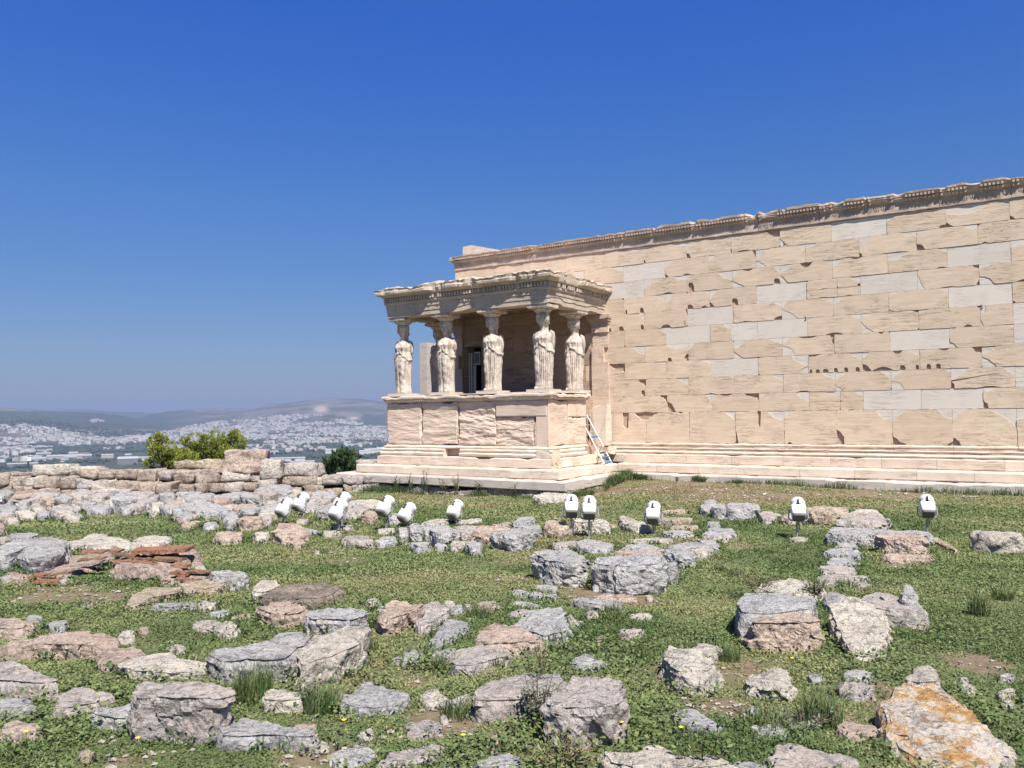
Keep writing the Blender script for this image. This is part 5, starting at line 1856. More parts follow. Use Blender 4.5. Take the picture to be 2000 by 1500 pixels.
S('2', [(1780, 640), (1900, 612), (1905, 640), (1860, 655)], 14, 'p', 'small pinkish slab behind the pinkish overhanging stone', F_)
S('2', [(650, 748), (700, 724), (860, 742), (880, 762), (800, 768), (700, 762)], 34, 'm', 'long low mauve stone under the three left lamps', F_, rough=1.3)
S('2', [(880, 760), (950, 732), (1040, 730), (1040, 752), (950, 768)], 28, 'g', 'grey wedge right of the long low mauve stone', F_)
S('2', [(120, 700), (180, 642), (290, 648), (400, 690), (330, 702), (200, 712)], 58, 'p', 'pink-cream boulder in the grass below the leftmost lamps', B, rough=1.2)
S('2', [(330, 662), (480, 672), (510, 685), (400, 692)], 14, 'g', 'thin grey stone behind the pink-cream boulder', F_)
S('2', [(245, 768), (290, 742), (360, 748), (380, 770), (330, 785), (270, 785)], 20, 'p', 'small rounded brown-pink stone in front of the pink-cream boulder', R_)
S('2', [(435, 840), (455, 822), (480, 828), (478, 845)], 6, 'w', 'small white stone on the open grass below the leftmost lamps', R_)
S('2', [(-20, 712), (40, 685), (95, 700), (70, 722), (0, 728)], 44, 'w', 'pale block left of the pink-cream boulder')
S('1', [(1610, 725), (1650, 692), (1810, 690), (1820, 722), (1700, 732)], 44, 'p', 'pinkish block with moss at its foot, joined to the pale block on its right')
S('2', [(500, 692), (560, 677), (640, 690), (620, 708), (520, 710)], 8, 'w', 'flat pale stone in front of the twin lamps', F_)
S('2', [(585, 655), (650, 642), (715, 642), (715, 662), (600, 670)], 12, 'm', 'flat stone base under the twin lamps', F_)
S('2', [(915, 668), (1040, 657), (1045, 675), (920, 685)], 16, 'w', 'pale concrete base under the fourth lamp from the left', F_, rough=.3)
S('2', [(308, 610), (325, 592), (385, 592), (385, 608), (330, 615)], 12, 'w', 'small pale block under the second lamp from the left', F_)
S('2', [(790, 572), (840, 537), (890, 537), (910, 568), (860, 588)], 32, 'p', 'round pink stone left of the fourth lamp', B, rnd_=.3)
S('2', [(680, 562), (740, 537), (795, 545), (780, 568), (700, 580)], 18, 'm', 'rough brown-pink stone between the twin lamps and the round pink stone', B)
S('2', [(985, 580), (1040, 552), (1085, 572), (1080, 588), (1000, 592)], 40, 'g', 'square grey stone between the fourth and fifth lamps')
S('2', [(480, 565), (520, 532), (558, 542), (560, 570)], 26, 'm', 'small grey stone left of the twin lamps', R_)
S('2', [(345, 530), (420, 500), (560, 470), (592, 498), (500, 522)], 18, 'g', 'flat grey slab between second and third lamps', F_)
S('2', [(50, 485), (120, 462), (190, 466), (190, 488), (90, 500)], 26, 'g', 'grey stone left of the leftmost lamp', B)
S('2', [(375, 440), (430, 417), (510, 430), (500, 458), (400, 462)], 20, 'g', 'grey stone between the pale wall block and the twin lamps', B)
S('2', [(230, 440), (280, 372), (330, 390), (320, 445), (250, 458)], 14, 'w', 'whitish pointed stone just behind the leftmost lamps', B)
# --- left rubble bank with the big boulders
S('1', [(-50, 830), (60, 772), (350, 747), (480, 757), (480, 790), (330, 800), (170, 820), (100, 865), (-50, 865)], 90, 'g', 'long pale grey boulder at the left edge above the smoothed hollow', B, rough=1.2)
S('1', [(160, 870), (210, 812), (330, 792), (480, 792), (490, 820), (390, 865), (250, 900)], 90, 'g', 'big grey boulder overhanging the mortar bank at the left', B, spread=.85, rough=1.2)
S('1', [(490, 765), (620, 737), (900, 732), (960, 742), (1010, 785), (900, 800), (600, 792), (500, 800)], 38, 'w', 'long whitish boulder above the old bricks', B, rough=1.2)
S('1', [(640, 732), (680, 702), (790, 706), (865, 725), (800, 738)], 16, 'w', 'whitish slab behind the long whitish boulder', F_)
S('1', [(60, 722), (120, 699), (260, 700), (280, 718), (220, 738), (90, 742)], 24, 'g', 'grey stone in the second row behind the long pale grey boulder', B)
S('1', [(1010, 772), (1040, 737), (1150, 720), (1260, 732), (1290, 747), (1180, 780), (1060, 788)], 22, 'w', 'low pale stone right of the long whitish boulder, thinning into the grass', F_)
S('1', [(-20, 745), (40, 718), (80, 742), (20, 765)], 22, 'm', 'mauve stone at the left edge behind the long pale grey boulder', B)
S('1', [(-10, 880), (60, 852), (110, 888), (80, 918), (0, 935)], 55, 'g', 'sharp-edged grey stone at the left edge of the mortar bank', B)
S('1', [(1560, 995), (1640, 972), (1840, 980), (1865, 1005), (1740, 1025), (1600, 1020)], 95, 'g', 'square light grey block at the right end of the brick remains')
S('1', [(920, 1230), (1050, 1130), (1180, 1102), (1330, 1110), (1330, 1150), (1150, 1185), (1000, 1250)], 28, 't', 'tan mossy stone sloping out of the brick remains', F_)
S('1', [(1340, 1092), (1480, 1042), (1640, 1032), (1720, 1060), (1700, 1095), (1500, 1115), (1370, 1130)], 48, 't', 'rough tan block with a dark pitted front below the light grey square one', rough=1.5)
S('1', [(1125, 1238), (1160, 1220), (1400, 1212), (1475, 1217), (1480, 1240), (1380, 1245), (1250, 1255)], 28, 'g', 'thin blue-grey slab in the grass below the tan mossy stone', F_, rough=.6)
S('1', [(1580, 1300), (1640, 1272), (1720, 1264), (1750, 1280), (1640, 1312)], 10, 'g', 'sliver of grey stone right of the thin blue-grey slab', F_)
S('1', [(1710, 1328), (1800, 1302), (1930, 1290), (1930, 1308), (1800, 1334)], 8, 't', 'thin tan stone left of the stone with the dark pink face', F_)
S('1', [(1420, 900), (1480, 878), (1520, 900), (1470, 918)], 14, 'w', 'small white stone right of the top bricks', R_)
S('1', [(1440, 958), (1500, 940), (1550, 960), (1500, 975)], 14, 'w', 'small white stone below the first one, beside the bricks', R_)
S('1', [(-40, 640), (10, 618), (40, 645), (20, 670)], 45, 'p', 'pink-brown stone at the left edge at the end of the rubble field', B)
# --- rubble field under the ruined walls
S('1', [(470, 560), (530, 528), (570, 560), (600, 595), (560, 605), (500, 590)], 14, 'w', 'tilted pinkish-white stone in front of the rubble field', R_)
S('1', [(1370, 640), (1400, 617), (1480, 602), (1510, 612), (1460, 635), (1400, 652)], 18, 't', 'brown flat stone in the grass in front of the rubble field', R_)
S('1', [(1525, 648), (1560, 622), (1620, 617), (1635, 633), (1590, 650)], 12, 'g', 'small grey stone right of the brown flat one', R_)
S('1', [(1685, 595), (1710, 568), (1780, 572), (1790, 598), (1720, 608)], 60, 'g', 'pale grey upright stone at the right end of the rubble field', B)
S('1', [(1790, 603), (1830, 582), (1950, 577), (1960, 600), (1850, 610)], 58, 'p', 'dark pink-brown block joined to the upright grey stone')
S('2', [(20, 560), (40, 530), (130, 522), (140, 560), (80, 572)], 26, 'w', 'pale block left of the leftmost lamp, at the end of the rubble field')
S('2', [(0, 590), (30, 568), (100, 565), (108, 600), (40, 610)], 40, 'm', 'squared mauve block below the pale one at the end of the rubble field')
FIELD = [
 ([(430, 425), (470, 392), (570, 392), (600, 428), (520, 440)], 42, 'g', 'squared grey stone in the middle of the left rubble field'),
 ([(600, 432), (680, 392), (775, 402), (780, 430), (700, 445)], 36, 'm', 'lumpy mauve stone right of the squared grey one'),
 ([(360, 450), (400, 432), (438, 478), (400, 490)], 20, 'g', 'narrow grey stone left of the squared grey one'),
 ([(190, 432), (270, 417), (350, 427), (350, 445), (260, 455)], 18, 'g', 'thin grey stone under the ruined wall at the left'),
 ([(0, 485), (100, 462), (200, 470), (200, 488), (100, 502), (0, 498)], 24, 'g', 'low grey slab at the left edge of the rubble field'),
 ([(205, 475), (250, 452), (350, 452), (380, 480), (370, 500), (260, 510)], 30, 'm', 'pinkish rounded boulder near the left end of the rubble field'),
 ([(-10, 522), (60, 502), (110, 512), (110, 530), (40, 540)], 30, 'g', 'grey stone at the left edge, second row of the rubble field'),
 ([(120, 545), (190, 517), (260, 545), (260, 562), (170, 568)], 32, 'w', 'pale rounded boulder in the second row of the rubble field'),
 ([(40, 595), (90, 562), (130, 582), (140, 608), (70, 618)], 20, 'w', 'pale stone at the lower left tip of the rubble field'),
 ([(275, 545), (350, 532), (370, 550), (300, 560)], 34, 'g', 'dark grey stone in the second row of the rubble field'),
 ([(380, 515), (430, 497), (540, 502), (540, 520), (430, 530)], 34, 'm', 'mauve block in the second row below the squared grey stone'),
 ([(545, 492), (580, 472), (620, 487), (610, 503), (560, 505)], 22, 'w', 'small pale stone right of the mauve block'),
 ([(640, 505), (660, 477), (770, 472), (785, 505), (700, 515)], 26, 'p', 'salmon-pink stone at the near edge of the rubble field'),
 ([(760, 465), (850, 432), (1000, 442), (1010, 470), (900, 480)], 36, 'w', 'wide pale boulder right of the salmon-pink stone'),
 ([(930, 505), (1000, 478), (1080, 477), (1090, 500), (1000, 515)], 44, 'm', 'mauve block at the near edge under the wide pale boulder'),
 ([(1130, 502), (1150, 477), (1205, 480), (1205, 505)], 60, 'w', 'upright pale stone in the row at the near edge'),
 ([(1210, 500), (1350, 482), (1360, 500), (1290, 512)], 60, 'g', 'squared grey block right of the upright pale stone'),
 ([(1290, 435), (1400, 374), (1500, 377), (1520, 402), (1400, 440)], 24, 'w', 'smooth pinkish-white boulder topping the rubble field'),
 ([(1380, 475), (1400, 415), (1560, 397), (1620, 412), (1590, 450), (1480, 470)], 32, 'g', 'broad blue-grey boulder below the smooth pinkish-white one'),
 ([(1610, 425), (1700, 402), (1815, 407), (1815, 430), (1700, 448)], 36, 'g', 'pale grey boulder right of the broad blue-grey one'),
 ([(1400, 525), (1480, 492), (1620, 487), (1695, 512), (1690, 535), (1500, 540)], 44, 'g', 'long grey boulder with dark cracks at the near edge of the rubble field'),
 ([(1640, 515), (1740, 487), (1810, 492), (1790, 528), (1700, 540)], 16, 'w', 'whitish sloping slab right of the long cracked boulder'),
 ([(1800, 540), (1860, 497), (1930, 492), (1940, 518), (1870, 545)], 16, 'g', 'grey flat stone at the right end of the whitish slab'),
 ([(860, 400), (900, 392), (1010, 420), (1000, 440), (900, 430)], 16, 'g', 'grey stone at the foot of the ruined wall, dark gap behind it'),
 ([(1090, 470), (1130, 456), (1230, 462), (1220, 476), (1120, 480)], 14, 'w', 'thin pale stone behind the upright pale one'),
]
for pts, fh, k, lab in FIELD:
    S('1', pts, fh, k, lab, B, rough=1.2)
# small filler stones between the boulders of the rubble field
fr_ = random.Random(44)
for i in range(110):
    X0, Y0 = (fr_.uniform(0, 480), fr_.uniform(968, 1012)) if i < 46 else ((fr_.uniform(470, 720), fr_.uniform(960, 1000)) if i < 64 else (fr_.uniform(-10, 600), fr_.uniform(952, 978)))
    ww = fr_.uniform(9, 24) if i < 64 else fr_.uniform(12, 30)
    hh = ww * fr_.uniform(.22, .35)
    pts = [(X0 + ww * math.cos(a) * fr_.uniform(.8, 1.1), Y0 + hh * math.sin(a) * fr_.uniform(.8, 1.1)) for a in np.linspace(0, 6.28, 8)[:-1]]
    S('F', pts, fr_.uniform(4, 13) + (5 if i >= 64 else 0), fr_.choice('ggmwpg'), 'small loose stone filling a gap in the rubble field along the ruined wall', R_, rough=1.3, group='small stones filling the rubble field')
# small half-buried stones between the big ones
hb_ = random.Random(91)
n_hb = 0
while n_hb < 46:
    Y0 = hb_.uniform(1085, 1490)
    X0 = hb_.uniform(-10, 1330) if hb_.random() < .8 else hb_.uniform(1330, 1990)
    if (Y0 < 1165 and 150 < X0) or (1270 < X0 < 1450 and Y0 < 1320) or (X0 > 1780 and Y0 < 1300):
        continue
    g = on_ground(X0, Y0)
    if any(np.abs(q_ - g[:2]).max(1).min() < .16 or (np.hypot(*(q_.mean(0) - g[:2])) < np.ptp(q_, axis=0).max() * .55) for q_ in STONE_POLYS):
        continue
    n_hb += 1
    sc_ = (Y0 - 816) / 400
    ww = hb_.uniform(9, 30) * sc_
    hh = ww * hb_.uniform(.28, .5)
    pts = [(X0 + ww * math.cos(a) * hb_.uniform(.75, 1.1), Y0 + hh * math.sin(a) * hb_.uniform(.75, 1.1)) for a in np.linspace(0, 6.28, 8)[:-1]]
    S('F', pts, hb_.uniform(2, 8) * sc_, hb_.choice('ggmwwp'), 'small low stone half buried in the turf between the larger foreground stones', R_, rough=1.2, group='small half-buried stones in the foreground turf')
# a flush rock outcrop near the fifth lamp
S('2', [(690, 470), (760, 448), (900, 445), (940, 470), (880, 500), (720, 510)], 6, 'w', 'patch of pale bare bedrock in the grass behind the fourth lamp', F_, rough=.6)
S('3', [(190, 205), (260, 165), (420, 170), (440, 190), (350, 220), (230, 225)], 30, 'w', 'pale lump of bedrock at the foot of the porch corner', B, rough=1.4)

# ------------------------------------------------------------------ ruined walls along the terrace edge
def at_px(px, py, dd):
    return at_depth(px, py, dd)


def wall_block(mb, x0, y0, x1, y1, dd, thick, seed, tone):
    ox, oy, s = REG['C']
    a = at_px(ox + x0 * s, oy + y1 * s, dd)
    b = at_px(ox + x1 * s, oy + y1 * s, dd)
    t = at_px(ox + (x0 + x1) / 2 * s, oy + y0 * s, dd)
    zb = min(a[2], b[2])
    zt = t[2]
    back = np.array([CF[0], CF[1], 0]) * thick
    r = random.Random(seed)
    nx = max(3, int(np.linalg.norm(b - a) / .09))
    nz = max(3, int((zt - zb) / .07))
    nd = 5
    U, V = (b - a), None
    pts = []
    # a rounded box made of a lattice on all six faces
    def P(u, v, w):
        q = a + (b - a) * u + back * w
        z = zb + (zt - zb) * v
        return np.array([q[0], q[1], z])
    grid = {}
    verts = []

    def vid(i, j, k):
        key = (i, j, k)
        if key not in grid:
            grid[key] = len(verts)
            verts.append(P(i / nx, j / nz, k / nd))
        return grid[key]
    F2 = []
    for i in range(nx):
        for j in range(nz):
            F2.append((vid(i, j, 0), vid(i + 1, j, 0), vid(i + 1, j + 1, 0), vid(i, j + 1, 0)))
            F2.append((vid(i, j, nd), vid(i, j + 1, nd), vid(i + 1, j + 1, nd), vid(i + 1, j, nd)))
    for i in range(nx):
        for k in range(nd):
            F2.append((vid(i, nz, k), vid(i + 1, nz, k), vid(i + 1, nz, k + 1), vid(i, nz, k + 1)))
            F2.append((vid(i, 0, k), vid(i, 0, k + 1), vid(i + 1, 0, k + 1), vid(i + 1, 0, k)))
    for j in range(nz):
        for k in range(nd):
            F2.append((vid(0, j, k), vid(0, j + 1, k), vid(0, j + 1, k + 1), vid(0, j, k + 1)))
            F2.append((vid(nx, j, k), vid(nx, j, k + 1), vid(nx, j + 1, k + 1), vid(nx, j + 1, k)))
    Vv = np.array(verts)
    c = Vv.mean(0)
    # round the corners
    ext = np.abs(Vv - c)
    L = np.array([np.linalg.norm(b - a) / 2, thick / 2, (zt - zb) / 2])
    du = np.abs((Vv - c) @ (b - a) / np.linalg.norm(b - a)) / L[0]
    dv = np.abs(Vv[:, 2] - c[2]) / L[2]
    dw = np.abs((Vv - c) @ (back / thick)) / L[1]
    e = np.clip(du - .8, 0, 1) + np.clip(dv - .75, 0, 1) + np.clip(dw - .8, 0, 1)
    shrink = 1 - .09 * np.clip(e - .25, 0, 1)
    Vv = c + (Vv - c) * shrink[:, None]
    n1 = np.stack([fbm(Vv * 2.6 + seed, 4, 3), fbm(Vv * 2.6 + seed + 9, 4, 4), fbm(Vv * 2.6 + seed + 19, 4, 5)], 1)
    Vv = Vv + n1 * np.array([.075, .075, .045])
    Vv = Vv + (worley(Vv * 2.4 + seed, 9)[2][:, None] - .5) * np.array([.05, .05, .03])
    mb.add(Vv, F2, 0, tone)


WALLS = [
 ('dry_stone_wall', 'left stretch of the ruined block wall along the terrace edge, low and uneven', 22.6,
  [(-420, 440, -300, 505), (-296, 446, -180, 508), (-176, 436, -64, 502), (-430, 508, -330, 575), (-326, 510, -200, 578), (-196, 506, -64, 576), (-60, 437, 40, 500), (30, 447, 130, 500), (110, 452, 190, 505), (182, 456, 300, 511), (302, 455, 385, 515), (380, 462, 458, 515), (0, 432, 172, 450), (392, 416, 500, 456), (502, 419, 590, 456), (592, 419, 702, 463),
   (-60, 502, 60, 575), (62, 505, 186, 578), (188, 512, 300, 545), (190, 546, 300, 575), (302, 517, 420, 560), (462, 472, 588, 530), (590, 476, 652, 530), (655, 478, 720, 525), (722, 482, 802, 540), (804, 482, 884, 542), (806, 421, 874, 471),
   (602, 533, 690, 565), (692, 533, 768, 570), (770, 543, 880, 580), (704, 415, 802, 474), (425, 520, 600, 575)]),
 ('dry_stone_wall', 'middle stretch of the ruined block wall with three even courses below the big square block', 23.0,
  [(876, 437, 1000, 485), (1002, 432, 1122, 484), (1127, 432, 1280, 475), (1282, 432, 1338, 475), (882, 489, 1000, 545), (1002, 488, 1058, 545), (1062, 480, 1150, 527), (1152, 480, 1240, 527), (1242, 480, 1318, 527), (1337, 467, 1405, 540), (880, 415, 1135, 440)]),
 ('dry_stone_wall', 'right stretch of the ruined block wall running up to the temple steps', 23.6,
  [(1412, 452, 1613, 500), (1617, 447, 1660, 495), (1663, 447, 1764, 492), (1767, 447, 1880, 492), (1882, 445, 1990, 490), (1372, 507, 1460, 556), (1462, 505, 1556, 553), (1558, 498, 1658, 540), (1807, 488, 1990, 542), (1757, 492, 1803, 540), (1662, 512, 1755, 552)]),
]
wi = 0
for nm, lab, dd, rects in WALLS:
    mb = MB()
    for i, (x0, y0, x1, y1) in enumerate(rects):
        wi += 1
        base = y1
        n_f = len(mb.m)
        wall_block(mb, x0, y0, x1, y1, dd + (.25 if y1 < 480 else (-.1 if y1 > 530 else 0)) + rnd.uniform(-.05, .08), .7, wi * 3, rnd.random())
        mb.m[n_f:] = [rnd.choice([0, 0, 0, 1, 2])] * (len(mb.m) - n_f)
    # rubble core behind
    p0, p1 = at_px(rects[0][0] * .38, 760 + 560 * .38, dd + .65), at_px(rects[-1][2] * .38 if nm else 0, 760 + 560 * .38, dd + .65)
    x_lo, x_hi = min(r[0] for r in rects), max(r[2] for r in rects)
    q0, q1 = at_px(x_lo * .38, 760 + 458 * .38, dd + .5), at_px(x_hi * .38, 760 + 458 * .38, dd + .5)
    nrm = np.array([CF[0], CF[1], 0])
    mb.add([tuple(q0 - [0, 0, 1.6]), tuple(q1 - [0, 0, 1.6]), tuple(q1 + nrm * .7 - [0, 0, 1.6]), tuple(q0 + nrm * .7 - [0, 0, 1.6]), tuple(q0), tuple(q1), tuple(q1 + nrm * .7), tuple(q0 + nrm * .7)],
           [(0, 3, 2, 1), (4, 5, 6, 7), (0, 1, 5, 4), (1, 2, 6, 5), (2, 3, 7, 6), (3, 0, 4, 7)], 0, .5)
    mid = at_px((x_lo + x_hi) / 2 * .38, 975, dd)
    o = mb.build(nm, [M['wallstone'], KIND['w'], KIND['m']], None, True, loc=mid)
    tag(o, lab, 'ruined wall')
LOOSE = [
 ((1140, 316, 1350, 431), 23.3, .8, 'big square cream block standing on top of the ruined wall', 'p'),
 ((1338, 362, 1442, 464), 23.2, .5, 'rounded pale block leaning beside the big square one', 'w'),
 ((1445, 382, 1642, 446), 23.7, .6, 'flat rectangular pink-grey block between the rounded block and the dark shrub', 'm'),
 ((900, 368, 1138, 414), 23.5, .7, 'long thin slab lying left of the big square block, below the pine', 't'),
 ((166, 392, 340, 446), 23.2, .7, 'long pale block on the left part of the ruined wall', 'w'),
 ((342, 400, 500, 446), 23.4, .6, 'lower pale block right of the long one on the ruined wall', 'w'),
 ((1836, 366, 1930, 442), 24.6, .4, 'squarish block with a square socket beside the temple steps', 'm'),
]
for i, (rc, dd, th_, lab, k) in enumerate(LOOSE):
    mb = MB()
    wall_block(mb, *rc, dd, th_, 500 + i * 7, .5)
    c = np.concatenate(mb.v).mean(0)
    o = mb.build('stone_block', [KIND[k]], None, True, loc=(c[0], c[1], np.concatenate(mb.v)[:, 2].min()))
    tag(o, lab, 'stone block')

# ------------------------------------------------------------------ old brick remains in the left hollow
bz = on_ground(300, 1150)
br = empty('brick_wall_remains', 'ruined stub of red and ochre brick courses bedded in pink mortar, left of centre', 'brick ruin', tuple(bz))


def mound(pts, fh, seed, rough=1.4):
    ox, oy, s = REG['1']
    P = [(ox + x * s, oy + y * s) for x, y in pts]
    fx, fy = max(P, key=lambda q: q[1])
    g = on_ground(fx, fy + fh * s)
    h = fh * s * float(np.dot(g, CF)) / F0
    W = [at_z(x, y, g[2] + h)[:2] for x, y in P]
    o = rock('mortar_core', None, None, W, g[2] + h, g[2], 'p', seed, rough, mats=[M['mortar']], parent=br, spread=1.08)
    STONE_POLYS.append(np.array(W))
    return o


mound([(230, 990), (480, 870), (860, 810), (900, 900), (780, 940), (560, 990), (420, 1020), (300, 1060)], 14, 801)
mound([(840, 850), (1000, 810), (1400, 830), (1450, 900), (1380, 960), (1000, 960), (850, 920)], 85, 802)
mound([(1180, 1040), (1350, 990), (1560, 990), (1560, 1040), (1350, 1060), (1220, 1080)], 26, 803)
mound([(20, 1010), (80, 985), (200, 1000), (230, 1060), (120, 1070)], 22, 804)
BR = [(980, 830, 1395, 812, 55, 'r'), (980, 838, 1300, 862, 26, 'r'), (850, 862, 1000, 878, 26, 'o'), (990, 880, 1130, 888, 30, 'o'), (1135, 890, 1365, 893, 34, 'o'), (845, 905, 940, 915, 24, 'r'), (935, 912, 1040, 925, 26, 'r'), (1040, 918, 1170, 940, 32, 'r'),
      (1275, 940, 1400, 942, 30, 'r'), (890, 960, 1035, 975, 24, 'r'), (1190, 985, 1275, 995, 18, 'r'), (1285, 995, 1390, 1005, 34, 'r'), (1390, 990, 1560, 992, 22, 'o'), (1300, 1045, 1470, 1060, 26, 'r'), (1190, 1075, 1260, 1082, 22, 'r'),
      (590, 838, 770, 835, 22, 'r'), (810, 820, 885, 830, 28, 'r'), (525, 945, 740, 915, 28, 't'), (570, 905, 760, 885, 16, 'o'), (210, 1020, 320, 1015, 26, 'r'), (230, 1065, 415, 1062, 30, 'r'), (340, 1020, 500, 995, 22, 'o')]
for i, (x0, y0, x1, y1, hh, k) in enumerate(BR):
    ox, oy, s = REG['1']
    a = at_px(ox + x0 * s, oy + y0 * s, 1.0)
    # depth from the height of the course above the ground in front of it
    gy = {True: 1150, False: 1158}[x0 > 800]
    ga = on_ground(ox + x0 * s, oy + (y0 + hh + (1080 - y0) * .45) * s)
    dd = float(np.dot(ga, CF))
    a, b = at_px(ox + x0 * s, oy + y0 * s, dd), at_px(ox + x1 * s, oy + y1 * s, dd - .02)
    hz = hh * .55 * s * dd / F0
    back = np.array([CF[0], CF[1], 0]) * (.17 if i != 0 else .3)
    mbk = MB()
    V = [a - [0, 0, hz], b - [0, 0, hz], b - [0, 0, hz] + back, a - [0, 0, hz] + back, a, b, b + back, a + back]
    mbk.add(V, [(0, 3, 2, 1), (4, 5, 6, 7), (0, 1, 5, 4), (1, 2, 6, 5), (2, 3, 7, 6), (3, 0, 4, 7)])
    o = mbk.build('brick', [M['brick'] if k == 'r' else (M['brickt'] if k == 'o' else M['mortar'])], br, False, loc=(a + b) / 2)
    crumble(o, 4, .014, 9, i + 3)
# ------------------------------------------------------------------ floodlights
LAMPS = [
 ((556, 991), (553, 1026), (.10, 1), 'leftmost white floodlight of the row, tilted right, a second one close behind it'),
 ((588, 980), (589, 1020), (.12, 1), 'white floodlight right behind the leftmost one'),
 ((661, 996), (661, 1040), (.10, 1), 'front one of the twin white floodlights left of the porch, on a flat stone'),
 ((668, 980), (668, 1030), (.10, 1), 'rear one of the twin white floodlights, half hidden by the front one'),
 ((753, 988), (754, 1036), (.02, 1), 'white floodlight on a pole with concrete base beside the round pink stone'),
 ((795, 1001), (796, 1030), (.22, 1), 'white floodlight sunk behind the left end of the low rubble wall'),
 ((889, 995), (893, 1024), (.0, 1), 'white floodlight behind the middle of the low rubble wall, below the porch steps'),
 ((1116, 988), (1117, 1048), (-.49, .87), 'left one of the pair of upright white floodlights below the porch corner'),
 ((1151, 991), (1151, 1052), (-.44, .9), 'right one of the pair of upright white floodlights below the porch corner'),
 ((1276, 1001), (1276, 1046), (-.28, .96), 'white floodlight beside the pale wedge-shaped block, in front of the tan block'),
 ((1559, 994), (1557, 1052), (-.31, .95), 'white floodlight on a small base plate left of the long tan block'),
 ((1811, 988), (1811, 1046), (-.24, .97), 'rightmost white floodlight, standing behind the cracked pink block'),
]


def floodlight(head, base, aim, lab):
    g = on_ground(*base)
    dd = float(np.dot(g, CF))
    hc = at_depth(head[0], head[1], dd)
    root = empty('floodlight', lab, 'floodlight', (g[0], g[1], g[2]), 'white floodlights aimed at the temple')
    a = np.array([aim[0], aim[1], 0])
    a /= np.linalg.norm(a)
    el_ = math.radians(44)
    ax = a * math.cos(el_) + np.array([0, 0, math.sin(el_)])
    sd_ = np.cross(ax, [0, 0, 1.])
    sd_ /= np.linalg.norm(sd_)
    up = np.cross(sd_, ax)
    Wp = lambda s, x, y: hc + ax * (s - .15) * .95 + sd_ * x * .93 + up * y * .93

    def loft(sections, n, mats, name, par, sup=4.0, smooth=True):
        V, Fc = [], []
        for (s, w, h) in sections:
            for k in range(n):
                t = 2 * math.pi * k / n
                c_, s_ = math.cos(t), math.sin(t)
                e = 2 / sup
                V.append(Wp(s, w * abs(c_) ** e * (1 if c_ >= 0 else -1), h * abs(s_) ** e * (1 if s_ >= 0 else -1)))
        for i in range(len(sections) - 1):
            for k in range(n):
                Fc.append((i * n + k, i * n + (k + 1) % n, (i + 1) * n + (k + 1) % n, (i + 1) * n + k))
        Fc.append(tuple(range(n))[::-1])
        Fc.append(tuple((len(sections) - 1) * n + k for k in range(n)))
        return mk(name, V, Fc, mats, par, smooth)
    loft([(0, .085, .075), (.005, .10, .09), (.06, .104, .094), (.15, .112, .10), (.165, .112, .10), (.172, .10, .09)], 28, [M['white']], 'housing', root, 7)
    loft([(-.035, .075, .065), (-.03, .085, .075), (-.012, .092, .082), (-.002, .092, .082)], 24, [M['dark']], 'rear_cap', root, 7)
    loft([(.165, .098, .098), (.17, .105, .105), (.245, .108, .108), (.25, .114, .114), (.268, .114, .114), (.273, .106, .106), (.315, .095, .095), (.335, .06, .06)], 32, [M['white']], 'lamp_drum', root, 2)
    mb = MB()
    mb.tube([Wp(.17, 0, .112), Wp(.175, 0, .128), Wp(.235, 0, .136), Wp(.24, 0, .112)], .011, 6)
    mb.add([Wp(.16, -.035, .101), Wp(.16, .035, .101), Wp(.172, .035, .112), Wp(.172, -.035, .112)], [(0, 1, 2, 3)])
    mb.build('handle', [M['black']], root)
    foot = np.array([g[0], g[1], g[2] + .005])
    top = hc - np.array([0, 0, .175]) - a * .02
    mb = MB()
    pts = [Wp(.15, -.125, -.01), Wp(.15, -.137, -.03)]
    l1 = hc - sd_ * .137 - np.array([0, 0, .13])
    r1 = hc + sd_ * .137 - np.array([0, 0, .13])
    l2 = hc - sd_ * .11 - np.array([0, 0, .165])
    r2 = hc + sd_ * .11 - np.array([0, 0, .165])
    mb.tube([pts[0], pts[1], l1, l2, top, r2, r1, Wp(.15, .137, -.03), Wp(.15, .125, -.01)], .012, 6)
    mb.build('yoke', [M['steel']], root)
    mb = MB()
    mb.tube([top, np.array([foot[0], foot[1], top[2] - .05]), foot], .017, 8)
    mb.tube([foot + [0, 0, .0], foot + [0, 0, .02]], .06, 10)
    mb.build('pole', [M['steel']], root)
    mb = MB()
    mb.tube([Wp(.02, .05, -.09), hc + sd_ * .06 - np.array([0, 0, .2]), foot + np.array([.03, .01, .25]), foot + np.array([.04, -.02, .05]), foot + np.array([.14, -.05, .015])], .008, 6)
    mb.build('cable', [M['dark']], root)


for l_ in LAMPS:
    floodlight(*l_)

# security camera on its post at the far left
cb = at_depth(57, 928, 25.5)
ct = at_depth(55, 897, 25.5)
cam_root = empty('security_camera', 'small white security camera on a thin post at the far left edge of the terrace', 'camera post', tuple(cb))
mb = MB()
mb.tube([cb - [0, 0, 1.0], ct], .03, 8)
mb.build('post', [M['steel']], cam_root)
mb = MB()
q = at_depth(53.5, 899, 25.4)
mb.box((q[0] - .20, q[1] - .06, q[2] - .02), (q[0] + .12, q[1] + .06, q[2] + .1))
mb.build('camera_housing', [M['white']], cam_root)
mb = MB()
mb.tube([ct, at_depth(56, 888, 25.5)], .012, 6)
mb.build('antenna', [M['dark']], cam_root)


# ------------------------------------------------------------------ plants
def in_poly(px, py, poly):
    inside = np.zeros(len(px), bool)
    n = len(poly)
    j = n - 1
    for i in range(n):
        xi, yi = poly[i]
        xj, yj = poly[j]
        c = ((yi > py) != (yj > py)) & (px < (xj - xi) * (py - yi) / (yj - yi + 1e-12) + xi)
        inside ^= c
        j = i
    return inside


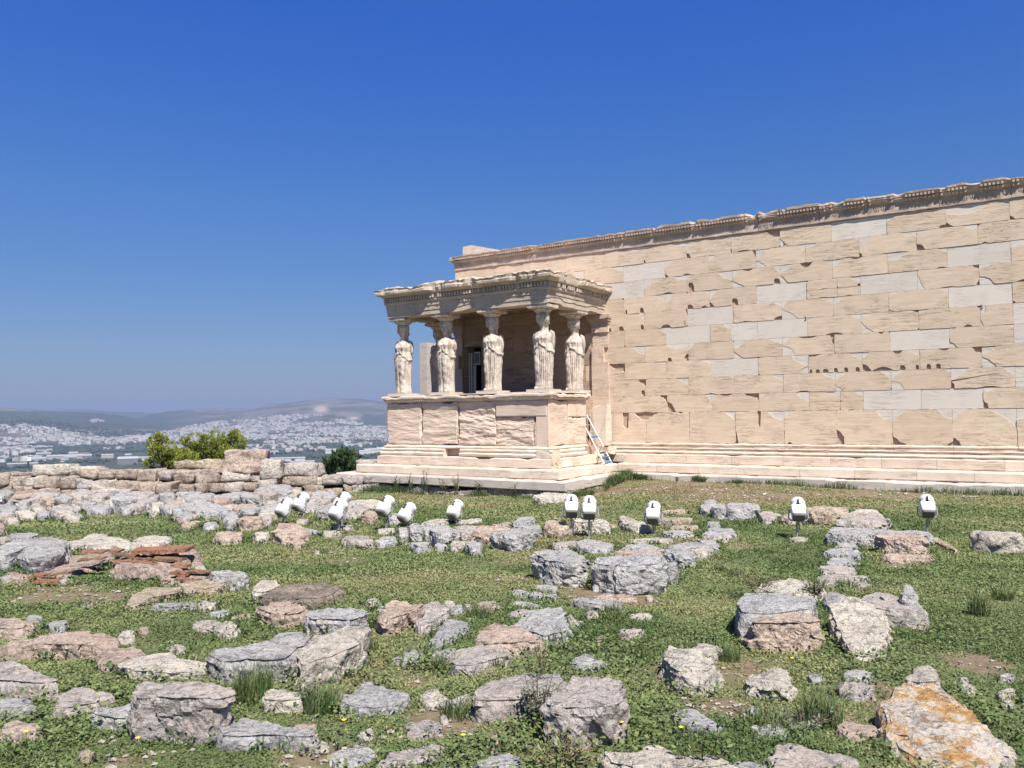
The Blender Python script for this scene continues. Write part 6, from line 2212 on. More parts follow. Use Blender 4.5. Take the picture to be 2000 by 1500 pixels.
def free_of_stones(x, y, shrink=.97):
    ok = np.ones(len(x), bool)
    for poly in STONE_POLYS:
        c = poly.mean(0)
        q = c + (poly - c) * shrink
        R = np.abs(q - c).max(0)
        cand = np.where((np.abs(x - c[0]) < R[0]) & (np.abs(y - c[1]) < R[1]) & ok)[0]
        if len(cand):
            ok[cand[in_poly(x[cand], y[cand], q)]] = False
    # not on the temple platform
    o = OL - .05
    ok &= ~((x > W_ - o) & (x < S_ + o) & (y > P_ - o))
    ok &= ~((y > D_ - o) & (x > WW))
    return ok


def quads_object(name, V4, mat, tint, kind='stuff', label=None, cat=None, parent=None, loc=None, group=None):
    """V4: (n, 4, 3) world corners; one face each"""
    n = len(V4)
    me = bpy.data.meshes.new(name)
    org = np.zeros(3) if loc is None else np.asarray(loc, float)
    co = (V4.reshape(-1, 3) - org).astype(np.float32)
    me.vertices.add(4 * n)
    me.vertices.foreach_set('co', co.ravel())
    me.loops.add(4 * n)
    me.loops.foreach_set('vertex_index', np.arange(4 * n, dtype=np.int32))
    me.polygons.add(n)
    me.polygons.foreach_set('loop_start', np.arange(0, 4 * n, 4, dtype=np.int32))
    me.update(calc_edges=True)
    at = me.attributes.new('tint', 'FLOAT', 'FACE')
    at.data.foreach_set('value', np.clip(tint, 0, 1).astype(np.float32))
    me.materials.append(mat)
    me.validate()
    o = bpy.data.objects.new(name, me)
    COL.objects.link(o)
    if parent is not None:
        o.parent = parent
        o.location = Vector(org) - parent.location
    else:
        o.location = Vector(org)
    if kind == 'stuff':
        tag(o, kind='stuff')
    if label:
        tag(o, label, cat, group)
    return o


def leaf_quads(c, d, L, Wd, lift):
    """diamond leaves: centre c, heading d (2-D), length L, width Wd, upward tilt"""
    d3 = np.stack([d[:, 0] * np.cos(lift), d[:, 1] * np.cos(lift), np.sin(lift)], 1)
    s3 = np.stack([-d[:, 1], d[:, 0], rng.uniform(-.5, .5, len(c))], 1)
    s3 /= np.linalg.norm(s3, axis=1, keepdims=True)
    L = L[:, None]
    Wd = Wd[:, None]
    return np.stack([c, c + d3 * L * .45 + s3 * Wd * .5, c + d3 * L, c + d3 * L * .45 - s3 * Wd * .5], 1)


AZ0 = math.atan2(CF[0], CF[1])


def sector(n, r0, r1, a0=-.98, a1=.98):
    a = rng.uniform(a0, a1, n) + AZ0
    r = np.sqrt(rng.uniform(r0 * r0, r1 * r1, n))
    return r * np.sin(a), r * np.cos(a)


Q, T = [], []
for (n, r0, r1, Lm, per) in ((64000, 3.0, 5.5, .0145, 6), (94000, 5.5, 9, .018, 5), (120000, 9, 14, .024, 5), (150000, 14, 24.5, .036, 4)):
    x, y = sector(n, r0, r1)
    g = green_mask(x, y)
    P = np.stack([x, y, x * 0], 1)
    clump = fbm(P * 2.3, 3, 61)
    dens = np.clip(g * 1.5 - .15, 0, 1) * (.78 + .5 * clump)
    dd_ = -0.543 * x + 0.84 * y
    dens = dens * (1 - .35 * ss(15.5, 18.5, dd_))
    keep = rng.random(n) < dens
    x, y, clump, g = x[keep], y[keep], clump[keep], g[keep]
    keep = free_of_stones(x, y)
    x, y, clump, g = x[keep], y[keep], clump[keep], g[keep]
    z = ground_z(x, y)
    hh = np.clip(.012 + .05 * clump, .0, .075) * (1 - .5 * ss(8, 15, np.hypot(x, y)))
    tone = .38 + .40 * fbm(np.stack([x, y, x * 0], 1) * .7 + 40, 4, 62) + .40 * (1 - g) + .26 * ss(15.5, 18, -0.543 * x + 0.84 * y)
    for k in range(per):
        m = len(x)
        spread = Lm * 1.5
        cx = x + rng.normal(0, spread, m)
        cy2 = y + rng.normal(0, spread, m)
        cz = z + hh * rng.random(m) + .003
        w = rng.uniform(0, 2 * math.pi, m)
        L = Lm * rng.uniform(.6, 1.4, m)
        Q.append(leaf_quads(np.stack([cx, cy2, cz], 1), np.stack([np.cos(w), np.sin(w)], 1), L, L * rng.uniform(.55, .85, m), rng.uniform(-.15, 1.0, m)))
        T.append(tone + rng.normal(0, .10, m) + (rng.random(m) < .03) * .35)
quads_object('ground_cover', np.concatenate(Q), M['leaf'], np.concatenate(T))


# broader clover-like leaves in patches close by
x, y = sector(41000, 3.0, 9.5)
sel = (fbm(np.stack([x, y, x * 0], 1) * 1.1 + 11, 3, 64) > .12) & (rng.random(len(x)) < green_mask(x, y) * (1.3 - np.hypot(x, y) / 9.5))
x, y = x[sel], y[sel]
sel = free_of_stones(x, y, 1.0)
x, y = x[sel], y[sel]
Q2, T2 = [], []
for k in range(4):
    m = len(x)
    w = rng.uniform(0, 6.28, m)
    L = rng.uniform(.014, .034, m)
    Q2.append(leaf_quads(np.stack([x + rng.normal(0, .03, m), y + rng.normal(0, .03, m), ground_z(x, y) + rng.uniform(.02, .08, m)], 1), np.stack([np.cos(w), np.sin(w)], 1), L, L * .85, rng.uniform(-.2, .7, m)))
    T2.append(rng.uniform(.1, .62, m))
quads_object('clover_patches', np.concatenate(Q2), M['leaf'], np.concatenate(T2))


def blades(px_, py_, pz_, H, bend, wd):
    """slender two-segment grass blades given as quads: (lower quad, upper quad)"""
    m = len(px_)
    w = rng.uniform(0, 2 * math.pi, m)
    d = np.stack([np.cos(w), np.sin(w), np.zeros(m)], 1)
    s = np.stack([-np.sin(w + .6), np.cos(w + .6), np.zeros(m)], 1)
    b = np.stack([px_, py_, pz_], 1)
    up = np.array([0, 0, 1.])
    H = H[:, None]
    bend = bend[:, None]
    wd = wd[:, None]
    mid = b + up * H * .55 + d * H * bend * .3
    tip = b + up * H * (1 - .35 * bend) + d * H * bend
    q1 = np.stack([b - s * wd, b + s * wd, mid + s * wd * .8, mid - s * wd * .8], 1)
    q2 = np.stack([mid - s * wd * .8, mid + s * wd * .8, tip + s * wd * .1, tip - s * wd * .1], 1)
    return np.concatenate([q1, q2])


# loose grass everywhere, taller round the stones
Q, T = [], []
x, y = sector(35000, 3.2, 20)
keep = (rng.random(len(x)) < green_mask(x, y)) & (fbm(np.stack([x, y, x * 0], 1) * 1.4 + 7, 3, 71) > .05)
x, y = x[keep], y[keep]
keep = free_of_stones(x, y, 1.0)
x, y = x[keep], y[keep]
r_ = np.hypot(x, y)
Q.append(blades(x, y, ground_z(x, y) - .01, rng.uniform(.025, .07, len(x)), rng.uniform(.2, 1, len(x)), .0013 + r_ * .00028))
T.append(np.tile(rng.uniform(0, 1, len(x)) ** 1.5, 2))
ex, ey = [], []
for poly in STONE_POLYS:
    c = poly.mean(0)
    per = np.linalg.norm(poly - np.roll(poly, 1, 0), axis=1).sum()
    k = int(per * 42)
    i = rng.integers(0, len(poly), k)
    t = rng.random(k)[:, None]
    q = poly[i] * (1 - t) + poly[(i + 1) % len(poly)] * t
    out = (q - c) / (np.linalg.norm(q - c, axis=1, keepdims=True) + 1e-6)
    keepn = fbm(np.stack([q[:, 0], q[:, 1], q[:, 0] * 0], 1) * 2.1 + 3, 2, 77) > -.12
    q = q + out * rng.uniform(.0, .07, k)[:, None]
    ex.append(q[keepn, 0])
    ey.append(q[keepn, 1])
x, y = np.concatenate(ex), np.concatenate(ey)
keep = free_of_stones(x, y, .93)
x, y = x[keep], y[keep]
Q.append(blades(x, y, ground_z(x, y) - .01, rng.uniform(.04, .12, len(x)), rng.uniform(.2, 1, len(x)), .0014 + np.hypot(x, y) * .00025))
T.append(np.tile(rng.uniform(0, 1, len(x)) ** 1.3, 2))
# leaves crowding the feet of the stones
m = len(x)
for k in range(2):
    w = rng.uniform(0, 2 * math.pi, m)
    rr_ = np.hypot(x, y)
    L = rng.uniform(.015, .03, m) + rr_ * .0012
    Q.append(leaf_quads(np.stack([x + rng.normal(0, .03, m), y + rng.normal(0, .03, m), ground_z(x, y) + rng.uniform(0, .07, m)], 1), np.stack([np.cos(w), np.sin(w)], 1), L, L * .7, rng.uniform(0, 1.2, m)))
    T.append(rng.uniform(.1, .7, m))
quads_object('wild_grass', np.concatenate(Q), M['blade'], np.concatenate(T))

# small white pebbles scattered over the bare earth
mb = MB()
px_, py_ = sector(12000, 3.2, 21)
keep = (green_mask(px_, py_) < .42) | (rng.random(len(px_)) < .03)
px_, py_ = px_[keep], py_[keep]
keep = free_of_stones(px_, py_, 1.0)
px_, py_ = px_[keep], py_[keep]
extra = []
for (X0, Y0, sp, k) in ((1400, 1382, .12, 40), (830, 1470, .18, 60), (655, 1385, .1, 20), (700, 1478, .2, 30), (280, 1470, .2, 25), (690, 985, .8, 50), (1480, 965, 1.6, 60), (90, 1160, .5, 30), (880, 1410, .2, 16), (220, 1170, .3, 14)):
    p = on_ground(X0, Y0)
    extra.append(np.stack([rng.normal(p[0], sp, k), rng.normal(p[1], sp, k)], 1))
ext = np.concatenate(extra)
px_, py_ = np.concatenate([px_, ext[:, 0]]), np.concatenate([py_, ext[:, 1]])
ico = np.array([(1, 0, 0), (-1, 0, 0), (0, 1, 0), (0, -1, 0), (0, 0, 1), (0, 0, -1), (.65, .65, .4), (-.65, .65, .4), (-.65, -.65, .4), (.65, -.65, .4)])
icf = [(0, 6, 4), (6, 2, 4), (2, 7, 4), (7, 1, 4), (1, 8, 4), (8, 3, 4), (3, 9, 4), (9, 0, 4), (0, 2, 6), (2, 1, 7), (1, 3, 8), (3, 0, 9), (0, 5, 2), (2, 5, 1), (1, 5, 3), (3, 5, 0)]
zz = ground_z(px_, py_)
for i in range(len(px_)):
    s = rnd.uniform(.006, .022) * (1.6 if rnd.random() < .12 else 1) * (.8 + .03 * math.hypot(px_[i], py_[i]))
    V = ico * np.array([s * rnd.uniform(.8, 1.5), s * rnd.uniform(.7, 1.2), s * .6]) * (1 + rng.uniform(-.2, .2, (10, 1)))
    mb.add(V + [px_[i], py_[i], zz[i] + s * .3], icf)
o = mb.build('pebbles', [KIND['w']])
tag(o, kind='stuff')


# distinct tufts
def tuft(px, py, rad, H, n, lab, mat='blade', group=None):
    g = on_ground(px, py)
    w = rng.uniform(0, 2 * math.pi, n)
    rr_ = rad * np.sqrt(rng.random(n)) * .5
    x, y = g[0] + rr_ * np.cos(w), g[1] + rr_ * np.sin(w)
    qd = blades(x, y, ground_z(x, y) - .01, H * rng.uniform(.5, 1.1, n), rng.uniform(.1, .7, n), np.full(n, .0022 + .00012 * np.hypot(g[0], g[1])))
    quads_object('grass_tuft', qd, M[mat], np.tile(rng.uniform(.2, .95, n), 2), 'thing', lab, 'grass tuft', None, (g[0], g[1], g[2]), group)


TUFTS = [
 (1912, 1202, .16, .26, 130, 'dark spiky grass tuft standing alone in the open grass at the right'),
 (1958, 1172, .18, .16, 120, 'shorter grass tuft just right of the dark spiky one'),
 (1605, 1412, .24, .20, 260, 'broad grass tuft in the open ground left of the orange lichen slab'),
 (1195, 1205, .16, .16, 120, 'grass tuft at the right end of the kerb-like stone in the middle'),
 (1408, 1118, .14, .13, 100, 'grass tuft in the open grass right of the middle heap, left one of two'),
 (1436, 1126, .14, .14, 100, 'grass tuft in the open grass right of the middle heap, right one of two'),
 (1562, 1108, .2, .12, 130, 'low grass tuft left of the right-hand stone row'),
 (1652, 1152, .22, .16, 150, 'grass tuft covering the end of the lowest small step stone'),
 (497, 1368, .24, .26, 260, 'tall dark grass tuft beside the big pinkish block at lower left'),
 (632, 1392, .2, .2, 180, 'grass tuft right of the small cream stone at lower left'),
 (728, 1222, .16, .13, 110, 'grass tuft behind the fissured stones, left of the pair'),
 (866, 1312, .18, .15, 150, 'grass tuft at the left end of the long mauve slab'),
 (965, 1302, .2, .13, 150, 'grass tuft under the right part of the long mauve slab'),
 (935, 1205, .24, .13, 160, 'grass tuft among the thin stone strips in the middle'),
 (1205, 1068, .14, .12, 90, 'grass tuft growing on top of the middle heap'),
 (1425, 1290, .16, .13, 110, 'grass tuft right of the pale peaked rock'),
 (720, 1275, .14, .16, 120, 'grass tuft touching the pointed right side of the pale angular boulder'),
 (895, 1400, .2, .14, 140, 'grass tuft at the left end of the wide flat-topped slab'),
 (1262, 1290, .14, .12, 90, 'small grass tuft left of the pale peaked rock'),
 (1490, 1420, .24, .13, 170, 'loose grass tuft at the bottom below the white crystalline stone'),
]
for t_ in TUFTS:
    tuft(*t_)


def weed(px, py, rad, H, n, mat, lab, size=.03, zoff=0.0, name='leafy_weed'):
    g = on_ground(px, py)
    root = empty(name, lab, 'weed', (g[0], g[1], g[2] + zoff))
    stems = MB()
    qs, ts = [], []
    for i in range(n):
        w = rnd.uniform(0, 2 * math.pi)
        rr_ = rad * rnd.random() ** .5
        top = np.array([g[0] + rr_ * math.cos(w), g[1] + rr_ * math.sin(w), g[2] + zoff + H * rnd.uniform(.5, 1)])
        b0 = np.array([g[0] + rr_ * .25 * math.cos(w), g[1] + rr_ * .25 * math.sin(w), g[2] + zoff - .02])
        stems.tube([b0, (b0 + top) / 2 + [0, 0, .02], top], [.003, .0025, .0015], 4)
        m = 12
        t = rng.uniform(.25, 1.05, m)
        c = b0 + (top - b0) * t[:, None] + rng.normal(0, .012, (m, 3))
        a = rng.uniform(0, 2 * math.pi, m)
        L = size * rng.uniform(.7, 1.4, m)
        qs.append(leaf_quads(c, np.stack([np.cos(a), np.sin(a)], 1), L, L * .45, rng.uniform(-.2, 1.0, m)))
        ts.append(rng.uniform(0, 1, m))
    stems.build('stem', [M['bark'] if mat != 'dry' else M['dry']], root)
    quads_object('leaves', np.concatenate(qs), M[mat], np.concatenate(ts), 'thing', None, None, root, (g[0], g[1], g[2] + zoff))


weed(1050, 1420, .12, .30, 26, 'silver', 'silvery leafy weed growing between the wide slab and the biggest block')
weed(1060, 1372, .05, .2, 8, 'dry', 'thin yellowing weed in the gap on top between wide slab and biggest block', .02, .18)
weed(275, 1425, .10, .12, 18, 'silver', 'low silvery weed left of the foot of the big pinkish block', .025)
weed(600, 1375, .12, .10, 20, 'silver', 'low silvery weed around the small cream stone', .022)
weed(1560, 1425, .2, .10, 22, 'silver', 'low grey-green weed near the bottom right, left of the lichen slab', .025)
weed(1480, 1172, .3, .12, 30, 'leaf', 'weeds hanging over the top of the weedy blue-grey block', .025, .15)
weed(1590, 1175, .14, .16, 20, 'leaf', 'green weed rooted between the weedy block and the smooth sloping stone', .03, .08)
weed(1085, 1500, .2, .16, 30, 'leaf', 'bushy green weed at the bottom edge left of the long pale slab', .03)
weed(1700, 1055, .16, .2, 26, 'leaf', 'dark weed between the long blue-grey block and the cracked pink block', .03)
weed(1160, 1150, .14, .1, 22, 'leaf', 'bright green weed in the gap of the middle pair of boulders', .03)
# leafy sprig before the bottom slab
g_ = on_ground(1365, 1530)
root = empty('leafy_sprig', 'broad-leaved green sprig in front of the long pale slab at the bottom edge', 'plant', tuple(g_))
mb = MB()
qs = []
for i, (dx, H) in enumerate(((-.10, .21), (-.04, .24), (.03, .25), (.10, .23), (.14, .18))):
    b0 = g_ + CR * dx * .3
    t0 = g_ + CR * dx + [0, 0, H]
    mb.tube([b0, (b0 + t0) / 2 + [0, 0, .02], t0], [.004, .003, .002], 6)
    for k in range(7):
        a = rnd.uniform(0, 6.28)
        c = b0 + (t0 - b0) * (.55 + .07 * k)
        L = np.array([rnd.uniform(.035, .055)])
        qs.append(leaf_quads(c[None], np.array([[math.cos(a), math.sin(a)]]), L, L * .5, np.array([rnd.uniform(.1, .9)])))
mb.build('stem', [M['bark']], root)
q_ = np.concatenate(qs)
quads_object('leaves', q_, M['leaf'], rng.uniform(.2, .6, len(q_)), 'thing', None, None, root, tuple(g_))

# weeds along the foot of the porch and the long wall
Q, T = [], []
n = 2600
xw = rng.uniform(W_ - OL, S_ + OL, n)
yw = np.full(n, P_ - OL - .05) - rng.uniform(0, .25, n)
n2 = 5200
xw2 = rng.uniform(S_ + OL, XR, n2)
xw2 = np.where(rng.random(n2) < .4, rng.uniform(S_ + OL, -6.5, n2), xw2)
yw2 = np.full(n2, D_ - OL - .03) - rng.uniform(0, .35, n2) ** 1.5
n3 = 1800
yw3 = rng.uniform(P_ - OL, D_ - OL, n3)
xw3 = S_ + OL + .03 + rng.uniform(0, .35, n3)
x = np.concatenate([xw, xw2, xw3])
y = np.concatenate([yw, yw2, yw3])
cl = fbm(np.stack([x, y, x * 0], 1) * 1.7, 3, 88)
k = cl > -.25
x, y, cl = x[k], y[k], cl[k]
H = rng.uniform(.05, .16, len(x)) * (1 + 1.2 * np.clip(cl, 0, 1)) + .10 * ((x > S_ + OL) & (x < -7.2))
Q.append(blades(x, y, ground_z(x, y) - .02, H, rng.uniform(.1, .8, len(x)), np.full(len(x), .0065)))
T.append(np.tile(rng.uniform(0, 1, len(x)) ** 1.6, 2))
quads_object('weeds_at_the_steps', np.concatenate(Q), M['blade'], np.concatenate(T))
for i, (px, H, lab) in enumerate(((776, .34, 'leftmost weed on the lowest porch step'), (802, .4, 'second weed from the left on the lowest porch step'), (832, .5, 'dense dark weed on the lowest porch step below the second statue'),
                                  (868, .38, 'dry branching weed on the lowest porch step'), (893, .5, 'tall dry weed with side branches on the lowest porch step'), (935, .34, 'weed on the lowest porch step near the middle'), (1005, .3, 'small weed low on the porch foundation at the right'),
                                  )):
    p = at_y(px, 950, P_ - OL - .06)
    root = empty('step_weed', lab, 'weed', (p[0], P_ - OL - .05, ZL - .15))
    mb = MB()
    qs = []
    for k in range(6):
        b0 = np.array([p[0] + rnd.uniform(-.05, .05), P_ - OL - .05, ZL - .2])
        t0 = b0 + np.array([rnd.uniform(-.18, .18), rnd.uniform(-.12, .0), H * rnd.uniform(.7, 1.25)])
        mb.tube([b0, (b0 + t0) / 2 + [0, -.02, .03], t0], [.007, .006, .003], 4)
        m = 16
        t = rng.uniform(.2, 1.05, m)
        a = rng.uniform(0, 6.28, m)
        L = rng.uniform(.03, .07, m)
        qs.append(leaf_quads(b0 + (t0 - b0) * t[:, None] + rng.normal(0, .015, (m, 3)), np.stack([np.cos(a), np.sin(a)], 1), L, L * .4, rng.uniform(.2, 1.2, m)))
    mb.build('stem', [M['dry']], root)
    q_ = np.concatenate(qs)
    quads_object('leaves', q_, M['dry'] if i in (3, 4) else M['oleander'], rng.uniform(0, 1, len(q_)), 'thing', None, None, root, (p[0], P_ - OL - .05, ZL - .15))
for (px, py, yy, lab) in ((1085, 915, P_ - OT + .02, 'yellow-green weed growing on the step at the porch corner'), (1167, 900, 20.9, 'yellow-green weed at the foot of the ladder'), (1151, 928, 20.2, 'yellow-green weed in a step joint below the ladder')):
    p = at_x(px, py, S_ + OT - .1) if yy > 20 else at_y(px, py, P_ - OT + .1)
    root = empty('step_weed', lab, 'weed', tuple(p))
    n = 60
    w = rng.uniform(0, 6.28, n)
    c = p + np.stack([rng.normal(0, .06, n), rng.normal(0, .06, n), rng.uniform(0, .14, n)], 1)
    L = rng.uniform(.03, .06, n)
    quads_object('leaves', leaf_quads(c, np.stack([np.cos(w), np.sin(w)], 1), L, L * .5, rng.uniform(0, 1, n)), M['pine'], rng.uniform(.2, .8, n), 'thing', None, None, root, tuple(p))


# ------------------------------------------------------------------ trees behind the ruined wall
def needle_tree(name, lab, cat, lobes, dd, mat, foot_px, per=3400, L=.075, up=.6, wd=.22, spreadz=1.0):
    fp = at_depth(foot_px[0], foot_px[1], dd)
    root = empty(name, lab, cat, tuple(fp - np.array([0, 0, 2.5])))
    trunk = MB()
    base = fp - np.array([0, 0, 2.5])
    qs, ts = [], []
    trunk.tube([base, base * .35 + fp * .65 + [.05, 0, 0], fp + [0, 0, .1]], [.16, .12, .09], 10)
    for (x, y, r) in lobes:
        off = rnd.uniform(-.5, .5)
        c = at_depth(x, y, dd + off)
        R = r * dd / F0
        trunk.tube([fp + [0, 0, -.2], (fp + c) / 2 + [rnd.uniform(-.1, .1), 0, -.05], c], [.055, .035, .012], 6)
        k = int(per * (R / .45) ** 2)
        # twigs: short sprays of needles pointing up and out
        nt = max(12, k // 9)
        u = rng.normal(0, 1, (nt, 3))
        u /= np.linalg.norm(u, axis=1, keepdims=True)
        rad = R * rng.uniform(.35, 1.12, nt) ** .7
        tc = c + u * rad[:, None] * np.array([1, 1, spreadz])
        lump = fbm(tc * 4, 2, 5)
        tc = tc[lump > -.28]
        u = u[lump > -.28]
        for q in range(9):
            m = len(tc)
            d = u * .8 + np.array([0, 0, up]) + rng.normal(0, .45, (m, 3))
            d /= np.linalg.norm(d, axis=1, keepdims=True)
            s = np.cross(d, rng.normal(0, 1, (m, 3)))
            s /= np.linalg.norm(s, axis=1, keepdims=True)
            ll = (L * rng.uniform(.6, 1.3, m))[:, None]
            c0 = tc + rng.normal(0, .03, (m, 3))
            qs.append(np.stack([c0, c0 + d * ll * .5 + s * ll * wd, c0 + d * ll, c0 + d * ll * .5 - s * ll * wd], 1))
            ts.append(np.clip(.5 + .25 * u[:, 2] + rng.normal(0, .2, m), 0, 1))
    trunk.build('trunk', [M['bark']], root, True)
    quads_object('crown', np.concatenate(qs), M[mat], np.concatenate(ts), 'thing', None, None, root, tuple(fp))


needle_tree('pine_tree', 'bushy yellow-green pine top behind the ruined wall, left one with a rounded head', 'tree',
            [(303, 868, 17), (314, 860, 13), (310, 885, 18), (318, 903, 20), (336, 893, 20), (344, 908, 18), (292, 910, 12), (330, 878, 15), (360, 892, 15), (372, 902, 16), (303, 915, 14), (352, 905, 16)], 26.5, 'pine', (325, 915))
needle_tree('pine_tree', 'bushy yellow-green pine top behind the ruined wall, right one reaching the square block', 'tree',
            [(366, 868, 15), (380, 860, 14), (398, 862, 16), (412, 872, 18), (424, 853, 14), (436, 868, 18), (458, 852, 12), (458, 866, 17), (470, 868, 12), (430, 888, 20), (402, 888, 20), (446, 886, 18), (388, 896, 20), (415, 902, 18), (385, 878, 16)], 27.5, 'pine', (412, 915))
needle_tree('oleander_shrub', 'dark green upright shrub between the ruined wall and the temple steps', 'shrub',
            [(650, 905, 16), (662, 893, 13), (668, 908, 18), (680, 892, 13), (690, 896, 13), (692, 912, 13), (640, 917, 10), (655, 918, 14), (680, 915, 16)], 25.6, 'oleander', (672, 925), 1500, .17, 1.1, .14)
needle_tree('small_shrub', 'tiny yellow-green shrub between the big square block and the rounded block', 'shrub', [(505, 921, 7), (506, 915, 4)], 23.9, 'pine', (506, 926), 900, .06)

# a few yellow flowers in the turf
M['petal'] = flat_mat('yellow petals', (.75, .55, .04), .6)
for i, (px, py) in enumerate(((52, 1461), (315, 1434), (270, 1474), (1548, 1308), (670, 1436), (1215, 1442), (905, 1468), (1330, 1452))):
    g = on_ground(px, py + 8)
    root = empty('yellow_flower', 'tiny yellow flower standing singly in the turf of the near foreground', 'flower', tuple(g), 'tiny yellow flowers in the near turf')
    mb = MB()
    top = g + [rnd.uniform(-.01, .01), 0, .10]
    mb.tube([g, top], .0018, 4)
    mb.build('stem', [M['dry']], root)
    mb = MB()
    for k in range(8):
        a = k * math.pi / 4
        d = np.array([math.cos(a), math.sin(a), .35])
        s = np.array([-math.sin(a), math.cos(a), 0]) * .005
        mb.add([top, top + d * .009 + s, top + d * .015, top + d * .009 - s], [(0, 1, 2, 3)])
    mb.build('petals', [M['petal']], root)
# ------------------------------------------------------------------ hills, city and haze
ZP = -150.0


def yhor(X):
    return 750 + F0 * (CF[2] + CR[2] * (np.asarray(X, float) - 1000) / F0) / CU[2]


def az_of(X):
    return AZ0 + np.arctan((np.asarray(X, float) - 1000) / F0)


def X_of(az):
    return 1000 + F0 * np.tan(np.clip(az - AZ0, -1.3, 1.3))


def elev_z(X, y, R):
    X = np.asarray(X, float)
    cosd = 1 / np.sqrt(1 + ((X - 1000) / F0) ** 2)
    return R * (yhor(X) - y) / F0 * cosd


RIDGES = [
 (15500, 2600, 1500, [(-900, 806), (-300, 800), (0, 797), (120, 799), (230, 804), (330, 808), (500, 806), (760, 803), (1400, 800)]),
 (10500, 2600, 1500, [(-900, 850), (200, 842), (262, 820), (300, 810), (370, 801), (430, 798), (480, 799), (560, 788), (600, 783), (645, 780), (700, 781), (760, 784), (900, 790), (1400, 800)]),
 (8700, 1500, 1200, [(-900, 785), (-300, 786), (-100, 789), (0, 794), (60, 799), (130, 803), (190, 805), (240, 811), (300, 821), (340, 831), (380, 843), (1400, 870)]),
 (6900, 900, 900, [(-900, 812), (-200, 816), (0, 816), (60, 813), (110, 815), (150, 822), (220, 826), (300, 833), (360, 842), (420, 850), (1400, 880)]),
]


def terrain(X, R):
    z = np.full(np.broadcast(X, R).shape, ZP, float)
    for Rr, wf, wb, prof in RIDGES:
        y = np.interp(X, [p[0] for p in prof], [p[1] for p in prof])
        zr = elev_z(X, y, Rr)
        w = np.where(R < Rr, wf, wb)
        H = np.maximum(zr - ZP, 0) * np.exp(-((R - Rr) / w) ** 2)
        z = np.maximum(z, ZP + H)
    az = az_of(X)
    P = np.stack([(R * np.sin(az)).ravel() / 900, (R * np.cos(az)).ravel() / 900, np.zeros(z.size)], 1)
    n = fbm(P, 5, 13, .55).reshape(z.shape)
    k = np.clip((z - ZP) / 200, 0, 1)
    return z + k * n * 26 - 3 * (1 - k)


def hills_material():
    t = NT('far hills', 0.95, 0.05)
    v = t.pos()
    n = t.noise(t.pos((.001, .001, .001)), 2.2, 6, .6)
    n2 = t.noise(t.pos((.001, .001, .001)), 14, 5, .65)
    c = t.mix(t.ramp(n2, [(.35, 0.0), (.65, 1.0)]), (.12, .10, .085), (.19, .165, .145))
    c = t.mix(t.ramp(n, [(.44, 0.0), (.54, 1.0)]), c, (.075, .08, .055))
    a = t.attr('wood')
    c = t.mix(a, c, t.mix(t.ramp(n2, [(.4, 0.0), (.65, 1.0)]), (.03, .045, .028), (.07, .075, .045)))
    c = t.mix(t.attr('quarry'), c, (.38, .30, .24))
    return t.done(c)


Xs = np.linspace(-900, 1500, 900)
Rs = np.concatenate([np.linspace(380, 3000, 8), np.linspace(3100, 12500, 190), np.linspace(12700, 18500, 40)])
XX, RR = np.meshgrid(Xs, Rs, indexing='ij')
ZZ = terrain(XX, RR)
AZ = az_of(XX)
V = np.stack([(RR * np.sin(AZ)).ravel(), (RR * np.cos(AZ)).ravel(), ZZ.ravel()], 1)
nX, nR = XX.shape
idx = np.arange(nX * nR).reshape(nX, nR)
Fq = np.stack([idx[:-1, :-1].ravel(), idx[1:, :-1].ravel(), idx[1:, 1:].ravel(), idx[:-1, 1:].ravel()], 1)
me = bpy.data.meshes.new('hills')
me.from_pydata(V.tolist(), [], Fq[:, ::-1].tolist())
py_all = yhor(XX) - (ZZ / RR) * F0 * np.sqrt(1 + ((XX - 1000) / F0) ** 2)
wood = np.clip(ss(842, 835, py_all) * ss(420, 300, XX) * ss(800, 806, py_all) + .9 * ss(860, 872, py_all), 0, 1)
wood = np.clip(wood + .8 * ss(560, 640, XX) * ss(806, 812, py_all) * ss(834, 826, py_all) * (fbm(np.stack([XX.ravel() / 40, RR.ravel() / 900, XX.ravel() * 0], 1), 3, 4).reshape(XX.shape) > 0), 0, 1)
quarry = np.exp(-((XX - 626) / 12) ** 2 - ((py_all - 799) / 6) ** 2) + .8 * np.exp(-((XX - 690) / 10) ** 2 - ((py_all - 817) / 3) ** 2)
for nm, arr in (('wood', wood), ('quarry', np.clip(quarry * 1.5, 0, 1))):
    at = me.attributes.new(nm, 'FLOAT', 'POINT')
    at.data.foreach_set('value', arr.ravel().astype(np.float32))
me.materials.append(hills_material())
me.polygons.foreach_set('use_smooth', np.ones(len(me.polygons), dtype=bool))
o = bpy.data.objects.new('hills', me)
COL.objects.link(o)
tag(o, kind='structure')

BM = [flat_mat('white render', (.50, .48, .45), .9), flat_mat('cream render', (.38, .34, .29), .9), flat_mat('grey concrete', (.15, .15, .15), .9), flat_mat('red roof tiles', (.24, .13, .10), .9), flat_mat('pale sheet roof', (.33, .34, .36), .8)]


def ground_at(X, R):
    return terrain(np.atleast_1d(np.asarray(X, float)), np.atleast_1d(np.asarray(R, float)))


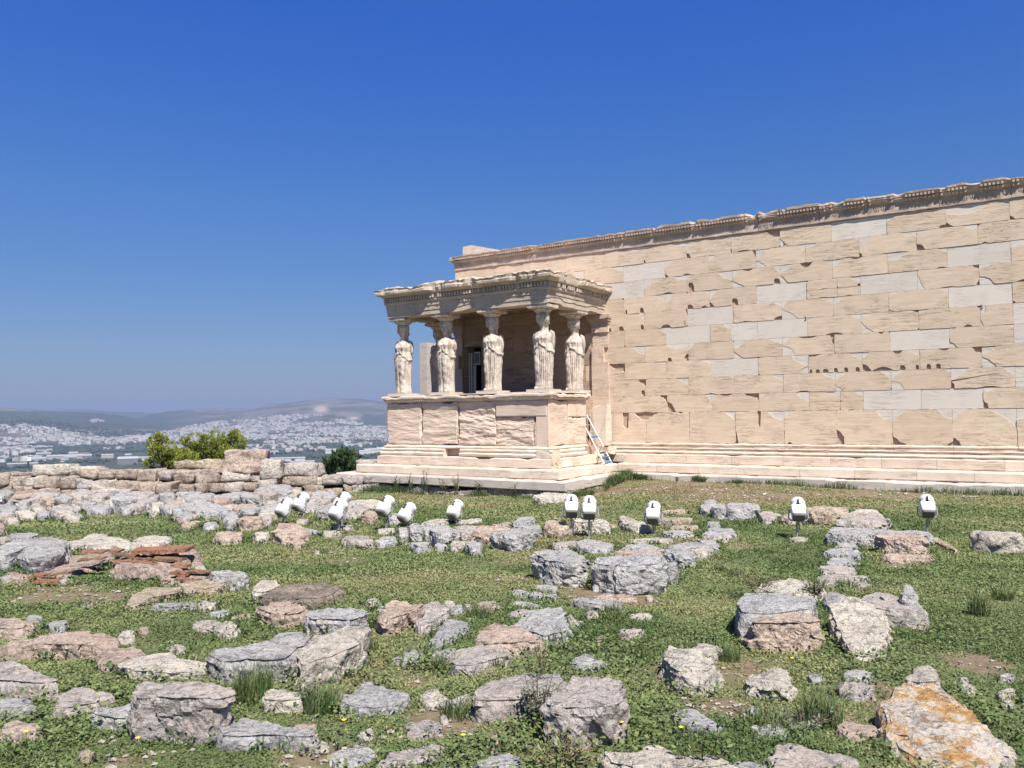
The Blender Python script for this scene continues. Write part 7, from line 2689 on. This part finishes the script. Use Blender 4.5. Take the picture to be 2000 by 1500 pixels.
N = 84000
Xc = rng.uniform(-760, 1020, N)
Rc = np.sqrt(rng.uniform(3500 ** 2, 10300 ** 2, N))
Zc = terrain(Xc, Rc)
py = yhor(Xc) - (Zc / Rc) * F0 * np.sqrt(1 + ((Xc - 1000) / F0) ** 2)
top = np.interp(Xc, [-760, 0, 60, 130, 220, 330, 360, 450, 520, 560, 620, 650, 680, 760, 1020], [828, 826, 833, 847, 849, 847, 833, 824, 816, 812, 813, 818, 824, 830, 834])
Pn = np.stack([Rc * np.sin(az_of(Xc)) / 700, Rc * np.cos(az_of(Xc)) / 700, Xc * 0], 1)
nz = fbm(Pn, 3, 91)
keep = (py > top + 5 * nz) & (nz > -.62)
patch = (np.abs(Xc - 115) < 90) & (np.abs(py - (838 - (Xc - 30) * .09)) < 3.5) & (nz > -.2) & (rng.random(N) < .3)
keep |= patch
keep &= rng.random(N) < .92
nz2 = fbm(Pn * 3.3, 3, 93)
keep &= nz2 > -.22
nz3 = fbm(Pn * np.array([1.2, 1.2, 1]) * 2 + 4, 2, 97)
keep &= (py < 862) | (nz3 > .0)
keep &= (py < 876) | (rng.random(N) < .5)
keep &= ~((Xc > -400) & (Xc < 1000) & (py > 846) & (py < 850) & (nz > .1))
Xc, Rc, Zc, py = Xc[keep], Rc[keep], Zc[keep], py[keep]
order = np.argsort(Rc)
Xc, Rc, Zc, py = Xc[order], Rc[order], Zc[order], py[order]
az = az_of(Xc)
bx, by = Rc * np.sin(az), Rc * np.cos(az)
w = rng.uniform(10, 26, len(bx))
d = rng.uniform(10, 22, len(bx))
h = rng.uniform(7, 19, len(bx))
rot = rng.uniform(0, 1.57, len(bx))
print('city', len(bx))
SING = 300
# the 300 that show largest: separate buildings sharing six bodies
protos = []
for i in range(6):
    mb = MB()
    ww, dd2, hh = 8 + i * 1.6, 7 + (i * 3 % 5) * 1.5, 9 + (i * 5 % 4) * 3.
    mb.box((-ww, -dd2, -6), (ww, dd2, hh))
    mb.box((-ww * .4, -dd2 * .3, hh), (ww * .1, dd2 * .3, hh + 2.5))
    me = bpy.data.meshes.new('city_building')
    me.from_pydata([tuple(q) for q in np.concatenate(mb.v)], [], mb.f)
    me.materials.append(BM[i % 3])
    protos.append(me)
for i in range(SING):
    o = bpy.data.objects.new('city_building', protos[i % 6])
    o.location = (bx[i], by[i], Zc[i])
    o.rotation_euler = (0, 0, rot[i])
    COL.objects.link(o)
    tag(o, 'small pale flat-roofed building in the nearer part of the city on the plain', 'building', 'pale buildings of the city on the plain')
Vb, Fb, Mb = [], [], []
base = np.array([(-1, -1), (1, -1), (1, 1), (-1, 1)], float)
n0 = 0
sl_ = slice(SING, None)
k = len(bx[sl_])
cs, sn = np.cos(rot[sl_]), np.sin(rot[sl_])
P8 = np.zeros((k, 8, 3))
for j, (ux, uy) in enumerate(base):
    X_, Y_ = ux * w[sl_] / 2, uy * d[sl_] / 2
    P8[:, j, 0] = bx[sl_] + X_ * cs - Y_ * sn
    P8[:, j, 1] = by[sl_] + X_ * sn + Y_ * cs
    P8[:, j, 2] = Zc[sl_] - 8
    P8[:, j + 4] = P8[:, j]
    P8[:, j + 4, 2] = Zc[sl_] + h[sl_]
fq = np.array([(4, 5, 6, 7), (0, 1, 5, 4), (1, 2, 6, 5), (2, 3, 7, 6), (3, 0, 4, 7)])
Fall = (np.arange(k)[:, None, None] * 8 + fq[None]).reshape(-1, 4)
me = bpy.data.meshes.new('distant_city')
me.from_pydata(P8.reshape(-1, 3).tolist(), [], Fall.tolist())
for m_ in BM[:4]:
    me.materials.append(m_)
mi = rng.choice([0, 1, 2, 3], k, p=[.5, .28, .17, .05])
me.polygons.foreach_set('material_index', np.repeat(mi, 5).astype(np.int32))
o = bpy.data.objects.new('distant_city', me)
COL.objects.link(o)
tag(o, kind='stuff')

# trees of the near plain, one mass
k = 16000
Xt = rng.uniform(-760, 1020, k)
Rt = np.sqrt(rng.uniform(2900 ** 2, 6500 ** 2, k))
nn = fbm(np.stack([Rt * np.sin(az_of(Xt)) / 260, Rt * np.cos(az_of(Xt)) / 260, Xt * 0], 1), 3, 17)
sel = nn > -.02
Xt, Rt = Xt[sel], Rt[sel]
Zt = terrain(Xt, Rt)
az = az_of(Xt)
r_ = rng.uniform(5, 12, len(Xt))
Vt = np.zeros((len(Xt), 10, 3))
for j in range(10):
    Vt[:, j, 0] = Rt * np.sin(az) + ico[j, 0] * r_ * rng.uniform(.7, 1.3, len(Xt))
    Vt[:, j, 1] = Rt * np.cos(az) + ico[j, 1] * r_ * rng.uniform(.7, 1.3, len(Xt))
    Vt[:, j, 2] = Zt + 4 + ico[j, 2] * r_ * .7 * rng.uniform(.7, 1.3, len(Xt))
Ft = []
f3 = np.array(icf)
Fa = (np.arange(len(Xt))[:, None, None] * 10 + f3[None]).reshape(-1, 3)
me = bpy.data.meshes.new('trees_on_the_plain')
me.from_pydata(Vt.reshape(-1, 3).tolist(), [], Fa.tolist())
me.materials.append(flat_mat('far dark foliage', (.035, .05, .03), .95))
o = bpy.data.objects.new('trees_on_the_plain', me)
COL.objects.link(o)
tag(o, kind='stuff')


def far_hall(px, py_, wpx, hm, dm, mats, lab, roofm=None):
    yy = yhor(px)
    el2 = (py_ - yy) / F0 / math.sqrt(1 + ((px - 1000) / F0) ** 2)
    R = -ZP / el2
    az = float(az_of(px))
    wm = wpx * R / F0 * 1.1
    c = np.array([R * math.sin(az), R * math.cos(az), ZP])
    t = np.array([math.cos(az), -math.sin(az), 0])
    n = np.array([math.sin(az), math.cos(az), 0])
    root = empty('industrial_hall', lab, 'building', tuple(c), 'large flat halls on the near plain')
    mb = MB()
    V = []
    for z in (-3, hm):
        for a, b in ((-.5, 0), (.5, 0), (.5, 1), (-.5, 1)):
            V.append(c + t * wm * a + n * dm * b + [0, 0, z])
    mb.add(V, [(0, 3, 2, 1), (0, 1, 5, 4), (1, 2, 6, 5), (2, 3, 7, 6), (3, 0, 4, 7)])
    mb.build('wall', [mats], root)
    mb = MB()
    V = []
    for a, b in ((-.52, -.02), (.52, -.02), (.52, 1.02), (-.52, 1.02)):
        V.append(c + t * wm * a + n * dm * b + [0, 0, hm + .1])
    for a, b in ((-.5, .5), (.5, .5)):
        V.append(c + t * wm * a + n * dm * b + [0, 0, hm * 1.45])
    mb.add(V, [(0, 1, 5, 4), (2, 3, 4, 5), (1, 2, 5), (3, 0, 4), (0, 3, 2, 1)])
    mb.build('roof', [roofm or BM[4]], root)


far_hall(155, 891, 30, 9, 90, BM[1], 'hall with a long red roof on the near plain at the left', BM[3])
far_hall(128, 897, 50, 12, 60, BM[1], 'long cream hall just below the red-roofed one')
far_hall(282, 898, 42, 8, 50, BM[0], 'long white hall on the plain left of the pines')
far_hall(250, 905, 30, 16, 30, BM[2], 'stepped grey block on the plain left of the pines')
far_hall(560, 899, 60, 7, 60, BM[0], 'wide pale hall right of the big square block')
far_hall(590, 905, 40, 6, 40, BM[0], 'lower pale hall in front of the wide one right of the big square block')
far_hall(528, 886, 26, 8, 50, BM[0], 'small white hall above the rounded block')
far_hall(742, 885, 40, 14, 60, BM[0], 'white slatted building at the left edge of the porch steps')
far_hall(45, 910, 40, 7, 50, BM[2], 'grey hall at the far left near the security camera')
far_hall(60, 876, 60, 8, 40, BM[0], 'long thin white hall on the plain at the far left')
far_hall(690, 872, 30, 9, 50, BM[0], 'white hall left of the porch podium')
far_hall(470, 893, 30, 8, 50, BM[1], 'cream hall behind the right pine')
for i in range(46):
    X = rnd.uniform(-60, 1000)
    far_hall(X, rnd.uniform(866, 905), rnd.uniform(7, 20), rnd.uniform(6, 12), rnd.uniform(30, 70), BM[rnd.choice([0, 1, 1, 2])], 'pale flat hall scattered among the dark trees of the near plain')

# the air over the plain
hz = MB()
hz.box((-23000, -4000, -154), (14000, 23000, 390))
ho = hz.build('haze', [])
hm = bpy.data.materials.new('haze')
hm.use_nodes = True
hn = hm.node_tree.nodes
hn.clear()
pv = hn.new('ShaderNodeVolumePrincipled')
pv.inputs['Color'].default_value = (.36, .46, .70, 1)
pv.inputs['Density'].default_value = 9e-5
pv.inputs['Anisotropy'].default_value = 0.0
ou = hn.new('ShaderNodeOutputMaterial')
hm.node_tree.links.new(pv.outputs[0], ou.inputs['Volume'])
ho.data.materials.append(hm)
tag(ho, kind='stuff')
